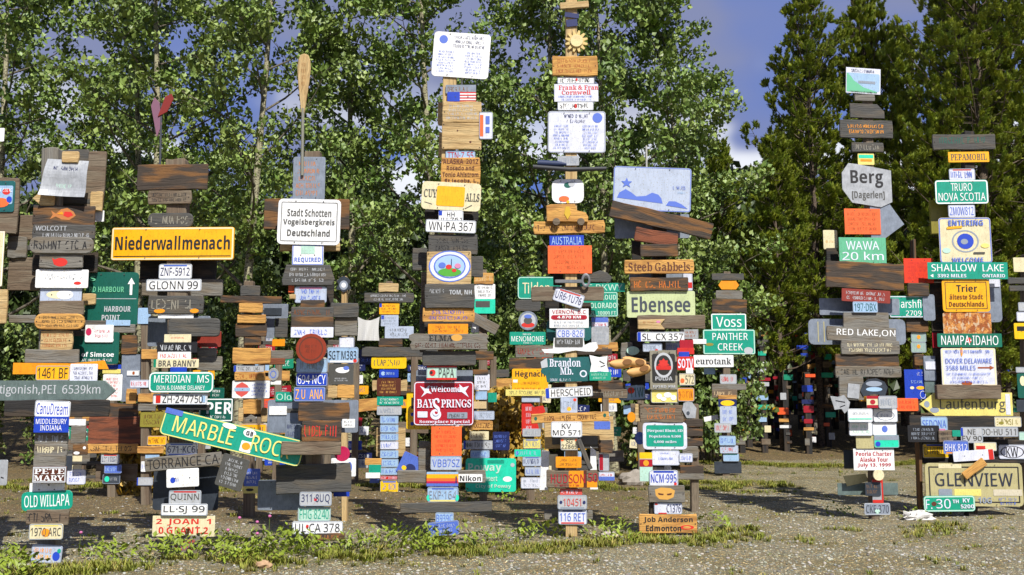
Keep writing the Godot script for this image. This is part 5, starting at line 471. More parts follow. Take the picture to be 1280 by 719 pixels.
[4.293,1.376,-11.678,3,0,0.162,0.142,0.006,0.01,"m:e2d8b0","painted_sign","small cream tag with red patch below the RED LAKE plank","sign",[],[["r",0,0.054,0.159,0.035,"a80c24",0,"sticker"],["r",0,-0.054,0.159,0.035,"a80c24",0,"sticker"],["e",-0.008,0,0.032,0.028,"a80c24","emblem"]],0],
[4.465,1.372,-11.673,3,0,0.228,0.151,0.004,0.021,"m:b4b8bc","license_plate","light grey licence plate with bare grey metal letters below the RED LAKE plank","licence plate",[],[["b",0.002,0.006,"8c96a4"],["s",1,0,0,0.191,0.094,"8c96a4"]],0],
[4.127,1.216,-11.658,3,0,0.303,0.16,0.004,0.022,"m:eceeee","license_plate","white licence plate with bright teal green patch below the RED LAKE plank","licence plate",[],[["b",0.002,0.006,"8c96a4"],["r",0,-0.04,0.269,0.013,"22d4ae",0,"sticker"],["s",1,0,0.024,0.212,0.032,"8c96a4"]],0],
[4.462,1.215,-11.758,3,0,0.296,0.161,0.004,0.023,"m:eceeee","license_plate","white licence plate between the RED LAKE plank and the red lettered tour board","licence plate",[],[["b",0.002,0.006,"8c96a4"],["g",0,0,0.112,0.058,0.895,"8c96a4"],["s",1,0,0,0.118,0.048,"8c96a4"]],0],
[4.155,1.054,-11.742,3,0,0.286,0.16,0.004,0.022,"m:eceeee","license_plate","white licence plate with mint letters below the RED LAKE plank","licence plate",[],[["b",0.002,0.006,"8c96a4"],["s",2,0,0,0.24,0.122,"b4d8c8"]],0],
[4.454,1.054,-11.783,3,0,0.296,0.161,0.004,0.023,"m:eceeee","license_plate","white licence plate with periwinkle blue spot below the RED LAKE plank","licence plate",[],[["b",0.002,0.006,"8c96a4"],["e",0,0,0.036,0.04,"5470c8","emblem"]],0],
[4.209,0.898,-11.772,3,0,0.219,0.151,0.006,0.011,"m:b8b080","painted_sign","small khaki tag between the RED LAKE plank and the red lettered tour board","sign",[],[],0],
[4.468,0.908,-11.774,3,0,0.305,0.151,0.004,0.021,"m:22d4ae","license_plate","bright teal green licence plate with bare grey metal patch below the RED LAKE plank","licence plate",[],[["b",0.002,0.006,"8c96a4"],["r",0,0.045,0.3,0.059,"8c96a4",0,"sticker"],["e",-0.107,-0.03,0.031,0.03,"1840b8","emblem"]],0],
[4.085,0.682,-11.994,3,0,0.126,0.22,0.006,0.009,"v:3c444e","painted_sign","small dark blue-grey tag between the RED LAKE plank and the CKE 370 plate","sign",[],[["k",0.285]],0],
[4.314,0.694,-11.793,3,0,0.496,0.254,0.006,0.004,"m:eceeee","painted_sign","white board with three rows of red lettering about an Alaska tour","sign",[],[["t","Peoria Charter",0,0.068,0.436,0.054,"a80c24",0],["t","Alaska Tour",0,0,0.343,0.054,"a80c24",0],["t","July 13, 1999",0,-0.068,0.405,0.054,"a80c24",0]],0],
[4.303,0.329,-12.005,3,0,0.745,0.143,0.006,0.01,"v:6e807c","painted_sign","grey-green metal board low behind thin brown post","sign",[],[],0],
[4.154,0.439,-11.986,3,0,0.309,0.152,0.008,0,"m:b8b080","sign_ornament","bent khaki metal scrap low on its post","ornament",[-0.155,0.046,0.124,0.076,0.155,-0.015,0.031,-0.046,-0.108,-0.076],[["k",0.206]],0],
[4.359,0.316,-11.836,3,0,0.133,0.272,0.006,0.009,"v:b4b8bc","painted_sign","narrow upright plate with red edges","sign",[],[["r",0,0.12,0.131,0.037,"cc2a20",0,"sticker"],["r",0,-0.117,0.131,0.037,"cc2a20",0,"sticker"],["r",0.056,0,0.018,0.268,"cc2a20",0,"sticker"]],0],
[4.298,0.345,-11.819,3,0,0.19,0.159,0.006,0.011,"v:3c444e","painted_sign","small dark blue-grey tag with brown letters below the red lettered tour board","sign",[],[["s",2,0,0,0.16,0.121,"7c5c3c"]],0],
[4.355,0.513,-11.785,3,0,0.133,0.131,0.02,0,"m:e2d8b0","sign_ornament","small cream oval stone tag","ornament",[0.066,0,0.063,-0.02,0.054,-0.038,0.039,-0.053,0.021,-0.062,0,-0.065,-0.021,-0.062,-0.039,-0.053,-0.054,-0.038,-0.063,-0.02,-0.066,0,-0.063,0.02,-0.054,0.038,-0.039,0.053,-0.021,0.062,0,0.065,0.021,0.062,0.039,0.053,0.054,0.038,0.063,0.02],[],0],
[4.346,0.11,-11.835,3,0,0.314,0.14,0.004,0.02,"m:8c96a4","license_plate","bare grey metal licence plate reading CKE 370","licence plate",[],[["b",0.002,0.006,"b4b8bc"],["e",0,-0.028,0.031,0.028,"b4d8c8","emblem"],["t","CKE·370",0,0,0.276,0.092,"3c444e",1]],0],
[5.103,2.335,-12.277,0,0,0.282,0.171,0.024,0.006,"w:wr","wooden_plank","dark peeling brown plank between the Marshfield sign and the blue marked panel","plank",[],[],0],
[5.016,2.563,-12.217,0,0,0.543,0.273,0.006,0.019,"m:0a9a80","painted_sign","green sign reading Marshfield 2709","sign",[],[["b",0.004,0.011,"d8dcea"],["t","Marshfield",0.027,0.038,0.489,0.109,"eceeee",1],["t","2709",0.027,-0.082,0.195,0.065,"eceeee",1]],0],
[5.236,2.552,-12.204,0,0,0.151,0.333,0.006,0.03,"v:8c96a4","painted_sign","small bare grey metal tag above the blue marked panel","sign",[],[],0],
[5.104,2.776,-12.193,0,0,0.271,0.162,0.024,0.006,"w:wr","wooden_plank","small dark peeling brown plank above the Marshfield sign","plank",[],[],0],
[5.162,3.029,-12.284,0,0,0.376,0.317,0.006,0.004,"m:e03a18","painted_sign","red orange notice beside the SHALLOW LAKE sign","sign",[],[["s",5,0,0,0.315,0.241,"cc2a20"]],0],
[5.122,2.186,-12.284,0,0,0.191,0.131,0.004,0.018,"m:98b0a8","license_plate","grey-green licence plate with amber spot between the Marshfield sign and the blue marked panel","licence plate",[],[["b",0.002,0.006,"8c96a4"],["e",0,0,0.023,0.026,"eb960c","emblem"]],0],
[5.116,2.055,-12.284,0,0,0.191,0.131,0.004,0.018,"m:98b0a8","license_plate","grey-green licence plate with amber spot between the Marshfield sign and the blue marked panel","licence plate",[],[["b",0.002,0.006,"8c96a4"],["e",0,0.013,0.023,0.026,"eb960c","emblem"]],0],
[5.11,1.898,-12.284,0,0,0.13,0.14,0.024,0.006,"w:wr","wooden_plank","small dark peeling brown plank between the Marshfield sign and the blue marked panel","plank",[],[],0],
[5.048,1.594,-12.284,0,0,0.26,0.369,0.006,0.004,"m:1840b8","painted_sign","blue panel with white and yellow marks","sign",[],[["e",-0.039,-0.044,0.026,0.018,"e2d8b0","emblem"],["e",0.065,-0.044,0.052,0.022,"fab40c","emblem"],["g",0.091,-0.129,0.036,0.049,0.857,"d8dcea"],["s",1,0.065,0.129,0.078,0.052,"d8dcea"],["s",1,0.026,0.03,0.156,0.044,"9cbcdc"]],0],
[5.231,1.793,-12.255,0,0,0.15,0.309,0.006,0.011,"v:8c96a4","painted_sign","small bare grey metal tag between the Marshfield sign and the blue marked panel","sign",[],[],0],
[5.238,1.827,-12.244,0,0,0.13,0.1,0.006,0.007,"m:d8dcea","painted_sign","small pale lilac tag between the Marshfield sign and the blue marked panel","sign",[],[],0],
[5.23,1.564,-12.268,0,0,0.14,0.149,0.006,0.01,"v:6e807c","painted_sign","small grey-green tag below the blue marked panel","sign",[],[],0],
[4.935,1.341,-12.268,0,0,0.269,0.159,0.006,0.011,"m:f46a30","painted_sign","small orange tag below the blue marked panel","sign",[],[["s",2,0,0,0.226,0.12,"e03a18"]],0],
[5.473,3.723,-12.328,-3,0,0.235,0.435,0.05,0.004,"m:8c8430","painted_sign","olive metal box behind the ENTERING sign","sign",[],[["k",0.349]],0],
[5.387,2.066,-12.332,-3,0,0.161,1.783,0.024,0.006,"w:wk","wooden_plank","small blackened plank between the NAMPA IDAHO sign and the DOVER DELAWARE sign","plank",[],[["k",0.373]],0],
[6.007,2.67,-12.3,-3,0,0.375,0.592,0.006,0.056,"v:8c96a4","painted_sign","bare grey metal sign between the Trier sign and the NAMPA IDAHO sign","sign",[],[["k",-0.208]],0],
[5.746,4.657,-12.127,-3,0,0.783,0.198,0.024,0.006,"w:wd","wooden_plank","dark plank with faint green carving topping its post","plank",[],[["s",1,0,0.02,0.658,0.099,"075a4c"]],0],
[5.799,4.464,-12.124,-3,0,0.508,0.135,0.006,0.009,"m:fab40c","painted_sign","narrow yellow strip with dark serif letters above TRURO","sign",[],[["t","PEPAMOBIL",0,0,0.447,0.081,"50504c",2]],0],
[5.707,4.237,-12.129,-3,0,0.325,0.155,0.004,0.022,"m:d8dcea","license_plate","pale lilac licence plate with periwinkle blue letters below the green carved plank","licence plate",[],[["r",0,0.062,0.227,0.019,"cc5048",0,"stripe"],["b",0.002,0.006,"8c96a4"],["s",1,0,0,0.273,0.096,"5470c8"]],0],
[5.685,4.012,-12.122,-3,0,0.657,0.309,0.006,0.037,"m:0a9a80","painted_sign","green sign reading TRURO NOVA SCOTIA","sign",[],[["b",0.004,0.016,"eceeee"],["t","TRURO",0,0.062,0.263,0.099,"eceeee",1],["t","NOVA SCOTIA",0,-0.062,0.579,0.099,"eceeee",1]],0],
[5.678,3.768,-12.131,-3,0,0.333,0.164,0.004,0.023,"m:d8dcea","license_plate","pale lilac licence plate reading 2M0W812","licence plate",[],[["b",0.002,0.006,"8c96a4"],["t","2M0W812",0,0,0.293,0.108,"5470c8",1]],0],
[5.702,3.394,-12.13,-3,0,0.644,0.581,0.006,0.041,"m:e2d8b0","painted_sign","cream town sign with blue emblem reading ENTERING WELCOME","sign",[],[["b",0.004,0.013,"5470c8"],["g",0,-0.012,0.167,0.143,0.885,"8c96a4"],["e",0,-0.012,0.103,0.099,"1840b8","emblem"],["e",-0.013,-0.017,0.045,0.035,"8c96a4","emblem"],["e",-0.238,-0.128,0.052,0.035,"b4d8c8","emblem"],["e",0.238,-0.07,0.052,0.029,"e6d878","emblem"],["r",-0.129,0.163,0.19,0.029,"fab40c",-5,"sticker"],["r",0.161,-0.163,0.14,0.023,"50504c",0,"sticker"],["t","ENTERING",0.013,0.221,0.425,0.07,"5470c8",0],["t","WELCOME",0.013,-0.25,0.386,0.058,"5470c8",0]],0],
[6.115,2.883,-12.283,-3,0,0.132,0.123,0.006,0.009,"m:d8dcea","painted_sign","small pale lilac tag between the SHALLOW LAKE sign and the Trier sign","sign",[],[["k",-0.311]],0],
[5.701,3.006,-12.11,-3,-0.5,0.981,0.212,0.006,0.004,"m:0a9a80","painted_sign","long green sign reading SHALLOW LAKE ONTARIO","sign",[],[["p",[-0.461,-0.064,-0.422,-0.042,-0.422,-0.085],"eceeee","arrow"],["t","SHALLOW  LAKE",0,0.036,0.883,0.089,"eceeee",1],["t","3392 MILES",-0.196,-0.064,0.353,0.042,"d8dcea",0],["t","ONTARIO",0.314,-0.064,0.275,0.042,"d8dcea",0]],0],
[5.675,2.696,-12.131,-3,0,0.58,0.412,0.006,0.041,"m:fab40c","painted_sign","yellow town sign with black border reading Trier","sign",[],[["b",0.035,0.009,"1e1e20"],["t","Trier",0.012,0.091,0.255,0.091,"1e1e20",0],["t","älteste Stadt",0,-0.016,0.406,0.066,"6a3c08",0],["t","Deutschlands",0,-0.107,0.429,0.066,"6a3c08",0]],0],
[5.671,2.345,-12.131,-3,0,0.588,0.27,0.006,0.019,"rust","painted_sign","rusted metal sheet between Trier and NAMPA IDAHO","sign",[],[],0],
[5.354,2.146,-12.305,-3,0,0.101,0.191,0.006,0.007,"m:a80c24","painted_sign","small red tag between the Trier sign and the DOVER DELAWARE sign","sign",[],[["k",0.403]],0],
[5.684,2.135,-12.119,-3,-0.3,0.785,0.169,0.006,0.012,"m:0a7058","painted_sign","long green sign reading NAMPA IDAHO","sign",[],[["e",-0.008,0,0.031,0.034,"cc2a20","emblem"],["t","NAMPA·IDAHO",0,0,0.691,0.115,"eceeee",1]],0],
[5.662,1.804,-12.132,-3,0,0.664,0.475,0.006,0.028,"m:d8dcea","painted_sign","white sign with blue print reading DOVER DELAWARE 3588 MILES","sign",[],[["b",0.004,0.02,"e2d8b0"],["r",0.186,-0.009,0.157,0.019,"9c4a14",0,"sticker"],["p",[0.252,0.019,0.306,-0.009,0.252,-0.038],"9c4a14","arrow"],["e",-0.033,-0.199,0.066,0.028,"9c4a14","emblem"],["e",-0.08,0.19,0.013,0.057,"eb960c","emblem"],["s",1,0,0.19,0.558,0.047,"5470c8"],["t","DOVER DELAWARE",0,0.076,0.558,0.062,"5470c8",1],["t","3588 MILES",-0.1,-0.009,0.359,0.057,"5470c8",1],["s",3,0,-0.133,0.558,0.142,"5470c8"]],0],
[5.599,1.346,-12.135,-3,0,1.124,0.284,0.015,0.004,"m:e6d878","painted_sign","pale yellow arrow sign reading Laufenburg","sign",[0.562,0.142,0.562,-0.142,-0.378,-0.142,-0.562,0,-0.378,0.142],[["e",-0.472,0,0.034,0.04,"8c96a4","emblem"],["e",-0.382,-0.071,0.056,0.034,"8c96a4","emblem"],["r",0.506,0,0.055,0.252,"d8dcea",0,"sticker"],["t","Laufenburg",0.079,-0.014,0.787,0.17,"50504c",1]],0],
[5.609,1.497,-12.11,-3,0,0.775,0.175,0.08,0.006,"w:wb","wooden_plank","thick brown beam over the Laufenburg arrow","plank",[],[],0],
[5.552,1.102,-12.137,-3,0,1.298,0.205,0.024,0.006,"w:wk","wooden_plank","long blackened plank between the Laufenburg arrow and the DO HU 511 plate","plank",[],[],0],
[5.199,1.107,-12.127,-3,0,0.324,0.175,0.004,0.025,"m:9cbcdc","license_plate","light blue licence plate reading SEDONA","licence plate",[],[["r",0,-0.07,0.259,0.021,"cc80a4",0,"stripe"],["b",0.002,0.006,"8c96a4"],["t","SEDONA",0,0,0.285,0.091,"5470c8",1]],0],
[6.083,1.131,-12.081,-3,0,0.324,0.127,0.004,0.018,"m:e2d8b0","license_plate","cream licence plate with olive letters between the Laufenburg arrow and the SEDONA plate","licence plate",[],[["b",0.002,0.006,"8c96a4"],["e",-0.081,-0.013,0.032,0.019,"8c8430","emblem"],["s",1,0,0,0.272,0.079,"8c8430"]],0],
[5.739,0.762,-12.314,-3,0,1.314,0.285,0.024,0.006,"w:wk","wooden_plank","long blackened plank between the BHK 812 plate and the GLENVIEW sign","plank",[],[],0],
[5.06,0.986,-12.126,-3,0,0.382,0.204,0.006,0.014,"m:1e1e20","painted_sign","black board with grey chalk writing","sign",[],[["s",3,0,0,0.321,0.155,"8c96a4"]],0],
[5.315,0.958,-12.101,-3,0,0.176,0.145,0.024,0.006,"w:wb","wooden_plank","small brown plank with black letters below the DO HU 511 plate","plank",[],[["s",2,0,0,0.148,0.11,"1e1e20"]],0],
[5.437,0.992,-12.066,-3,0,0.098,0.077,0.006,0.005,"m:0a9a80","painted_sign","small green tag between the SEDONA plate and the BHK 812 plate","sign",[],[],0],
[5.964,1.01,-12.087,-3,0,0.471,0.117,0.004,0.016,"m:b4b8bc","license_plate","light grey licence plate reading DO HU 511","licence plate",[],[["b",0.002,0.006,"8c96a4"],["t","DO·HU 511",0,0,0.415,0.077,"50504c",1]],0],
[5.638,0.971,-12.095,-3,0,0.265,0.194,0.004,0.027,"m:b4b8bc","license_plate","light grey licence plate reading NE EV 90","licence plate",[],[["b",0.002,0.006,"8c96a4"],["r",-0.117,0.039,0.026,0.096,"1840b8",0,"country_band"],["t","NE",0,0.039,0.093,0.062,"50504c",1],["t","EV 90",0,-0.039,0.233,0.062,"50504c",1]],0],
[5.282,0.768,-12.309,-3,0,0.328,0.177,0.004,0.025,"m:f2c400","license_plate","blue and yellow licence plate above GLENVIEW","licence plate",[],[["r",0,0.071,0.23,0.021,"1840b8",0,"stripe"],["r",0,-0.071,0.263,0.021,"f2c400",0,"stripe"],["b",0.002,0.006,"8c96a4"],["s",1,0,0,0.276,0.11,"50504c"],["k",0.415]],0],
[5.424,0.823,-12.067,-3,0,0.303,0.164,0.004,0.023,"m:5470c8","license_plate","periwinkle blue licence plate reading BHK 812","licence plate",[],[["r",0,-0.066,0.242,0.02,"eb960c",0,"stripe"],["b",0.002,0.006,"8c96a4"],["t","BHK 812",0,0,0.266,0.085,"d8dcea",1]],0],
[5.787,0.831,-12.078,-3,0,0.274,0.106,0.004,0.015,"m:e2d8b0","license_plate","cream licence plate with bright red patch below the NE EV 90 plate","licence plate",[],[["b",0.002,0.006,"8c96a4"],["r",-0.055,-0.011,0.108,0.042,"cc2a20",0,"sticker"]],0],
[5.623,0.727,-12.048,-3,4,0.487,0.125,0.006,0.009,"m:d8dcea","painted_sign","white strip with red end above GLENVIEW","sign",[],[["r",0.209,0,0.058,0.123,"cc2a20",0,"sticker"]],0],
[6.205,0.758,-12.26,-3,0,0.328,0.177,0.004,0.025,"m:d8dcea","license_plate","white plate with KW in a black oval","licence plate",[],[["b",0.002,0.006,"8c96a4"],["g",0,0,0.144,0.074,0.909,"1e1e20"],["t","KW",0,0,0.144,0.117,"1e1e20",1],["k",-0.504]],0],
[5.623,0.375,-12.082,-3,0,1.158,0.517,0.015,0.052,"m:b8b080","painted_sign","large khaki town sign with black border reading GLENVIEW","sign",[],[["b",0.041,0.016,"1e1e20"],["r",-0.278,0.222,0.274,0.051,"e2d8b0",0,"sticker"],["r",-0.081,-0.093,0.319,0.081,"e6d878",0,"sticker"],["r",0.394,-0.093,0.342,0.076,"d0c8b0",0,"sticker"],["r",-0.347,-0.103,0.16,0.102,"8c96a4",0,"sticker"],["t","GLENVIEW",0,0.062,0.926,0.155,"20283c",1],["t","10G",0.116,-0.186,0.162,0.072,"8c96a4",0],["s",2,0.394,-0.196,0.232,0.103,"5470c8"]],0],
[5.614,0.569,-12.036,-3,36,0.32,0.1,0.024,0.006,"w:wo","wooden_plank","short tan stick slanting across the GLENVIEW sign","plank",[],[],0],
[5.31,0.148,-12.071,-3,1,0.611,0.19,0.006,0.038,"m:0a9a7a","painted_sign","teal green street sign reading 30TH 5200","sign",[],[["b",0.004,0.015,"b4d8c8"],["e",-0.183,0,0.031,0.027,"582a18","emblem"],["t","F.",-0.244,-0.004,0.073,0.114,"d8dcea",1],["t","30",-0.073,0,0.171,0.114,"d8dcea",1],["t","TH",0.073,0.027,0.073,0.042,"d8dcea",0],["t","KY",0.202,0.038,0.086,0.049,"d8dcea",0],["t","5200",0.208,-0.034,0.159,0.046,"d8dcea",0]],0],
[6.67,3.14,-12.534,0,0,0.342,0.188,0.006,0.013,"m:e2d8b0","painted_sign","cream sign on the partly hidden signpost beside the Laufenburg arrow","sign",[],[],0],
[6.611,2.929,-12.534,0,0,0.413,0.083,0.024,0.006,"w:wd","wooden_plank","dark weathered plank on the partly hidden signpost beside the Laufenburg arrow","plank",[],[],0],
[6.616,2.83,-12.534,0,0,0.392,0.073,0.024,0.006,"w:wd","wooden_plank","dark weathered plank on the partly hidden signpost beside the Laufenburg arrow","plank",[],[],0],
[6.7,2.594,-12.534,0,0,0.34,0.114,0.004,0.016,"m:b4b8bc","license_plate","light grey licence plate on the partly hidden signpost beside the Laufenburg arrow","licence plate",[],[["b",0.002,0.006,"8c96a4"]],0],
[6.661,2.465,-12.534,0,0,0.319,0.124,0.004,0.017,"m:d8dcea","license_plate","pale lilac licence plate on the partly hidden signpost beside the Laufenburg arrow","licence plate",[],[["b",0.002,0.006,"8c96a4"]],0],
[6.633,2.279,-12.534,0,0,0.35,0.206,0.006,0.014,"m:f2c400","painted_sign","bright yellow sign with black patch on the partly hidden signpost beside the Laufenburg arrow","sign",[],[["r",-0.035,0.031,0.207,0.061,"1e1e20",0,"sticker"]],0],
[6.604,1.781,-12.534,0,0,0.307,0.071,0.004,0.01,"m:b4b8bc","license_plate","light grey licence plate on the partly hidden signpost beside the Laufenburg arrow","licence plate",[],[["b",0.002,0.006,"8c96a4"]],0],
[6.632,1.578,-12.534,0,0,0.347,0.315,0.006,0.022,"m:075a4c","painted_sign","dark green sign with cream spot on the partly hidden signpost beside the Laufenburg arrow","sign",[],[["e",-0.104,0.063,0.035,0.063,"e2d8b0","emblem"]],0],
[6.611,1.324,-12.534,0,0,0.357,0.152,0.006,0.011,"v:3c444e","painted_sign","dark blue-grey sign on the partly hidden signpost beside the Laufenburg arrow","sign",[],[],0],
[6.613,0.916,-12.534,0,0,0.345,0.161,0.004,0.023,"m:b4d8c8","license_plate","mint licence plate on the partly hidden signpost beside the Laufenburg arrow","licence plate",[],[["b",0.002,0.006,"8c96a4"]],0],
]

var rng := RandomNumberGenerator.new()
var mats := {}
var tex := {}
var fonts := []
var used := {}
var noise := FastNoiseLite.new()
var fine := FastNoiseLite.new()
const LIGHT_FROM := Vector3(1.75, 5.55, 4.4)

func _ready() -> void:
	rng.seed = 4711
	var cam := Camera3D.new()
	cam.name = "camera"
	cam.position = Vector3(0, 1.4, 0)
	cam.rotation.x = atan(140.5 / 1220.0)
	cam.fov = 2.0 * rad_to_deg(atan(359.5 / 1220.0))
	cam.far = 400.0
	cam.near = 0.05
	cam.current = true
	add_child(cam)
	var we := WorldEnvironment.new()
	we.name = "world_environment"
	var e := Environment.new()
	e.background_mode = Environment.BG_SKY
	e.tonemap_mode = Environment.TONE_MAPPER_LINEAR
	e.tonemap_exposure = 1.3
	e.sdfgi_enabled = true
	e.ssao_enabled = true
	e.ssil_enabled = true
	var sky := Sky.new()
	sky.sky_material = sky_picture()
	e.sky = sky
	we.environment = e
	add_child(we)
	var sun := DirectionalLight3D.new()
	sun.name = "sun"
	sun.light_energy = 1.6
	sun.light_angular_distance = 0.5
	sun.light_color = Color(1.0, 0.98, 0.95)
	sun.shadow_enabled = true
	sun.look_at_from_position(LIGHT_FROM, Vector3.ZERO, Vector3.UP)
	add_child(sun)
	make_textures()
	ground()
	woods()
	posts()
	for d in SIGNS:
		sign_board(d)
	ornaments()
	rear_posts()
	far_posts()
	low_growth()

# ------------------------------------------------------------------ sky
func sky_picture() -> PanoramaSkyMaterial:
	var w := 1024
	var h := 512
	var im := Image.create(w, h, false, Image.FORMAT_RGBF)
	var n := FastNoiseLite.new()
	n.seed = 21
	n.frequency = 1.0
	n.fractal_octaves = 5
	for y in h:
		var th := PI * (y + 0.5) / h
		for x in w:
			var az := TAU * (x + 0.5) / w
			var dir := Vector3(sin(az) * sin(th), cos(th), -cos(az) * sin(th))
			var c := Color(0.16, 0.26, 0.62)
			if dir.y > -0.05:
				var up := clampf(dir.y, 0.0, 1.0)
				var q := dir * 2.2
				var veil := smoothstep(-0.25, 0.3, n.get_noise_3d(q.x, q.y * 2.0, q.z + 3.0) + 0.1)
				c = Color(0.10, 0.20, 0.60).lerp(Color(0.235, 0.265, 0.43), clampf(veil * 0.75 + smoothstep(0.18, 0.34, up) * 0.5, 0.0, 0.95))
				var puff := smoothstep(0.02, 0.2, n.get_noise_3d(dir.x * 5.0 + 9.0, dir.y * 11.0, dir.z * 5.0))
				puff *= 1.0 - smoothstep(0.22, 0.34, up)
				c = c.lerp(Color(0.85, 0.88, 0.95), puff)
				c = c.lerp(Color(0.6, 0.66, 0.8), 1.0 - smoothstep(0.0, 0.08, up))
			else:
				c = Color(0.16, 0.15, 0.1)
			im.set_pixel(x, y, c)
	var m := PanoramaSkyMaterial.new()
	m.panorama = ImageTexture.create_from_image(im)
	m.energy_multiplier = 0.82
	return m

# ------------------------------------------------------------------ textures and materials
func to_srgb(r: float, g: float, b: float) -> Color:
	return Color(clampf(r, 0, 1), clampf(g, 0, 1), clampf(b, 0, 1)).linear_to_srgb()

func make_textures() -> void:
	noise.seed = 3
	noise.frequency = 1.0
	noise.fractal_octaves = 3
	fine.seed = 8
	fine.frequency = 1.0
	fine.fractal_octaves = 2
	var kinds := {
		"wg": [Color(0.175, 0.165, 0.142), Color(0.15, 0.125, 0.09), 0.35],
		"wd": [Color(0.07, 0.069, 0.064), Color(0.098, 0.085, 0.066), 0.35],
		"wr": [Color(0.05, 0.037, 0.027), Color(0.17, 0.08, 0.024), 0.42],
		"wt": [Color(0.50, 0.36, 0.17), Color(0.42, 0.28, 0.12), 0.4],
		"wo": [Color(0.56, 0.30, 0.075), Color(0.38, 0.18, 0.045), 0.36],
		"wb": [Color(0.135, 0.096, 0.062), Color(0.17, 0.135, 0.092), 0.5],
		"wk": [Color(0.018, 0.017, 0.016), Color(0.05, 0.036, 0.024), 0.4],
		"rb_": [Color(0.20, 0.06, 0.025), Color(0.09, 0.035, 0.02), 0.45]}
	var w := 768
	var h := 224
	var k := 0
	for key in kinds:
		k += 1
		var a: Color = kinds[key][0]
		var b: Color = kinds[key][1]
		var im := Image.create(w, h, false, Image.FORMAT_RGB8)
		var bm := Image.create(w, h, false, Image.FORMAT_L8)
		for y in h:
			for x in w:
				var fx := x / float(w) * 2.2
				var fy := y / float(h) * 0.64
				var warp := noise.get_noise_2d(fx * 1.6 + k * 11.0, fy * 5.0) * 0.03
				var g := fine.get_noise_2d(fx * 2.2 + k * 7.0, (fy + warp) * 130.0)
				var g2 := fine.get_noise_2d(fx * 9.0 + k * 5.0, (fy + warp) * 210.0)
				var patch := smoothstep(-0.3, 0.34, noise.get_noise_2d(fx * 1.7 + k * 31.0, (fy + warp) * 9.0) + float(kinds[key][2]) - 0.5)
				var crack := smoothstep(0.30, 0.48, fine.get_noise_2d(fx * 1.1 + 40.0 + k, (fy + warp) * 46.0))
				var c := a.lerp(b, patch)
				var v := 1.0 + g * 0.32 + g2 * 0.3 - crack * 0.28
				v = clampf(v, 0.22, 1.9)
				im.set_pixel(x, y, to_srgb(c.r * v, c.g * v, c.b * v))
				bm.set_pixel(x, y, Color(clampf(0.6 + g * 0.3 + g2 * 0.2 - crack * 0.5, 0, 1), 0, 0))
		tex[key] = ImageTexture.create_from_image(im)
		tex[key + "_h"] = ImageTexture.create_from_image(bm)
	# wear on painted metal: specks, scuffs and run marks in the paint, nearly white so that the paint colour shows
	var gi := Image.create(512, 512, false, Image.FORMAT_RGB8)
	var ri := Image.create(512, 512, false, Image.FORMAT_RGB8)
	var zi := Image.create(512, 512, false, Image.FORMAT_RGB8)
	for y in 512:
		for x in 512:
			var px := x / 512.0
			var py := y / 512.0
			var cloud := noise.get_noise_2d(px * 5.0, py * 5.0)
			var run := fine.get_noise_2d(px * 46.0, py * 5.0 + 20.0)
			var speck := smoothstep(0.46, 0.6, fine.get_noise_2d(px * 42.0 + 9.0, py * 42.0))
			var v := clampf(0.985 + minf(cloud, 0.0) * 0.09 + minf(run, 0.0) * 0.07 - speck * 0.12, 0.2, 1.0)
			gi.set_pixel(x, y, Color(v, v * (1.0 - speck * 0.05), v * (1.0 - speck * 0.16)))
			var r1 := smoothstep(-0.25, 0.3, noise.get_noise_2d(px * 9.0 + 50.0, py * 9.0))
			var r2 := fine.get_noise_2d(px * 40.0, py * 40.0 + 70.0)
			var rc := Color(0.30, 0.085, 0.02).lerp(Color(0.55, 0.24, 0.06), r1) * (1.0 + r2 * 0.5)
			var pale := smoothstep(0.2, 0.34, noise.get_noise_2d(px * 14.0 + 5.0, py * 7.0 + 90.0))
			rc = rc.lerp(Color(0.62, 0.5, 0.33), pale * 0.7)
			ri.set_pixel(x, y, to_srgb(rc.r, rc.g, rc.b))
			var z := clampf(0.92 + 0.09 * noise.get_noise_2d(px * 9.0, py * 9.0 + 33.0) + 0.05 * fine.get_noise_2d(px * 50.0, py * 12.0) - speck * 0.1, 0, 1)
			zi.set_pixel(x, y, Color(z, z, z))
	tex["grime"] = ImageTexture.create_from_image(gi)
	tex["rust"] = ImageTexture.create_from_image(ri)
	tex["zinc"] = ImageTexture.create_from_image(zi)
	for a in [["Droid Sans", 700], ["Droid Sans", 400], ["Droid Serif", 700], ["Droid Sans Mono", 400]]:
		var f := SystemFont.new()
		f.font_names = PackedStringArray([a[0]])
		f.font_weight = a[1]
		fonts.append(f)

func mat(key: String) -> StandardMaterial3D:
	if mats.has(key):
		return mats[key]
	var m := StandardMaterial3D.new()
	m.resource_name = key.replace(":", "_")
	if key.begins_with("w:"):
		var t := key.substr(2)
		m.albedo_texture = tex[t]
		m.roughness = 0.85
		m.heightmap_enabled = true
		m.heightmap_texture = tex[t + "_h"]
		m.heightmap_scale = 0.35
	elif key == "rust":
		m.albedo_texture = tex["rust"]
		m.roughness = 0.9
	elif key.begins_with("m:"):
		m.albedo_color = Color(key.substr(2))
		m.albedo_texture = tex["grime"]
		m.roughness = 0.45
	elif key.begins_with("v:"):
		m.albedo_color = Color(key.substr(2))
		m.albedo_texture = tex["zinc"]
		m.metallic = 0.25
		m.roughness = 0.5
	elif key.begins_with("i:"):
		m.albedo_color = Color(key.substr(2))
		m.roughness = 0.65
	mats[key] = m
	return m

func plain(key: String, c: Color, rough := 0.8, metal := 0.0) -> StandardMaterial3D:
	if not mats.has(key):
		var m := StandardMaterial3D.new()
		m.resource_name = key
		m.albedo_color = c.linear_to_srgb()
		m.roughness = rough
		m.metallic = metal
		mats[key] = m
	return mats[key]

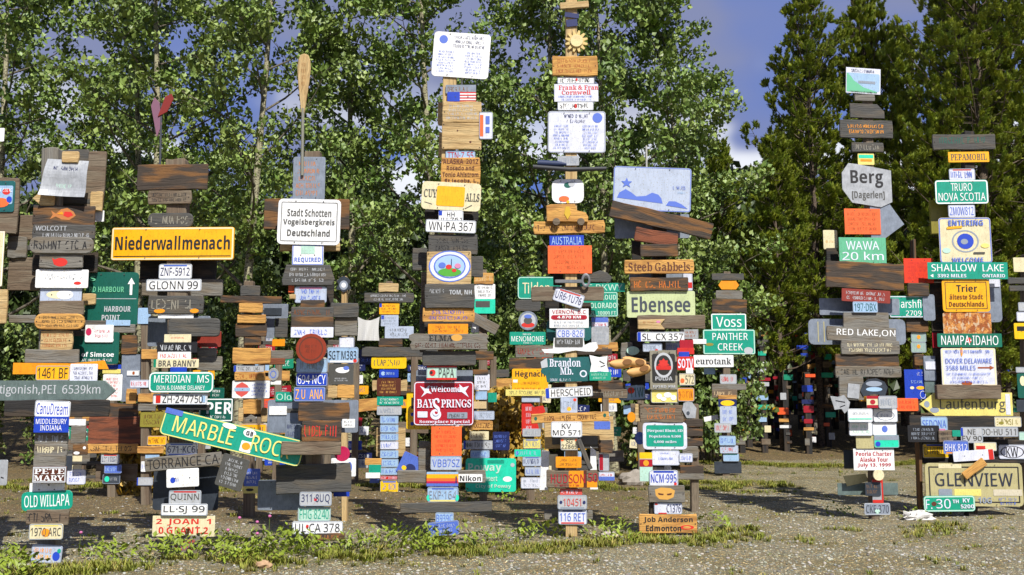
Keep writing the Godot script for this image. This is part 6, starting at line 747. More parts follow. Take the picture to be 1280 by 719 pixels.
# ------------------------------------------------------------------ nodes
func numbered(called: String) -> String:
	var n: int = used.get(called, 0)
	used[called] = n + 1
	return called if n == 0 else "%s_%03d" % [called, n]

func tag(o: Node3D, label: String, category: String, group := "", kind := "") -> void:
	if label: o.set_meta("label", label)
	if category: o.set_meta("category", category)
	if group: o.set_meta("group", group)
	if kind: o.set_meta("kind", kind)

func thing(called: String, at: Vector3) -> Node3D:
	var o := Node3D.new()
	o.name = numbered(called)
	o.position = at
	add_child(o)
	return o

func part(parent: Node3D, called: String, mesh: Mesh, m: Material, at := Vector3.ZERO) -> MeshInstance3D:
	var o := MeshInstance3D.new()
	o.name = numbered(called) if parent == self else called
	o.mesh = mesh
	o.material_override = m
	o.position = at
	parent.add_child(o, true)
	return o

func many(parent: Node3D, called: String, mesh: Mesh, m: Material, places: Array, colors := PackedColorArray()) -> MultiMeshInstance3D:
	var mm := MultiMesh.new()
	mm.transform_format = MultiMesh.TRANSFORM_3D
	mm.use_colors = colors.size() > 0
	mm.mesh = mesh
	mm.instance_count = places.size()
	for i in places.size():
		mm.set_instance_transform(i, places[i])
		if colors.size() > 0:
			mm.set_instance_color(i, colors[i])
	var o := MultiMeshInstance3D.new()
	o.name = numbered(called) if parent == self else called
	o.multimesh = mm
	o.material_override = m
	parent.add_child(o, true)
	return o

# ------------------------------------------------------------------ shapes
func tri(st: SurfaceTool, a: Vector3, b: Vector3, c: Vector3, ua: Vector2, ub: Vector2, uc: Vector2, toward: Vector3) -> void:
	var n := (c - a).cross(b - a)
	if n.length_squared() < 1e-14:
		return
	n = n.normalized()
	if n.dot(toward) < 0.0:
		n = -n
		var t := b; b = c; c = t
		var u := ub; ub = uc; uc = u
	st.set_normal(n); st.set_uv(ua); st.add_vertex(a)
	st.set_normal(n); st.set_uv(ub); st.add_vertex(b)
	st.set_normal(n); st.set_uv(uc); st.add_vertex(c)

func rounded(w: float, h: float, r: float, steps := 3) -> PackedVector2Array:
	var p := PackedVector2Array()
	for k in 4:
		var cx := (w / 2 - r) * (1 if k == 0 or k == 3 else -1)
		var cy := (h / 2 - r) * (1 if k < 2 else -1)
		for s in steps + 1:
			var a := (k + s / float(steps)) * PI / 2
			p.append(Vector2(cx + r * cos(a), cy + r * sin(a)))
	return p

func rough_plank(w: float, h: float) -> PackedVector2Array:
	var p := PackedVector2Array()
	var n := maxi(3, int(w / 0.12))
	var j := minf(h * 0.035, 0.006)
	var c := minf(h * 0.06, 0.008)
	for i in n + 1:
		var x := lerpf(-w / 2 + c, w / 2 - c, i / float(n))
		p.append(Vector2(x, h / 2 + rng.randf_range(-j, j)))
	p.append(Vector2(w / 2 + rng.randf_range(-j, 0), h / 2 - c * rng.randf_range(1.0, 2.5)))
	p.append(Vector2(w / 2 + rng.randf_range(-j, j), rng.randf_range(-0.2, 0.2) * h))
	p.append(Vector2(w / 2 + rng.randf_range(-j, 0), -h / 2 + c * rng.randf_range(1.0, 2.5)))
	for i in n + 1:
		var x := lerpf(w / 2 - c, -w / 2 + c, i / float(n))
		p.append(Vector2(x, -h / 2 + rng.randf_range(-j, j)))
	p.append(Vector2(-w / 2 + rng.randf_range(0, j), -h / 2 + c * rng.randf_range(1.0, 2.5)))
	p.append(Vector2(-w / 2 + rng.randf_range(-j, j), rng.randf_range(-0.2, 0.2) * h))
	p.append(Vector2(-w / 2 + rng.randf_range(0, j), h / 2 - c * rng.randf_range(1.0, 2.5)))
	return p

# a board: the outline extruded from z = 0 to z = t, front edge chamfered; uvs in metres over uvscale, at a random place of the texture
func slab(outline: PackedVector2Array, t: float, bevel: float, uvs: Vector2, turned := false) -> ArrayMesh:
	var st := SurfaceTool.new()
	st.begin(Mesh.PRIMITIVE_TRIANGLES)
	var lo := outline[0]
	var hi := outline[0]
	for v in outline:
		lo = lo.min(v)
		hi = hi.max(v)
	var size := hi - lo
	var mid := (hi + lo) / 2
	var span := Vector2(size.y, size.x) if turned else size
	var off := Vector2(rng.randf() * maxf(0.0, 1.0 - span.x / uvs.x), rng.randf() * maxf(0.0, 1.0 - span.y / uvs.y))
	var uv := func(p: Vector2) -> Vector2:
		var d := p - lo
		if turned: d = Vector2(d.y, d.x)
		return Vector2(d.x / uvs.x + off.x, d.y / uvs.y + off.y)
	var f := Vector2(maxf(0.5, 1.0 - 2.0 * bevel / maxf(size.x, 0.001)), maxf(0.5, 1.0 - 2.0 * bevel / maxf(size.y, 0.001)))
	var inner := PackedVector2Array()
	for v in outline:
		inner.append((v - mid) * f + mid)
	var idx := Geometry2D.triangulate_polygon(inner)
	for i in range(0, idx.size(), 3):
		var a := inner[idx[i]]
		var b := inner[idx[i + 1]]
		var c := inner[idx[i + 2]]
		tri(st, Vector3(a.x, a.y, t), Vector3(b.x, b.y, t), Vector3(c.x, c.y, t), uv.call(a), uv.call(b), uv.call(c), Vector3.BACK)
		a = outline[idx[i]]
		b = outline[idx[i + 1]]
		c = outline[idx[i + 2]]
		tri(st, Vector3(a.x, a.y, 0), Vector3(b.x, b.y, 0), Vector3(c.x, c.y, 0), uv.call(a), uv.call(b), uv.call(c), Vector3.FORWARD)
	var n := outline.size()
	for i in n:
		var a := outline[i]
		var b := outline[(i + 1) % n]
		var a2 := inner[i]
		var b2 := inner[(i + 1) % n]
		var m2 := (a + b) / 2 - mid
		var e := b - a
		var side := Vector2(e.y, -e.x)
		if side.dot(m2) < 0: side = -side
		var outw := Vector3(side.x, side.y, 0).normalized()
		var zf := t - minf(bevel, t * 0.5)
		var ua: Vector2 = uv.call(a)
		var ub: Vector2 = uv.call(b)
		var du := Vector2(0.0, t / uvs.y)
		tri(st, Vector3(a.x, a.y, 0), Vector3(b.x, b.y, 0), Vector3(b.x, b.y, zf), ua - du, ub - du, ub, outw)
		tri(st, Vector3(a.x, a.y, 0), Vector3(b.x, b.y, zf), Vector3(a.x, a.y, zf), ua - du, ub, ua, outw)
		if bevel > 0.0:
			tri(st, Vector3(a.x, a.y, zf), Vector3(b.x, b.y, zf), Vector3(b2.x, b2.y, t), ua, ub, uv.call(b2), outw + Vector3.BACK)
			tri(st, Vector3(a.x, a.y, zf), Vector3(b2.x, b2.y, t), Vector3(a2.x, a2.y, t), ua, uv.call(b2), uv.call(a2), outw + Vector3.BACK)
	return st.commit()

# flat print: the outline as one sheet facing +z
func print_sheet(outline: PackedVector2Array) -> ArrayMesh:
	var st := SurfaceTool.new()
	st.begin(Mesh.PRIMITIVE_TRIANGLES)
	var idx := Geometry2D.triangulate_polygon(outline)
	for i in range(0, idx.size(), 3):
		var p := [outline[idx[i]], outline[idx[i + 1]], outline[idx[i + 2]]]
		tri(st, Vector3(p[0].x, p[0].y, 0), Vector3(p[1].x, p[1].y, 0), Vector3(p[2].x, p[2].y, 0), p[0], p[1], p[2], Vector3.BACK)
	return st.commit()

func band(outer: PackedVector2Array, inner: PackedVector2Array) -> ArrayMesh:
	var st := SurfaceTool.new()
	st.begin(Mesh.PRIMITIVE_TRIANGLES)
	var n := outer.size()
	for i in n:
		var j := (i + 1) % n
		var a := Vector3(outer[i].x, outer[i].y, 0)
		var b := Vector3(outer[j].x, outer[j].y, 0)
		var c := Vector3(inner[j].x, inner[j].y, 0)
		var d := Vector3(inner[i].x, inner[i].y, 0)
		tri(st, a, b, c, Vector2.ZERO, Vector2.ZERO, Vector2.ZERO, Vector3.BACK)
		tri(st, a, c, d, Vector2.ZERO, Vector2.ZERO, Vector2.ZERO, Vector3.BACK)
	return st.commit()

func oval(rx: float, ry: float, n := 18) -> PackedVector2Array:
	var p := PackedVector2Array()
	for i in n:
		p.append(Vector2(rx * cos(i * TAU / n), ry * sin(i * TAU / n)))
	return p

const STROKES := [[0, 0, 0.5, 1, 0.5, 1, 1, 0, 0.2, 0.4, 0.8, 0.4], [1, 0, 0, 0, 0, 0, 0, 1, 0, 1, 1, 1, 0, 0.5, 0.8, 0.5], [0, 0, 0, 1, 1, 0, 1, 1, 0, 0.5, 1, 0.5], [0.4, 0, 0.4, 1], [0, 1, 0, 0, 0, 0, 0.9, 0], [0, 0, 0, 1, 0, 1, 1, 0, 1, 0, 1, 1], [0.3, 0, 0, 0.3, 0, 0.3, 0, 0.7, 0, 0.7, 0.3, 1, 0.3, 1, 0.7, 1, 0.7, 1, 1, 0.7, 1, 0.7, 1, 0.3, 1, 0.3, 0.7, 0, 0.7, 0, 0.3, 0], [0, 0, 0, 1, 0, 1, 0.9, 0.9, 0.9, 0.9, 0.9, 0.55, 0.9, 0.55, 0, 0.5, 0.4, 0.5, 1, 0], [1, 0.9, 0.2, 1, 0.2, 1, 0, 0.7, 0, 0.7, 1, 0.35, 1, 0.35, 0.8, 0, 0.8, 0, 0, 0.1], [0, 1, 1, 1, 0.5, 1, 0.5, 0], [1, 0.9, 0.3, 1, 0.3, 1, 0, 0.5, 0, 0.5, 0.3, 0, 0.3, 0, 1, 0.1], [0, 0, 0, 1, 0, 1, 0.7, 0.9, 0.7, 0.9, 1, 0.5, 1, 0.5, 0.7, 0.1, 0.7, 0.1, 0, 0], [0, 1, 0, 0.2, 0, 0.2, 0.5, 0, 0.5, 0, 1, 0.2, 1, 0.2, 1, 1]]
# rows of small worn letters, too faded to read
func scrawl(rows: int, w: float, h: float) -> ArrayMesh:
	var st := SurfaceTool.new()
	st.begin(Mesh.PRIMITIVE_TRIANGLES)
	var rh := h / rows
	var lh := rh * (0.6 if rows > 1 else 0.78)
	var cw := clampf(lh * 0.56, w / 60.0, w / 9.0)
	var th := clampf(lh * 0.14, 0.002, cw * 0.22)
	for r in rows:
		var cy := h / 2 - rh * (r + 0.5)
		var lw := w * (rng.randf_range(0.72, 1.0) if rows > 1 else 1.0)
		var x := -lw / 2
		var word := rng.randi_range(3, 8)
		while x + cw < lw / 2 + 0.001:
			var gw := cw * rng.randf_range(0.6, 0.78)
			var slant := rng.randf_range(-0.06, 0.1)
			var strokes: Array = STROKES[rng.randi() % STROKES.size()]
			for k in range(0, strokes.size(), 4):
				if rng.randf() < 0.27: continue
				var p := Vector2(x + (strokes[k] + slant * strokes[k + 1]) * gw, cy + (strokes[k + 1] - 0.5 + rng.randf_range(-0.09, 0.09)) * lh)
				var q := Vector2(x + (strokes[k + 2] + slant * strokes[k + 3]) * gw, cy + (strokes[k + 3] - 0.5 + rng.randf_range(-0.09, 0.09)) * lh)
				var nrm := (q - p).orthogonal().normalized() * th / 2
				var v := [p + nrm, q + nrm, q - nrm, p - nrm]
				tri(st, Vector3(v[0].x, v[0].y, 0), Vector3(v[1].x, v[1].y, 0), Vector3(v[2].x, v[2].y, 0), v[0], v[1], v[2], Vector3.BACK)
				tri(st, Vector3(v[0].x, v[0].y, 0), Vector3(v[2].x, v[2].y, 0), Vector3(v[3].x, v[3].y, 0), v[0], v[2], v[3], Vector3.BACK)
			x += cw
			word -= 1
			if word <= 0:
				x += cw * 0.7
				word = rng.randi_range(3, 8)
	return st.commit()

func lettering(parent: Node3D, text: String, w: float, h: float, hex: String, font: int, at: Vector3) -> void:
	var tm := TextMesh.new()
	tm.text = text
	tm.font = fonts[font]
	tm.font_size = 24
	tm.pixel_size = 0.01
	tm.curve_step = 1.5
	tm.depth = 0.01
	var box := tm.get_aabb()
	if box.size.x < 0.0001 or box.size.y < 0.0001:
		return
	var o := part(parent, "lettering", tm, mat("i:" + hex))
	o.scale = Vector3(w / box.size.x, h / box.size.y, 0.06)
	var c := box.get_center()
	o.position = at - Vector3(c.x * o.scale.x, c.y * o.scale.y, c.z * o.scale.z)

func pairs(a: Array) -> PackedVector2Array:
	var p := PackedVector2Array()
	for i in range(0, a.size(), 2):
		p.append(Vector2(a[i], a[i + 1]))
	return p

func curled_sheet(w: float, h: float) -> ArrayMesh:
	var st := SurfaceTool.new()
	st.begin(Mesh.PRIMITIVE_TRIANGLES)
	var rows := 12
	var at := func(u: float, v: float, back: float) -> Vector3:
		var y := (0.5 - v) * h
		var z := 0.01 + 0.07 * v * v + 0.02 * sin(v * 5.0) + 0.025 * v * (u - 0.5) * (u - 0.5) * 4.0
		return Vector3((u - 0.5) * w * (1.0 + 0.12 * v), y, z - back)
	for side in [0.0, 0.004]:
		for r in rows:
			for c in 6:
				var a: Vector3 = at.call(c / 6.0, r / float(rows), side)
				var b: Vector3 = at.call((c + 1) / 6.0, r / float(rows), side)
				var d: Vector3 = at.call(c / 6.0, (r + 1) / float(rows), side)
				var e: Vector3 = at.call((c + 1) / 6.0, (r + 1) / float(rows), side)
				var t := Vector3.BACK if side == 0.0 else Vector3.FORWARD
				tri(st, a, b, e, Vector2(a.x, a.y), Vector2(b.x, b.y), Vector2(e.x, e.y), t)
				tri(st, a, e, d, Vector2(a.x, a.y), Vector2(e.x, e.y), Vector2(d.x, d.y), t)
	return st.commit()

const GROUPS := {"licence plate": "licence plates nailed to the signposts", "plank": "wooden planks nailed to the signposts", "sign": "painted signs nailed to the signposts", "ornament": "cutouts and ornaments on the signposts"}

func sign_board(d: Array) -> void:
	var w: float = d[5]
	var h: float = d[6]
	var t: float = d[7]
	var r: float = d[8]
	var key: String = d[9]
	var wood := key.begins_with("w:")
	var outline: PackedVector2Array
	if d[13].size() > 0:
		outline = pairs(d[13])
	elif wood and r <= 0.006:
		outline = rough_plank(w, h)
	else:
		outline = rounded(w, h, maxf(r, 0.003))
	var uvs := Vector2(2.2, 0.64) if wood else Vector2(0.9, 0.9)
	var mesh := slab(outline, t, minf(0.006, t * 0.35) if wood else minf(0.0015, t * 0.4), uvs)
	var marks: Array = d[14]
	var o: Node3D
	var body: MeshInstance3D
	if marks.is_empty() and d[15] == 0:
		o = part(self, d[10], mesh, mat(key))
		body = o
	else:
		o = thing(d[10], Vector3.ZERO)
		body = part(o, "board", curled_sheet(w, h) if d[15] == 1 else mesh, mat(key))
	o.position = Vector3(d[0], d[1], d[2])
	o.rotation_degrees = Vector3(0, d[3], d[4])
	tag(o, d[11], d[12], GROUPS[d[12]])
	var z := t
	var lift := 0.0
	for m in marks:
		z += 0.001
		if d[15] == 1:
			lift = 0.055 if m[2] is float and m[3] < 0.0 else 0.03
		var at := Vector3(0, 0, z + lift)
		match m[0]:
			"t":
				lettering(o, m[1], m[4], m[5], m[6], m[7], at + Vector3(m[2], m[3], 0.0003))
			"s":
				part(o, "lettering", scrawl(m[1], m[4], m[5]), mat("i:" + m[6]), at + Vector3(m[2], m[3], 0))
			"r":
				var p := part(o, m[7], print_sheet(rounded(m[3], m[4], minf(m[3], m[4]) * 0.06, 1)), mat("m:" + m[5]), at + Vector3(m[1], m[2], 0))
				p.rotation_degrees.z = -m[6]
			"e":
				part(o, m[6], print_sheet(oval(m[3], m[4])), mat("i:" + m[5]), at + Vector3(m[1], m[2], 0))
			"g":
				part(o, "ring", band(oval(m[3], m[4], 24), oval(m[3] * m[5], m[4] * m[5], 24)), mat("i:" + m[6]), at + Vector3(m[1], m[2], 0))
			"p":
				part(o, m[3], print_sheet(pairs(m[1])), mat("i:" + m[2]), at)
			"b":
				var a: float = m[1]
				var b: float = m[1] + m[2]
				if d[13].size() == 0:
					part(o, "border", band(rounded(w - 2 * a, h - 2 * a, maxf(r - a, 0.002)), rounded(w - 2 * b, h - 2 * b, maxf(r - b, 0.001))), mat("i:" + m[3]), at)
			"k":
				var bt: float = m[1]
				var bm := slab(rounded(absf(bt) + 0.05, 0.045, 0.003, 1), 0.02, 0.003, Vector2(2.2, 0.64))
				var bn := part(o, "batten", bm, mat("w:wd"), Vector3(bt / 2, 0, -0.022))
				bn.rotation_degrees.z = -float(d[4])
	if w > 0.28 and h > 0.1 and d[13].size() == 0 and d[12] != "licence plate" and d[15] == 0 and o != body:
		for s in [-1, 1]:
			for v in ([0] if h < 0.25 else [-1, 1]):
				var bo := part(o, "bolt", bolt_mesh(), mat("i:4c4c4a") if not wood else mat("i:3a302a"), Vector3(s * (w * 0.5 - 0.022) if wood else s * w * 0.0 + s * 0.012 * 0.0 + s * w * 0.22, v * (h * 0.5 - 0.022), z + 0.001 + lift))
				bo.rotation.x = PI / 2

var bolt_cache: Mesh
func bolt_mesh() -> Mesh:
	if not bolt_cache:
		var c := CylinderMesh.new()
		c.top_radius = 0.005
		c.bottom_radius = 0.006
		c.height = 0.004
		c.radial_segments = 7
		c.rings = 1
		bolt_cache = c
	return bolt_cache

# ------------------------------------------------------------------ tubes and limbs
func tube(st: SurfaceTool, pts: Array, radii: Array, sides := 7, vscale := 1.0) -> void:
	var rings := []
	var along := 0.0
	for i in pts.size():
		var dir: Vector3
		if i == 0: dir = pts[1] - pts[0]
		elif i == pts.size() - 1: dir = pts[i] - pts[i - 1]
		else: dir = pts[i + 1] - pts[i - 1]
		dir = dir.normalized()
		if i > 0: along += (pts[i] - pts[i - 1]).length()
		var ref := Vector3.RIGHT if absf(dir.x) < 0.8 else Vector3.UP
		var u := dir.cross(ref).normalized()
		var v := dir.cross(u).normalized()
		var ring := []
		for s in sides + 1:
			var a := TAU * s / sides
			var n := u * cos(a) + v * sin(a)
			ring.append([pts[i] + n * radii[i], n, Vector2(s / float(sides), along * vscale)])
		rings.append(ring)
	for i in rings.size() - 1:
		for s in sides:
			for q in [[i, s], [i + 1, s + 1], [i, s + 1], [i, s], [i + 1, s], [i + 1, s + 1]]:
				var e: Array = rings[q[0]][q[1]]
				st.set_normal(e[1])
				st.set_uv(e[2])
				st.add_vertex(e[0])

func tube_mesh(pts: Array, radii: Array, sides := 8) -> ArrayMesh:
	var st := SurfaceTool.new()
	st.begin(Mesh.PRIMITIVE_TRIANGLES)
	tube(st, pts, radii, sides)
	return st.commit()

# ------------------------------------------------------------------ ground
func row_z(x: float) -> float:   # the line on which the front posts stand
	return -9.85 - 0.36 * x if x > -4.5 else -8.4

func ground_y(x: float, z: float) -> float:
	var y := noise.get_noise_2d(x * 0.35, z * 0.35) * 0.05 + noise.get_noise_2d(x * 1.7 + 9.0, z * 1.7) * 0.018
	y += smoothstep(-20.0, -34.0, z) * 0.9
	return y

func grass_here(x: float, z: float) -> float:
	var d := row_z(x) - z    # behind the row is positive
	var n := noise.get_noise_2d(x * 0.9, z * 1.3)
	var g := 0.0
	if x < 2.6:
		g = maxf(g, (1.0 - smoothstep(0.15, 0.75, absf(d + 0.42 - clampf(-x, 0, 5) * 0.02))) * smoothstep(-0.35, 0.15, n))
	else:
		g = maxf(g, (1.0 - smoothstep(0.1, 0.8, absf(d + 0.6))) * smoothstep(-0.15, 0.3, n) * 0.7)
		g = maxf(g, (1.0 - smoothstep(0.15, 0.6, absf(z + 21.6 + 0.8 * sin(x * 0.7)))) * 0.9)
	if x < 4.6:
		g = maxf(g, (1.0 - smoothstep(0.3, 1.4, absf(z + 16.2))) * smoothstep(-0.2, 0.25, n))
	g = maxf(g, smoothstep(0.2, 0.5, n + 0.25 * noise.get_noise_2d(x * 5.0, z * 5.0)) * 0.35)
	return g

func litter_here(x: float, z: float) -> float:
	var n := noise.get_noise_2d(x * 0.6 + 30.0, z * 0.6) * 0.9 + noise.get_noise_2d(x * 3.0, z * 3.0) * 0.5
	var left := smoothstep(3.0 + n, 1.0 + n, x + (z + 12.0) * 0.25) * smoothstep(-10.6 + n * 0.5, -12.2 + n * 0.5, z)
	var deep := smoothstep(-21.6 + n * 0.6, -22.4 + n * 0.6, z)
	return maxf(left * 0.9, deep)

func steps_list(a: Array) -> Array:
	var r := []
	for s in a:
		var v: float = s[0]
		while (s[2] > 0 and v < s[1] - 0.001) or (s[2] < 0 and v > s[1] + 0.001):
			r.append(v)
			v += s[2]
	return r

func ground() -> void:
	var xs := steps_list([[-120.0, -30.0, 10.0], [-30.0, -12.0, 1.0], [-12.0, 12.0, 0.14], [12.0, 30.0, 1.0], [30.0, 130.0, 10.0]])
	var zs := steps_list([[12.0, -6.0, -1.0], [-6.0, -24.0, -0.14], [-24.0, -40.0, -0.8], [-40.0, -200.0, -10.0]])
	var st := SurfaceTool.new()
	st.begin(Mesh.PRIMITIVE_TRIANGLES)
	for z in zs:
		for x in xs:
			var n := noise.get_noise_2d(x * 0.8 + 5.0, z * 0.8) + 0.6 * noise.get_noise_2d(x * 4.0, z * 4.0 + 8.0)
			var c := Color(0.92, 0.80, 0.50).lerp(Color(0.76, 0.62, 0.30), smoothstep(-0.2, 0.5, n))
			c = c.lerp(Color(0.48, 0.31, 0.11), litter_here(x, z) * 0.85)
			c = c.lerp(Color(0.40, 0.38, 0.07), clampf(grass_here(x, z) * 0.8, 0, 1))
			st.set_color(c)
			st.set_uv(Vector2(x, z) / 1.7)
			st.add_vertex(Vector3(x, ground_y(x, z), z))
	var nx := xs.size()
	for j in zs.size() - 1:
		for i in nx - 1:
			var a := j * nx + i
			for k in [a, a + nx + 1, a + 1, a, a + nx, a + nx + 1]:
				st.add_index(k)
	st.generate_normals()
	var cell := FastNoiseLite.new()
	cell.noise_type = FastNoiseLite.TYPE_CELLULAR
	cell.cellular_return_type = FastNoiseLite.RETURN_CELL_VALUE
	cell.cellular_jitter = 1.0
	cell.frequency = 0.085
	cell.seed = 5
	cell.fractal_type = FastNoiseLite.FRACTAL_NONE
	var ci := cell.get_seamless_image(1024, 1024)
	cell.cellular_return_type = FastNoiseLite.RETURN_DISTANCE2_SUB
	var di := cell.get_seamless_image(1024, 1024)
	var soil := FastNoiseLite.new()
	soil.frequency = 0.02
	soil.fractal_octaves = 4
	var si := soil.get_seamless_image(1024, 1024)
	var img := Image.create(1024, 1024, false, Image.FORMAT_RGB8)
	var bmp := Image.create(1024, 1024, false, Image.FORMAT_L8)
	for y in 1024:
		for x in 1024:
			var v := ci.get_pixel(x, y).r
			var e := smoothstep(0.02, 0.3, di.get_pixel(x, y).r)
			var s := si.get_pixel(x, y).r
			var k := 0.2 + 0.42 * v * v + (0.3 if v > 0.9 else 0.0)
			k = lerpf(0.16, k, e) * (0.72 + 0.56 * s)
			var warm := 1.0 + 0.16 * sin(v * 40.0)
			img.set_pixel(x, y, to_srgb(k * warm, k, k * (2.0 - warm) * 0.96))
			bmp.set_pixel(x, y, Color(clampf(e * (0.5 + 0.5 * v), 0, 1), 0, 0))
	var m := StandardMaterial3D.new()
	m.resource_name = "gravel"
	m.albedo_texture = ImageTexture.create_from_image(img)
	m.vertex_color_use_as_albedo = true
	m.roughness = 0.95
	m.heightmap_enabled = true
	m.heightmap_texture = ImageTexture.create_from_image(bmp)
	m.heightmap_scale = 1.2
	var o := part(self, "ground", st.commit(), m)
	tag(o, "gravel yard running back into leaf litter under the trees", "ground", "", "structure")

# ------------------------------------------------------------------ trees
func leaf_clump(count: int, spread: float, size: float, droop: float) -> ArrayMesh:
	var st := SurfaceTool.new()
	st.begin(Mesh.PRIMITIVE_TRIANGLES)
	for i in count:
		var dir := Vector3(rng.randfn(), rng.randfn(), rng.randfn()).normalized()
		var p := dir * spread * pow(rng.randf(), 0.5)
		p.y *= 0.8
		var b := Basis.from_euler(Vector3(rng.randf_range(-1.2, 1.2) - droop, rng.randf() * TAU, rng.randf_range(-0.9, 0.9)))
		var s := size * rng.randf_range(0.7, 1.25)
		var q := [Vector3(0, -0.55, 0), Vector3(0.44, -0.1, 0.09), Vector3(0, 0.6, 0.02), Vector3(-0.44, -0.1, 0.09)]
		var v := []
		for e in q: v.append(p + b * (e * s))
		var tint := rng.randf_range(0.75, 1.25)
		for f in [[0, 1, 2], [0, 2, 3]]:
			var n: Vector3 = (v[f[2]] - v[f[0]]).cross(v[f[1]] - v[f[0]]).normalized()
			for k in f:
				st.set_color(Color(tint, tint, tint))
				st.set_normal(n)
				st.add_vertex(v[k])
	return st.commit()

func needle_tuft(length: float, width: float) -> ArrayMesh:
	var st := SurfaceTool.new()
	st.begin(Mesh.PRIMITIVE_TRIANGLES)
	for i in 52:
		var t := rng.randf()
		var a := rng.randf() * TAU
		var o := Vector3(0, t * length * 1.5, 0)
		var dir := Vector3(cos(a) * 0.8, 0.55 + 0.7 * t, sin(a) * 0.8).normalized()
		var side := dir.cross(Vector3(rng.randfn(), rng.randfn(), rng.randfn())).normalized() * width
		var tip := o + dir * length * rng.randf_range(0.75, 1.1)
		var n := side.cross(dir).normalized()
		var tint := rng.randf_range(0.7, 1.3)
		for v in [o - side, tip, o + side]:
			st.set_color(Color(tint, tint, tint))
			st.set_normal(n)
			st.add_vertex(v)
	return st.commit()

func leaf_material(key: String, back: Color, rough: float) -> StandardMaterial3D:
	if not mats.has(key):
		var m := StandardMaterial3D.new()
		m.resource_name = key
		m.vertex_color_use_as_albedo = true
		m.roughness = rough
		m.cull_mode = BaseMaterial3D.CULL_DISABLED
		m.backlight_enabled = true
		m.backlight = back
		mats[key] = m
	return mats[key]

func bark(key: String, light: Color, dark: Color, fx: float, fy: float) -> StandardMaterial3D:
	if mats.has(key):
		return mats[key]
	var im := Image.create(64, 256, false, Image.FORMAT_RGB8)
	for y in 256:
		for x in 64:
			var a := TAU * x / 64.0
			var v := fine.get_noise_3d(cos(a) * fx, sin(a) * fx, y / 256.0 * fy)
			var w := noise.get_noise_3d(cos(a) * 2.0, sin(a) * 2.0, y / 256.0 * 3.0 + 7.0)
			var c := light.lerp(dark, smoothstep(0.05, 0.3, v)) * (1.0 + 0.5 * w)
			im.set_pixel(x, y, to_srgb(c.r, c.g, c.b))
	var m := StandardMaterial3D.new()
	m.resource_name = key
	m.albedo_texture = ImageTexture.create_from_image(im)
	m.roughness = 0.9
	mats[key] = m
	return m

var clumps := []
var tufts := []

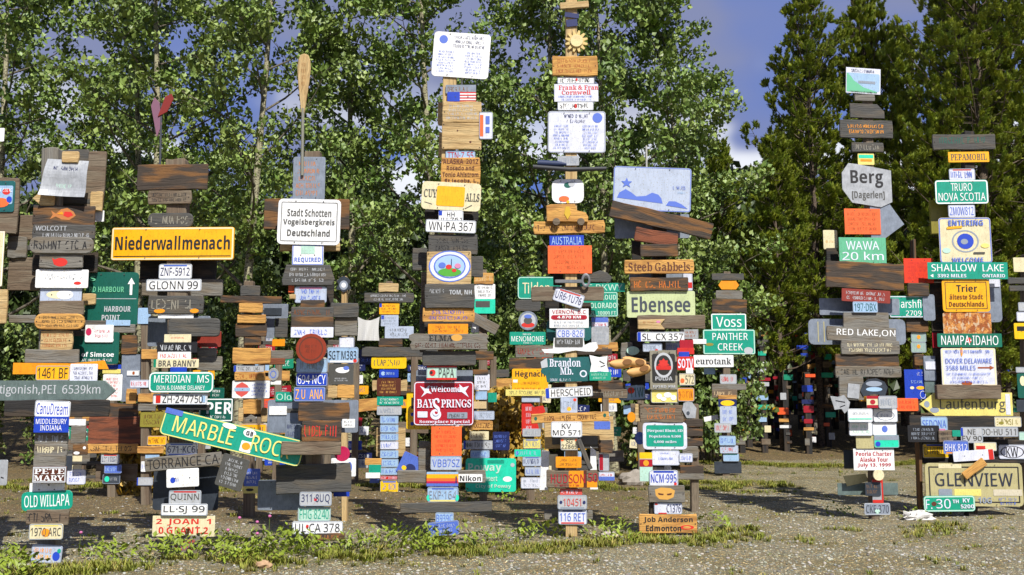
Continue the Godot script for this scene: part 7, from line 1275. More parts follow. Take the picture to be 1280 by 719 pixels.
func aspen(at: Vector3, height: float, label: String, group: String, first := 0.2, full := 1.0, reach := 0.27) -> void:
	var o := thing("aspen_tree", Vector3(at.x, ground_y(at.x, at.z) - 0.05, at.z))
	tag(o, label, "tree", group)
	var trunk_pts := []
	var radii := []
	var lean := Vector2(rng.randf_range(-0.05, 0.05), rng.randf_range(-0.03, 0.03))
	var ph := rng.randf() * TAU
	for i in 15:
		var t := i / 14.0
		trunk_pts.append(Vector3(lean.x * height * t + sin(t * 5.0 + ph) * 0.14 * t, height * t, lean.y * height * t + cos(t * 4.0 + ph) * 0.14 * t))
		radii.append(lerpf(0.125, 0.012, pow(t, 0.8)) * height / 13.0)
	part(o, "trunk", tube_mesh(trunk_pts, radii, 9), bark("aspen_bark", Color(0.33, 0.31, 0.19), Color(0.10, 0.085, 0.055), 1.2, 26.0))
	var st := SurfaceTool.new()
	st.begin(Mesh.PRIMITIVE_TRIANGLES)
	var places := [[], [], []]
	var cols := [PackedColorArray(), PackedColorArray(), PackedColorArray()]
	var hue := rng.randf_range(-0.08, 0.08)
	var limbs := int(27 * full)
	for i in limbs:
		var t := lerpf(first, 0.97, pow((i + rng.randf()) / limbs, 0.9))
		var f := t * 14.0
		var k := mini(int(f), 13)
		var start: Vector3 = trunk_pts[k].lerp(trunk_pts[k + 1], f - k)
		var az := i * 2.4 + rng.randf_range(-0.5, 0.5)
		var ln := height * reach * (1.05 - 0.75 * t) * rng.randf_range(0.7, 1.2)
		var el := rng.randf_range(0.35, 0.85)
		var d := Vector3(cos(az) * cos(el), sin(el), sin(az) * cos(el))
		var pts := [start]
		var p := start
		for s in 4:
			p = p + d * ln / 4.0
			d = (d + Vector3(rng.randfn() * 0.12, 0.10 + rng.randfn() * 0.1, rng.randfn() * 0.12)).normalized()
			pts.append(p)
		var r0: float = radii[k] * 0.45
		tube(st, pts, [r0, r0 * 0.75, r0 * 0.5, r0 * 0.32, 0.004], 5)
		for j in 7:
			var u := rng.randf_range(0.25, 1.0)
			var g := u * 4.0
			var q := mini(int(g), 3)
			var b: Vector3 = pts[q].lerp(pts[q + 1], g - q)
			var ta := rng.randf() * TAU
			var td := (d * 0.6 + Vector3(cos(ta), rng.randf_range(-0.3, 0.7), sin(ta))).normalized()
			var tl := rng.randf_range(0.45, 1.05) * (0.6 + 0.5 * (1.0 - t))
			var e := b + td * tl
			tube(st, [b, b.lerp(e, 0.5) + Vector3(0, 0.03, 0), e], [0.009, 0.006, 0.003], 3)
			for c in 4:
				var pos := b.lerp(e, 0.35 + 0.22 * c) + Vector3(rng.randfn(), rng.randfn(), rng.randfn()) * 0.09
				var w := 0
				places[w].append(Transform3D(Basis.from_euler(Vector3(rng.randf_range(-0.4, 0.4), rng.randf() * TAU, rng.randf_range(-0.4, 0.4))).scaled(Vector3.ONE * rng.randf_range(0.75, 1.3)), pos))
				var v := rng.randf_range(0.75, 1.3)
				var yel := rng.randf_range(0.0, 1.0)
				var lc := Color(0.115, 0.195, 0.034).lerp(Color(0.25, 0.31, 0.07), yel * 0.75 + hue) * v
				cols[w].append(lc)
	part(o, "limbs", st.commit(), bark("limb_bark", Color(0.15, 0.13, 0.09), Color(0.06, 0.05, 0.035), 1.0, 14.0))
	var cr := many(o, "crown", clumps[used["aspen_tree"] % 3], leaf_material("aspen_leaf", Color(0.12, 0.18, 0.02), 0.5), places[0], cols[0])
	cr.set_meta("kind", "stuff")

func pine(at: Vector3, height: float, label: String, group: String, first := 0.12, width := 0.2, dens := 1.0) -> void:
	var o := thing("pine_tree", Vector3(at.x, ground_y(at.x, at.z) - 0.05, at.z))
	tag(o, label, "tree", group)
	var lean := rng.randf_range(-0.02, 0.02)
	var pts := []
	var radii := []
	for i in 13:
		var t := i / 12.0
		pts.append(Vector3(lean * height * t, height * t, 0.0))
		radii.append(lerpf(0.15, 0.01, t) * height / 12.0)
	part(o, "trunk", tube_mesh(pts, radii, 9), bark("pine_bark", Color(0.13, 0.095, 0.065), Color(0.045, 0.035, 0.03), 2.6, 18.0))
	var st := SurfaceTool.new()
	st.begin(Mesh.PRIMITIVE_TRIANGLES)
	var places := [[], []]
	var cols := [PackedColorArray(), PackedColorArray()]
	var y := first * height
	var turn := 0.0
	while y < height * 0.985:
		var t := y / height
		var count := rng.randi_range(4, 6)
		turn += 1.1
		for i in count:
			var az := turn + TAU * i / count + rng.randf_range(-0.3, 0.3)
			var ln := height * width * pow(1.0 - t, 0.62) * rng.randf_range(0.45, 1.3) + 0.15
			var el := lerpf(0.0, 0.75, t) + rng.randf_range(-0.2, 0.3)
			var d := Vector3(cos(az) * cos(el), sin(el), sin(az) * cos(el))
			var a := Vector3(lean * y, y, 0)
			var line := [a]
			for s in 4:
				a = a + d * ln / 4.0
				d = (d + Vector3(rng.randfn() * 0.1, 0.2, rng.randfn() * 0.1)).normalized()
				line.append(a)
			tube(st, line, [0.024 * (1.2 - t), 0.018, 0.013, 0.009, 0.005], 4)
			# shoots stand in groups along the outer part of the branch, upright at their tips
			for j in int((ln * 3.2 + 2.0) * dens):
				var u := 1.0 - pow(rng.randf(), 1.3) * 0.72
				var g := u * 4.0
				var q := mini(int(g), 3)
				var b: Vector3 = line[q].lerp(line[q + 1], g - q)
				var side := Vector3(-d.z, 0.1, d.x).normalized() * rng.randf_range(-1.0, 1.0)
				var root := b + side * 0.34 * minf(ln, 1.2)
				tube(st, [b, root], [0.007, 0.004], 3)
				for k in 6:
					var dir := (d * 0.5 + side * 0.6 + Vector3(rng.randfn() * 0.35, rng.randf_range(0.2, 1.1), rng.randfn() * 0.35)).normalized()
					var bs := Basis(Quaternion(Vector3.UP, dir)).scaled(Vector3.ONE * rng.randf_range(0.7, 1.2))
					places[0].append(Transform3D(bs, root + Vector3(rng.randfn(), rng.randfn(), rng.randfn()) * 0.05))
					var v := rng.randf_range(0.7, 1.2)
					cols[0].append(Color(0.19, 0.27, 0.022).lerp(Color(0.40, 0.43, 0.034), rng.randf() * 0.85) * v)
		y += lerpf(0.42, 0.24, t) * rng.randf_range(0.85, 1.15)
	part(o, "limbs", st.commit(), mats["pine_bark"])
	var cr := many(o, "crown", tufts[used["pine_tree"] % 2], leaf_material("pine_needle", Color(0.08, 0.1, 0.01), 0.6), places[0], cols[0])
	cr.set_meta("kind", "stuff")

func shrub(at: Vector3, height: float, wide: float, col: Color, col2: Color, label: String, group: String) -> void:
	var o := thing("leafy_shrub", Vector3(at.x, ground_y(at.x, at.z) - 0.03, at.z))
	tag(o, label, "shrub", group)
	var st := SurfaceTool.new()
	st.begin(Mesh.PRIMITIVE_TRIANGLES)
	var places := []
	var cols := PackedColorArray()
	for i in int(9 + wide * 5):
		var az := rng.randf() * TAU
		var top := Vector3(cos(az) * wide * rng.randf(), height * rng.randf_range(0.55, 1.0), sin(az) * wide * rng.randf() * 0.8)
		var foot := Vector3(top.x * 0.15, 0, top.z * 0.15)
		var mid := foot.lerp(top, 0.5) + Vector3(top.x * 0.15, 0.1, 0)
		tube(st, [foot, mid, top], [0.022, 0.014, 0.004], 4)
		for j in int(8 + height * 5):
			var u := rng.randf_range(0.18, 1.0)
			var b := foot.lerp(top, u) + Vector3(rng.randfn(), rng.randfn() * 0.7, rng.randfn()) * 0.24
			if b.y < 0.15: continue
			places.append(Transform3D(Basis.from_euler(Vector3(rng.randf_range(-0.4, 0.4), rng.randf() * TAU, 0)).scaled(Vector3.ONE * rng.randf_range(0.8, 1.3)), b))
			cols.append(col.lerp(col2, rng.randf()) * rng.randf_range(0.7, 1.25))
	part(o, "stems", st.commit(), mats["limb_bark"])
	var fo := many(o, "foliage", clumps[rng.randi() % 3], leaf_material("aspen_leaf", Color(0.12, 0.18, 0.02), 0.5), places, cols)
	fo.set_meta("kind", "stuff")

func woods() -> void:
	for i in 3:
		clumps.append(leaf_clump(22, 0.22, 0.09, 0.2))
	for i in 2:
		tufts.append(needle_tuft(0.085, 0.013))
	var front := [[-12.6, -20.5, 13.5, "past the teal poster"], [-10.2, -19.4, 13.0, "behind the curled grey sheet"], [-8.3, -22.0, 14.0, "behind the HARBOUR POINT sign"], [-6.9, -19.0, 13.5, "behind the red and mauve wings"], [-5.2, -18.6, 13.0, "between the Niederwallmenach and Stadt Schotten signs"], [-3.3, -20.0, 12.5, "behind the thin post with the star badge"], [-1.4, -19.2, 13.5, "behind the white list board"], [0.5, -20.6, 13.0, "between the two tallest posts"], [2.0, -19.4, 12.0, "behind the blue mountains sign"], [3.7, -20.6, 10.6, "behind the Ebensee sign, last before the pines"]]
	for a in front:
		aspen(Vector3(a[0], 0, a[1]), a[2], "tall aspen with pale bark rising " + a[3], "aspens behind the signposts")
	for a in [[-14.0, -26.0, 13.0], [-11.2, -27.0, 10.0], [-7.2, -26.0, 7.5], [-4.0, -27.0, 8.0], [-0.9, -26.0, 9.5], [2.3, -27.0, 9.0], [5.0, -27.5, 8.5]]:
		aspen(Vector3(a[0], 0, a[1]), a[2], "aspen deeper in the wood behind the first aspens", "aspens deeper in the wood", 0.12, 0.8)
	for a in [[7.9, -25.0, 11.9, 0.2, 0.24, "tall pine behind the Berg sign"], [9.7, -25.6, 12.0, 0.14, 0.24, "pine rising above the lake picture sign"], [11.0, -22.4, 14.5, 0.11, 0.25, "large pine behind the TRURO sign"], [13.4, -22.8, 15.0, 0.1, 0.25, "large pine behind the partly hidden signpost"], [6.6, -24.0, 7.6, 0.26, 0.22, "shorter pine between the aspens and the tall Berg pine"], [8.9, -29.5, 10.5, 0.2, 0.2, "pine deep in the shade behind the RED LAKE plank"], [6.4, -30.0, 8.6, 0.22, 0.22, "pine deep in the shade behind the Voss post"], [11.6, -29.0, 12.0, 0.16, 0.2, "pine deep in the shade behind the Marshfield sign"], [14.5, -29.0, 13.0, 0.16, 0.2, "pine deep in the shade behind the GLENVIEW sign"], [16.5, -24.0, 14.0, 0.12, 0.2, "pine beside the large TRURO pine"], [8.3, -22.6, 5.2, 0.36, 0.24, "low pine under the tall Berg pine"], [9.9, -22.2, 8.0, 0.24, 0.22, "middling pine beside the Berg post"], [12.2, -25.5, 13.0, 0.14, 0.2, "pine behind the two large pines"]]:
		pine(Vector3(a[0], 0, a[1]), a[2], a[5] + ", dark green", "pines at the edge of the wood", a[3], a[4], 1.0)
	for a in [[-12.0, -21.0, 3.6, 1.7], [-9.0, -20.4, 3.4, 1.6], [-6.0, -21.2, 3.8, 1.7], [-3.9, -20.9, 3.9, 1.6], [-2.0, -21.5, 4.2, 1.7], [-0.2, -20.2, 4.2, 1.5], [1.4, -21.5, 4.4, 1.6], [2.9, -20.0, 3.9, 1.4], [4.4, -21.8, 4.0, 1.2], [-7.6, -23.5, 4.2, 1.8], [0.8, -24.0, 4.6, 1.8]]:
		shrub(Vector3(a[0], 0, a[1]), a[2], a[3], Color(0.095, 0.165, 0.032), Color(0.19, 0.24, 0.055), "green leafy shrub filling the gap between aspen trunks", "shrubs between the trees")
	shrub(Vector3(-0.2, 0, -15.6), 1.75, 0.4, Color(0.42, 0.25, 0.02), Color(0.22, 0.14, 0.02), "shrub with golden yellow autumn leaves behind the Hegnach post", "")
	shrub(Vector3(-5.55, 0, -15.2), 1.6, 0.3, Color(0.42, 0.25, 0.02), Color(0.16, 0.13, 0.02), "small shrub with golden leaves beside the tall grey metal panel", "")
	# the wood far behind, one dark mass of leaves
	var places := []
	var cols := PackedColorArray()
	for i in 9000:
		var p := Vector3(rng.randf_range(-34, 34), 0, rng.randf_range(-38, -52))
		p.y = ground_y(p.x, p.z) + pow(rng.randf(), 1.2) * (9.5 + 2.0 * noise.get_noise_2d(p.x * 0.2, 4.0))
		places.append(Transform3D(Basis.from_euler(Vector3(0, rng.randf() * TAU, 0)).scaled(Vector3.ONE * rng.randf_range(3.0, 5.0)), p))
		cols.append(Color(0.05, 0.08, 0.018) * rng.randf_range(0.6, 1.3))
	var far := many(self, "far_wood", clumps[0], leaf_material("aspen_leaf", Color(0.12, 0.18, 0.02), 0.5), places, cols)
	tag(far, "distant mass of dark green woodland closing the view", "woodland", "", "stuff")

# ------------------------------------------------------------------ posts
func posts() -> void:
	for a in POSTS:
		var h: float = a[3]
		var w: float = a[4]
		var m := slab(rough_plank(w, h + 0.3), 0.11, 0.006, Vector2(2.2, 0.64), true) if h + 0.3 < 2.1 else slab(rough_plank(w, h + 0.3), 0.11, 0.006, Vector2(6.0, 0.64), true)
		var o := part(self, "wooden_post", m, mat("w:" + a[5]))
		o.position = Vector3(a[0] + a[2] / 2, (h - 0.3) / 2, a[1] - 0.055)
		o.rotation.z = -atan(float(a[2]) / h)
		tag(o, "timber post of the " + a[6], "post", "timber posts carrying the signs")

# ------------------------------------------------------------------ ornaments
func ornaments() -> void:
	# paddle on the Stadt Schotten post
	var p := thing("canoe_paddle", Vector3(-2.072, 3.6, -9.44))
	part(p, "shaft", tube_mesh([Vector3(0, 0, 0), Vector3(-0.004, 0.35, 0), Vector3(-0.008, 0.68, 0)], [0.016, 0.015, 0.016], 8), mat("i:7c7c70"))
	var bl := PackedVector2Array()
	for v in [[-0.016, 0], [-0.03, 0.12], [-0.056, 0.32], [-0.066, 0.46], [-0.06, 0.55], [-0.04, 0.6], [0, 0.615], [0.04, 0.6], [0.06, 0.55], [0.066, 0.46], [0.056, 0.32], [0.03, 0.12], [0.016, 0]]:
		bl.append(Vector2(v[0], v[1]))
	part(p, "blade", slab(bl, 0.022, 0.008, Vector2(2.2, 0.64), true), mat("w:wt"), Vector3(-0.008, 0.63, -0.011))
	part(p, "lettering", scrawl(4, 0.05, 0.26), mat("i:8c5a24"), Vector3(-0.008, 1.03, 0.0125))
	tag(p, "yellow canoe paddle standing blade up on top of a post", "paddle")
	# wooden sun
	var s := thing("wooden_sun", Vector3(0.70, 5.27, -10.24))
	var star := PackedVector2Array()
	for i in 36:
		var r := 0.125 if i % 3 != 0 else 0.075
		star.append(Vector2(cos(i * TAU / 36) * r, sin(i * TAU / 36) * r))
	part(s, "rays", slab(star, 0.02, 0.004, Vector2(2.2, 0.64)), mat("m:d6bc78"))
	part(s, "hub", slab(oval(0.07, 0.07), 0.016, 0.004, Vector2(2.2, 0.64)), mat("m:e2cf98"), Vector3(0, 0, 0.021))
	tag(s, "carved pale yellow wooden sun with rays on the tallest post", "ornament")
	# red ornament on a rod
	var v := thing("wind_ornament", Vector3(-3.39, 3.64, -9.2))
	part(v, "rod", tube_mesh([Vector3.ZERO, Vector3(-0.01, 0.62, 0)], [0.011, 0.01], 7), mat("i:3c4048"))
	for q in [[Vector3(-0.045, 0.45, 0), -10.0, "i:7c5468", 0.40], [Vector3(0.04, 0.56, 0.01), 22.0, "i:7c1c14", 0.26]]:
		var wing := PackedVector2Array([Vector2(-0.03, -0.5 * q[3]), Vector2(0.035, -0.2 * q[3]), Vector2(0.04, 0.35 * q[3]), Vector2(0.0, 0.5 * q[3]), Vector2(-0.045, 0.3 * q[3])])
		var wg := part(v, "wing", slab(wing, 0.008, 0.002, Vector2(1, 1)), mat(q[2]), q[0] + Vector3(0, 0.03, 0))
		wg.rotation_degrees.z = -q[1]
	tag(v, "red and mauve metal wings on a rod above the broad top plank", "ornament")
	# rods above boards
	for q in [[Vector3(-0.53, 4.62, -9.99), 0.5, "i:c8c8c0", "thin pale rod carrying the white list board"], [Vector3(1.462, 3.6, -10.38), 0.55, "i:a8a8a0", "thin pale rod rising above the blue mountains sign"], [Vector3(-0.0, 0.0, 0.0), 0.0, "", ""]]:
		if q[1] > 0:
			var r := part(self, "metal_rod", tube_mesh([Vector3.ZERO, Vector3(0, q[1], 0)], [0.011, 0.011], 7), mat(q[2]), q[0])
			tag(r, q[3], "rod")
	var bar := part(self, "metal_bar", tube_mesh([Vector3(-0.39, 0.03, 0), Vector3(0, 0, 0), Vector3(0.39, 0.01, 0)], [0.024, 0.024, 0.022], 8), mat("i:34363a"), Vector3(0.612, 3.83, -10.15))
	tag(bar, "dark bar lying across the tallest post above the white dish plate", "bar")
	var tb := part(self, "blue_tube", tube_mesh([Vector3(-0.15, 0, 0), Vector3(-0.14, 0, 0), Vector3(0.06, -0.01, 0), Vector3(0.16, -0.015, 0)], [0.02, 0.036, 0.034, 0.014], 9), mat("i:1c2c50"), Vector3(0.42, 3.905, -10.17))
	tag(tb, "navy blue tube resting on the dark bar", "tube")
	# wrench
	var wr := thing("large_wrench", Vector3(0.60, 2.635, -10.17))
	part(wr, "handle", slab(rounded(0.3, 0.036, 0.01), 0.016, 0.004, Vector2(1, 1)), mat("v:7c8084"))
	var ring := TorusMesh.new()
	ring.inner_radius = 0.03
	ring.outer_radius = 0.062
	ring.rings = 18
	ring.ring_segments = 8
	var rg := part(wr, "jaw", ring, mat("v:7c8084"), Vector3(0.175, 0.01, 0.008))
	rg.rotation.x = PI / 2
	rg.scale = Vector3(0.8, 0.5, 1.25)
	tag(wr, "large grey steel wrench lying across its post below the orange notice", "wrench")
	# truck cutout
	var tr := thing("wooden_truck", Vector3(0.588, 3.345, -10.20))
	var body := PackedVector2Array()
	for q in [[-0.22, -0.07], [-0.225, 0.1], [-0.18, 0.115], [0.08, 0.12], [0.1, 0.05], [0.19, 0.03], [0.22, -0.02], [0.215, -0.075]]:
		body.append(Vector2(q[0], q[1]))
	part(tr, "body", slab(body, 0.025, 0.006, Vector2(2.2, 0.64)), mat("w:wo"))
	for x in [-0.12, 0.14]:
		part(tr, "wheel", slab(oval(0.04, 0.04), 0.02, 0.004, Vector2(2.2, 0.64)), mat("w:wb"), Vector3(x, -0.075, 0.027))
	part(tr, "ribbon", slab(PackedVector2Array([Vector2(-0.02, 0.06), Vector2(0.02, 0.06), Vector2(0.035, -0.02), Vector2(0, -0.08), Vector2(-0.035, -0.02)]), 0.004, 0.001, Vector2(1, 1)), mat("i:c8a428"), Vector3(0.0, 0.03, 0.027))
	tag(tr, "orange wooden truck cutout under the white dish plate", "ornament")
	# wooden clogs
	for q in [[1.16, 1.775, 10.0], [1.29, 1.79, -8.0], [1.34, 1.70, 18.0]]:
		var cl := thing("wooden_clog", Vector3(q[0], q[1], -10.3))
		var st := SurfaceTool.new()
		st.begin(Mesh.PRIMITIVE_TRIANGLES)
		tube(st, [Vector3(-0.13, 0.035, 0), Vector3(-0.115, 0.025, 0), Vector3(-0.07, 0.008, 0), Vector3(0, 0, 0), Vector3(0.08, 0.0, 0), Vector3(0.115, 0.0, 0), Vector3(0.125, 0, 0)], [0.002, 0.03, 0.05, 0.052, 0.05, 0.035, 0.002], 12)
		part(cl, "shoe", st.commit(), mat("i:c89a5c"))
		part(cl, "opening", slab(oval(0.05, 0.03), 0.004, 0.001, Vector2(1, 1)), mat("i:7c5428"), Vector3(0.05, 0.012, 0.051))
		part(cl, "batten", slab(rounded(0.3, 0.03, 0.004, 1), 0.02, 0.003, Vector2(2.2, 0.64)), mat("w:wd"), Vector3(0.12, 0, -0.08))
		cl.rotation_degrees.z = q[2]
		tag(cl, "pale carved wooden clog hanging beside the blackened post", "clog", "wooden clogs on the Ebensee post")
	# white cloth
	var cs := SurfaceTool.new()
	cs.begin(Mesh.PRIMITIVE_TRIANGLES)
	var at := func(u: float, w: float) -> Vector3:
		return Vector3((u - 0.5) * 0.34 * (1.0 - 0.08 * sin(w * 3.0)), -w * 0.37 - 0.03 * sin(u * 3.14) * (1.0 - w) * 2.0, 0.02 * sin(u * 14.0 + w * 3.0) * w + 0.015 * sin(u * 5.0))
	for r in 10:
		for c in 14:
			var q := [at.call(c / 14.0, r / 10.0), at.call((c + 1) / 14.0, r / 10.0), at.call((c + 1) / 14.0, (r + 1) / 10.0), at.call(c / 14.0, (r + 1) / 10.0)]
			tri(cs, q[0], q[1], q[2], Vector2.ZERO, Vector2.ZERO, Vector2.ZERO, Vector3.BACK)
			tri(cs, q[0], q[2], q[3], Vector2.ZERO, Vector2.ZERO, Vector2.ZERO, Vector3.BACK)
	var cm := mat("i:c4c4c0")
	var cloth := part(self, "white_cloth", cs.commit(), cm, Vector3(-2.22, 2.68, -15.05))
	tag(cloth, "limp white cloth hanging from the long thin dark plank", "cloth")
	# crumpled bag and boulder on the ground
	lump("crumpled_bag", Vector3(4.80, 0.03, -11.75), Vector3(0.16, 0.07, 0.11), mat("i:c8c6c0"), 9.0, 0.5, "crumpled white bag lying on the grass beside the rusty pole", "bag")
	lump("boulder", Vector3(1.98, 0.05, -16.4), Vector3(0.22, 0.16, 0.18), plain("stone", Color(0.27, 0.24, 0.2)), 4.0, 0.35, "rounded tan boulder on the grass behind the HUDSON board", "boulder")
	lump("boulder", Vector3(-2.06, 0.02, -8.35), Vector3(0.06, 0.04, 0.05), plain("stone2", Color(0.42, 0.27, 0.15)), 4.0, 0.35, "small orange stone at the edge of the gravel", "stone")
	lump("boulder", Vector3(1.0, 0.02, -10.2), Vector3(0.08, 0.04, 0.06), plain("stone3", Color(0.5, 0.44, 0.36)), 4.0, 0.3, "pale flat stone near the foot of the tallest post", "stone")

func lump(called: String, at: Vector3, r: Vector3, m: Material, freq: float, amount: float, label: String, cat: String) -> void:
	var st := SurfaceTool.new()
	st.begin(Mesh.PRIMITIVE_TRIANGLES)
	var p := func(i: int, j: int) -> Vector3:
		var a := TAU * i / 22.0
		var b := PI * j / 12.0
		var d := Vector3(sin(b) * cos(a), cos(b), sin(b) * sin(a))
		var k := 1.0 + amount * noise.get_noise_3d(d.x * freq * 0.3 + at.x, d.y * freq * 0.3, d.z * freq * 0.3) * 1.6
		return d * r * k
	for i in 22:
		for j in 12:
			var q := [p.call(i, j), p.call((i + 1) % 22, j), p.call((i + 1) % 22, j + 1), p.call(i, j + 1)]
			var c: Vector3 = (q[0] + q[2]) / 2
			tri(st, q[0], q[1], q[2], Vector2.ZERO, Vector2.ZERO, Vector2.ZERO, c)
			tri(st, q[0], q[2], q[3], Vector2.ZERO, Vector2.ZERO, Vector2.ZERO, c)
	var o := part(self, called, st.commit(), m, at + Vector3(0, ground_y(at.x, at.z), 0))
	tag(o, label, cat)

# ------------------------------------------------------------------ posts farther back
const PALETTE := [["e4e6e6", "white"], ["9cbcdc", "light blue"], ["1840b8", "blue"], ["0a8a68", "green"], ["f0a808", "yellow"], ["9c0c20", "red"], ["b4b8bc", "light grey"], ["e2d8b0", "cream"], ["ea5a24", "orange"], ["16245c", "navy"], ["12b090", "teal"]]
const WOODS := [["wg", "weathered grey"], ["wd", "dark"], ["wr", "dark brown"], ["wo", "orange varnished"], ["wb", "brown"]]

func rear_posts() -> void:
	var spots := [[-10.4, -18.0, 2.6], [-9.2, -17.0, 2.4], [-8.0, -18.4, 2.3], [-7.3, -16.6, 1.9], [-6.3, -17.8, 2.4], [-5.4, -17.2, 2.5], [-4.75, -18.6, 2.6], [-4.0, -16.8, 2.2], [-3.35, -18.0, 2.5], [-2.7, -17.0, 2.1], [-1.75, -17.6, 2.3], [-1.2, -19.0, 2.3], [-0.35, -18.6, 2.2], [0.5, -18.0, 2.3], [1.1, -17.4, 2.0], [1.75, -18.4, 2.4], [2.3, -17.6, 2.1], [3.0, -19.2, 2.4]]
	for s in spots:
		var y0 := ground_y(s[0], s[1])
		var m := slab(rough_plank(0.12, s[2] + 0.2), 0.1, 0.005, Vector2(4.0, 0.64), true)
		var o := part(self, "wooden_post", m, mat("w:wb"), Vector3(s[0], (s[2] - 0.2) / 2 + y0, s[1] - 0.052))
		tag(o, "dark timber post crowded with small signs behind the front rows", "post", "timber posts carrying the signs")
		var y := 0.16 + rng.randf() * 0.2
		while y < s[2] - 0.05:
			var h := rng.randf_range(0.11, 0.22)
			var w := rng.randf_range(0.26, 0.5)
			var x := rng.randf_range(-0.1, 0.1)
			var kind := rng.randi() % 3
			var at := Vector3(s[0] + x, y0 + y + h / 2, s[1])
			var b: Node3D
			if kind == 0:
				w *= 1.3
				var k: Array = WOODS[rng.randi() % 5]
				b = part(self, "wooden_plank", slab(rough_plank(w, h), 0.024, 0.005, Vector2(2.2, 0.64)), mat("w:" + k[0]))
				tag(b, k[1] + " plank on one of the crowded posts behind the front rows", "plank", GROUPS["plank"])
			else:
				var k: Array = PALETTE[rng.randi() % (11 if kind == 2 else 8)]
				if kind == 1:
					w = 0.3
					h = 0.15
				b = thing("license_plate" if kind == 1 else "painted_sign", Vector3.ZERO)
				part(b, "board", slab(rounded(w, h, 0.014), 0.005, 0.001, Vector2(0.9, 0.9)), mat("m:" + k[0]))
				var dark: bool = Color(k[0]).get_luminance() > 0.45
				part(b, "lettering", scrawl(1 if kind == 1 else rng.randi_range(1, 3), w * 0.8, h * 0.62), mat("i:" + ("3a4a88" if dark else "d8dce0")), Vector3(0, 0, 0.0062))
				tag(b, k[1] + (" licence plate" if kind == 1 else " sign") + " on one of the crowded posts behind the front rows", "licence plate" if kind == 1 else "sign", GROUPS["licence plate" if kind == 1 else "sign"])
			b.position = at + Vector3(0, 0, 0.002)
			b.rotation_degrees.z = rng.randfn() * 2.5
			y += h + rng.randf_range(0.02, 0.1)

func far_posts() -> void:
	var spots := []
	for i in 56:
		var fz := rng.randf_range(-23.2, -33.0)
		spots.append([rng.randf_range(0.21, 0.36) * -fz, fz])
	for i in 8:
		spots.append([rng.randf_range(11.5, 16.0), rng.randf_range(-20.0, -30.0)])
	for s in spots:
		var y0 := ground_y(s[0], s[1])
		var h := rng.randf_range(1.8, 3.0)
		var o := thing("distant_signpost", Vector3(s[0], y0, s[1]))
		tag(o, "signpost covered in small coloured boards in the shade of the pines", "signpost", "signposts in the shade under the pines")
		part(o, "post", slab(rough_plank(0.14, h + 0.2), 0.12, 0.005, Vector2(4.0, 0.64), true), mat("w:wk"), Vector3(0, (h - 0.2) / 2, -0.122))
		var y := 0.2
		while y < h:
			var w := rng.randf_range(0.1, 0.3)
			var bh := rng.randf_range(0.06, 0.17)
			var key: String = "m:" + PALETTE[rng.randi() % 11][0] if rng.randf() < 0.6 else "w:" + WOODS[rng.randi() % 5][0]
			part(o, "board", slab(rounded(w, bh, 0.012, 2), 0.012, 0.002, Vector2(2.2, 0.64)), mat(key), Vector3(rng.randf_range(-0.08, 0.08), y + bh / 2, 0.002))
			y += bh + rng.randf_range(0.03, 0.2)

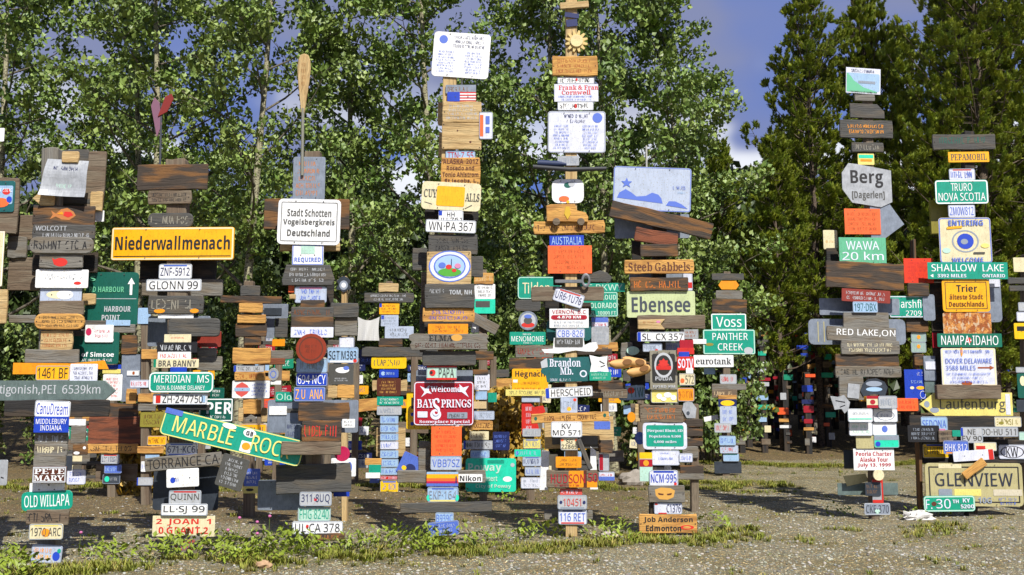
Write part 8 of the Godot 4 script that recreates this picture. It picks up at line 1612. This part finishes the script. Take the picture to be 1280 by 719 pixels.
# ------------------------------------------------------------------ grass, weeds, pebbles
func low_growth() -> void:
	var blades := []
	for v in 2:
		var st := SurfaceTool.new()
		st.begin(Mesh.PRIMITIVE_TRIANGLES)
		for i in 14:
			var a := rng.randf() * TAU
			var base := Vector3(cos(a), 0, sin(a)) * rng.randf() * 0.045
			var h := rng.randf_range(0.025, 0.075)
			var dir := Vector3(cos(a) * rng.randf_range(0.1, 0.7), 1, sin(a) * rng.randf_range(0.1, 0.7)).normalized()
			var side := Vector3(-sin(a), 0, cos(a)) * 0.0035
			var mid := base + dir * h * 0.6
			var tip := mid + (dir + Vector3(cos(a), -0.4, sin(a)) * 0.6).normalized() * h * 0.5
			var tint := rng.randf_range(0.7, 1.3)
			for f in [[base - side, mid + side, base + side], [base - side, mid - side, mid + side], [mid - side, tip, mid + side]]:
				var n: Vector3 = (f[2] - f[0]).cross(f[1] - f[0]).normalized()
				for p in f:
					st.set_color(Color(tint, tint, tint))
					st.set_normal((n + Vector3.UP).normalized())
					st.add_vertex(p)
		blades.append(st.commit())
	var places := []
	var cols := PackedColorArray()
	var tries := 0
	while places.size() < 17000 and tries < 260000:
		tries += 1
		var x := rng.randf_range(-8.5, 11.0)
		var z := rng.randf_range(-7.6, -23.0)
		var g := grass_here(x, z)
		if rng.randf() > g * g * (0.35 + 0.6 * smoothstep(-0.1, 0.25, noise.get_noise_2d(x * 4.0, z * 4.0))):
			continue
		places.append(Transform3D(Basis(Vector3.UP, rng.randf() * TAU).scaled(Vector3.ONE * rng.randf_range(0.5, 1.15) * (0.7 + 0.5 * g)), Vector3(x, ground_y(x, z) - 0.003, z)))
		cols.append(Color(0.19, 0.23, 0.022).lerp(Color(0.36, 0.30, 0.07), rng.randf() * rng.randf() * 1.3) * rng.randf_range(0.8, 1.25))
	var g := many(self, "grass", blades[0], leaf_material("grass_blade", Color(0.1, 0.12, 0.02), 0.6), places, cols)
	tag(g, "thin strips of short green grass along the foot of the signposts", "grass", "", "stuff")
	# leafy weeds
	var weeds := []
	for v in 3:
		var st := SurfaceTool.new()
		st.begin(Mesh.PRIMITIVE_TRIANGLES)
		for i in 60:
			var a := rng.randf() * TAU
			var rad := pow(rng.randf(), 0.6) * 0.2
			var p := Vector3(cos(a) * rad, rng.randf_range(0.03, 0.2) * (1.1 - rad * 2.5), sin(a) * rad)
			var b := Basis.from_euler(Vector3(rng.randf_range(-1.4, -0.5), a + rng.randf_range(-0.6, 0.6), rng.randf_range(-0.4, 0.4)))
			var s := rng.randf_range(0.03, 0.065)
			var q := []
			for e in [Vector3(0, -0.5, 0), Vector3(0.3, 0, 0.08), Vector3(0, 0.6, 0), Vector3(-0.3, 0, 0.08)]:
				q.append(p + b * (e * s))
			var tint := rng.randf_range(0.7, 1.3)
			for f in [[0, 1, 2], [0, 2, 3]]:
				var n: Vector3 = (q[f[2]] - q[f[0]]).cross(q[f[1]] - q[f[0]]).normalized()
				for k in f:
					st.set_color(Color(0.19 * tint, 0.25 * tint, 0.02 * tint))
					st.set_normal(n)
					st.add_vertex(q[k])
		weeds.append(st.commit())
	var spots := [[-4.45, -8.75], [-4.9, -9.0], [-3.8, -9.1], [-3.65, -8.85], [-3.0, -9.05], [-2.62, -8.95], [-2.4, -9.25], [-2.2, -8.8], [-1.95, -9.1], [-1.5, -9.2], [-1.2, -9.5], [-0.3, -9.85], [-0.15, -10.1], [0.1, -10.0], [0.3, -10.2], [0.95, -10.25], [1.15, -10.5], [-0.65, -13.4], [0.0, -13.6], [4.85, -12.0], [4.1, -12.4], [2.15, -10.7], [5.3, -12.3], [-1.8, -8.95], [-3.4, -8.65], [0.55, -10.5], [-0.9, -9.75]]
	for i in 30:
		var x := rng.randf_range(-5.2, 1.1)
		spots.append([x, row_z(x) + rng.randf_range(-0.5, 0.55)])
	for s in spots:
		var o := part(self, "leafy_weed", weeds[rng.randi() % 3], leaf_material("weed_leaf", Color(0.15, 0.2, 0.03), 0.5), Vector3(s[0], ground_y(s[0], s[1]) - 0.01, s[1]))
		o.rotation.y = rng.randf() * TAU
		o.scale = Vector3.ONE * rng.randf_range(0.7, 1.3)
		tag(o, "low bright green leafy weed growing at the foot of the posts", "weed", "leafy weeds along the posts")
	var head := SphereMesh.new()
	head.radius = 0.016
	head.height = 0.028
	head.radial_segments = 8
	head.rings = 5
	for s in [[-2.56, -8.95, 0.22], [-2.5, -9.1, 0.3], [-2.2, -9.0, 0.33], [-2.27, -8.85, 0.2], [-3.9, -9.0, 0.2], [-2.35, -9.15, 0.26]]:
		var o := thing("clover_flower", Vector3(s[0], ground_y(s[0], s[1]), s[1]))
		part(o, "stem", tube_mesh([Vector3.ZERO, Vector3(0.01, s[2], 0)], [0.003, 0.002], 5), mat("i:6a7c2c"))
		part(o, "bloom", head, mat("i:b86494"), Vector3(0.01, s[2], 0))
		tag(o, "pink clover bloom on a thin stem among the weeds", "flower", "pink clover blooms")
	# loose stones on the gravel
	var peb := SphereMesh.new()
	peb.radius = 0.5
	peb.height = 0.7
	peb.radial_segments = 7
	peb.rings = 4
	var pp := []
	var pc := PackedColorArray()
	for i in 16000:
		var z := -6.6 - 9.0 * pow(rng.randf(), 1.5)
		var x := rng.randf_range(-0.62, 0.62) * -z
		if litter_here(x, z) > 0.5 and rng.randf() < 0.7: continue
		var s := 0.01 + 0.022 * pow(rng.randf(), 3.0)
		pp.append(Transform3D(Basis.from_euler(Vector3(rng.randf() * 0.5, rng.randf() * TAU, 0)).scaled(Vector3(s * rng.randf_range(0.8, 1.5), s, s)), Vector3(x, ground_y(x, z) + s * 0.1, z)))
		var v := rng.randf_range(0.14, 0.42)
		pc.append(Color(v * rng.randf_range(0.95, 1.12), v, v * rng.randf_range(0.72, 0.95)))
	var pm := StandardMaterial3D.new()
	pm.resource_name = "pebble"
	pm.vertex_color_use_as_albedo = true
	pm.roughness = 0.9
	var st2 := many(self, "gravel_stones", peb, pm, pp, pc)
	tag(st2, "loose grey and tan stones strewn over the gravel yard", "gravel", "", "stuff")
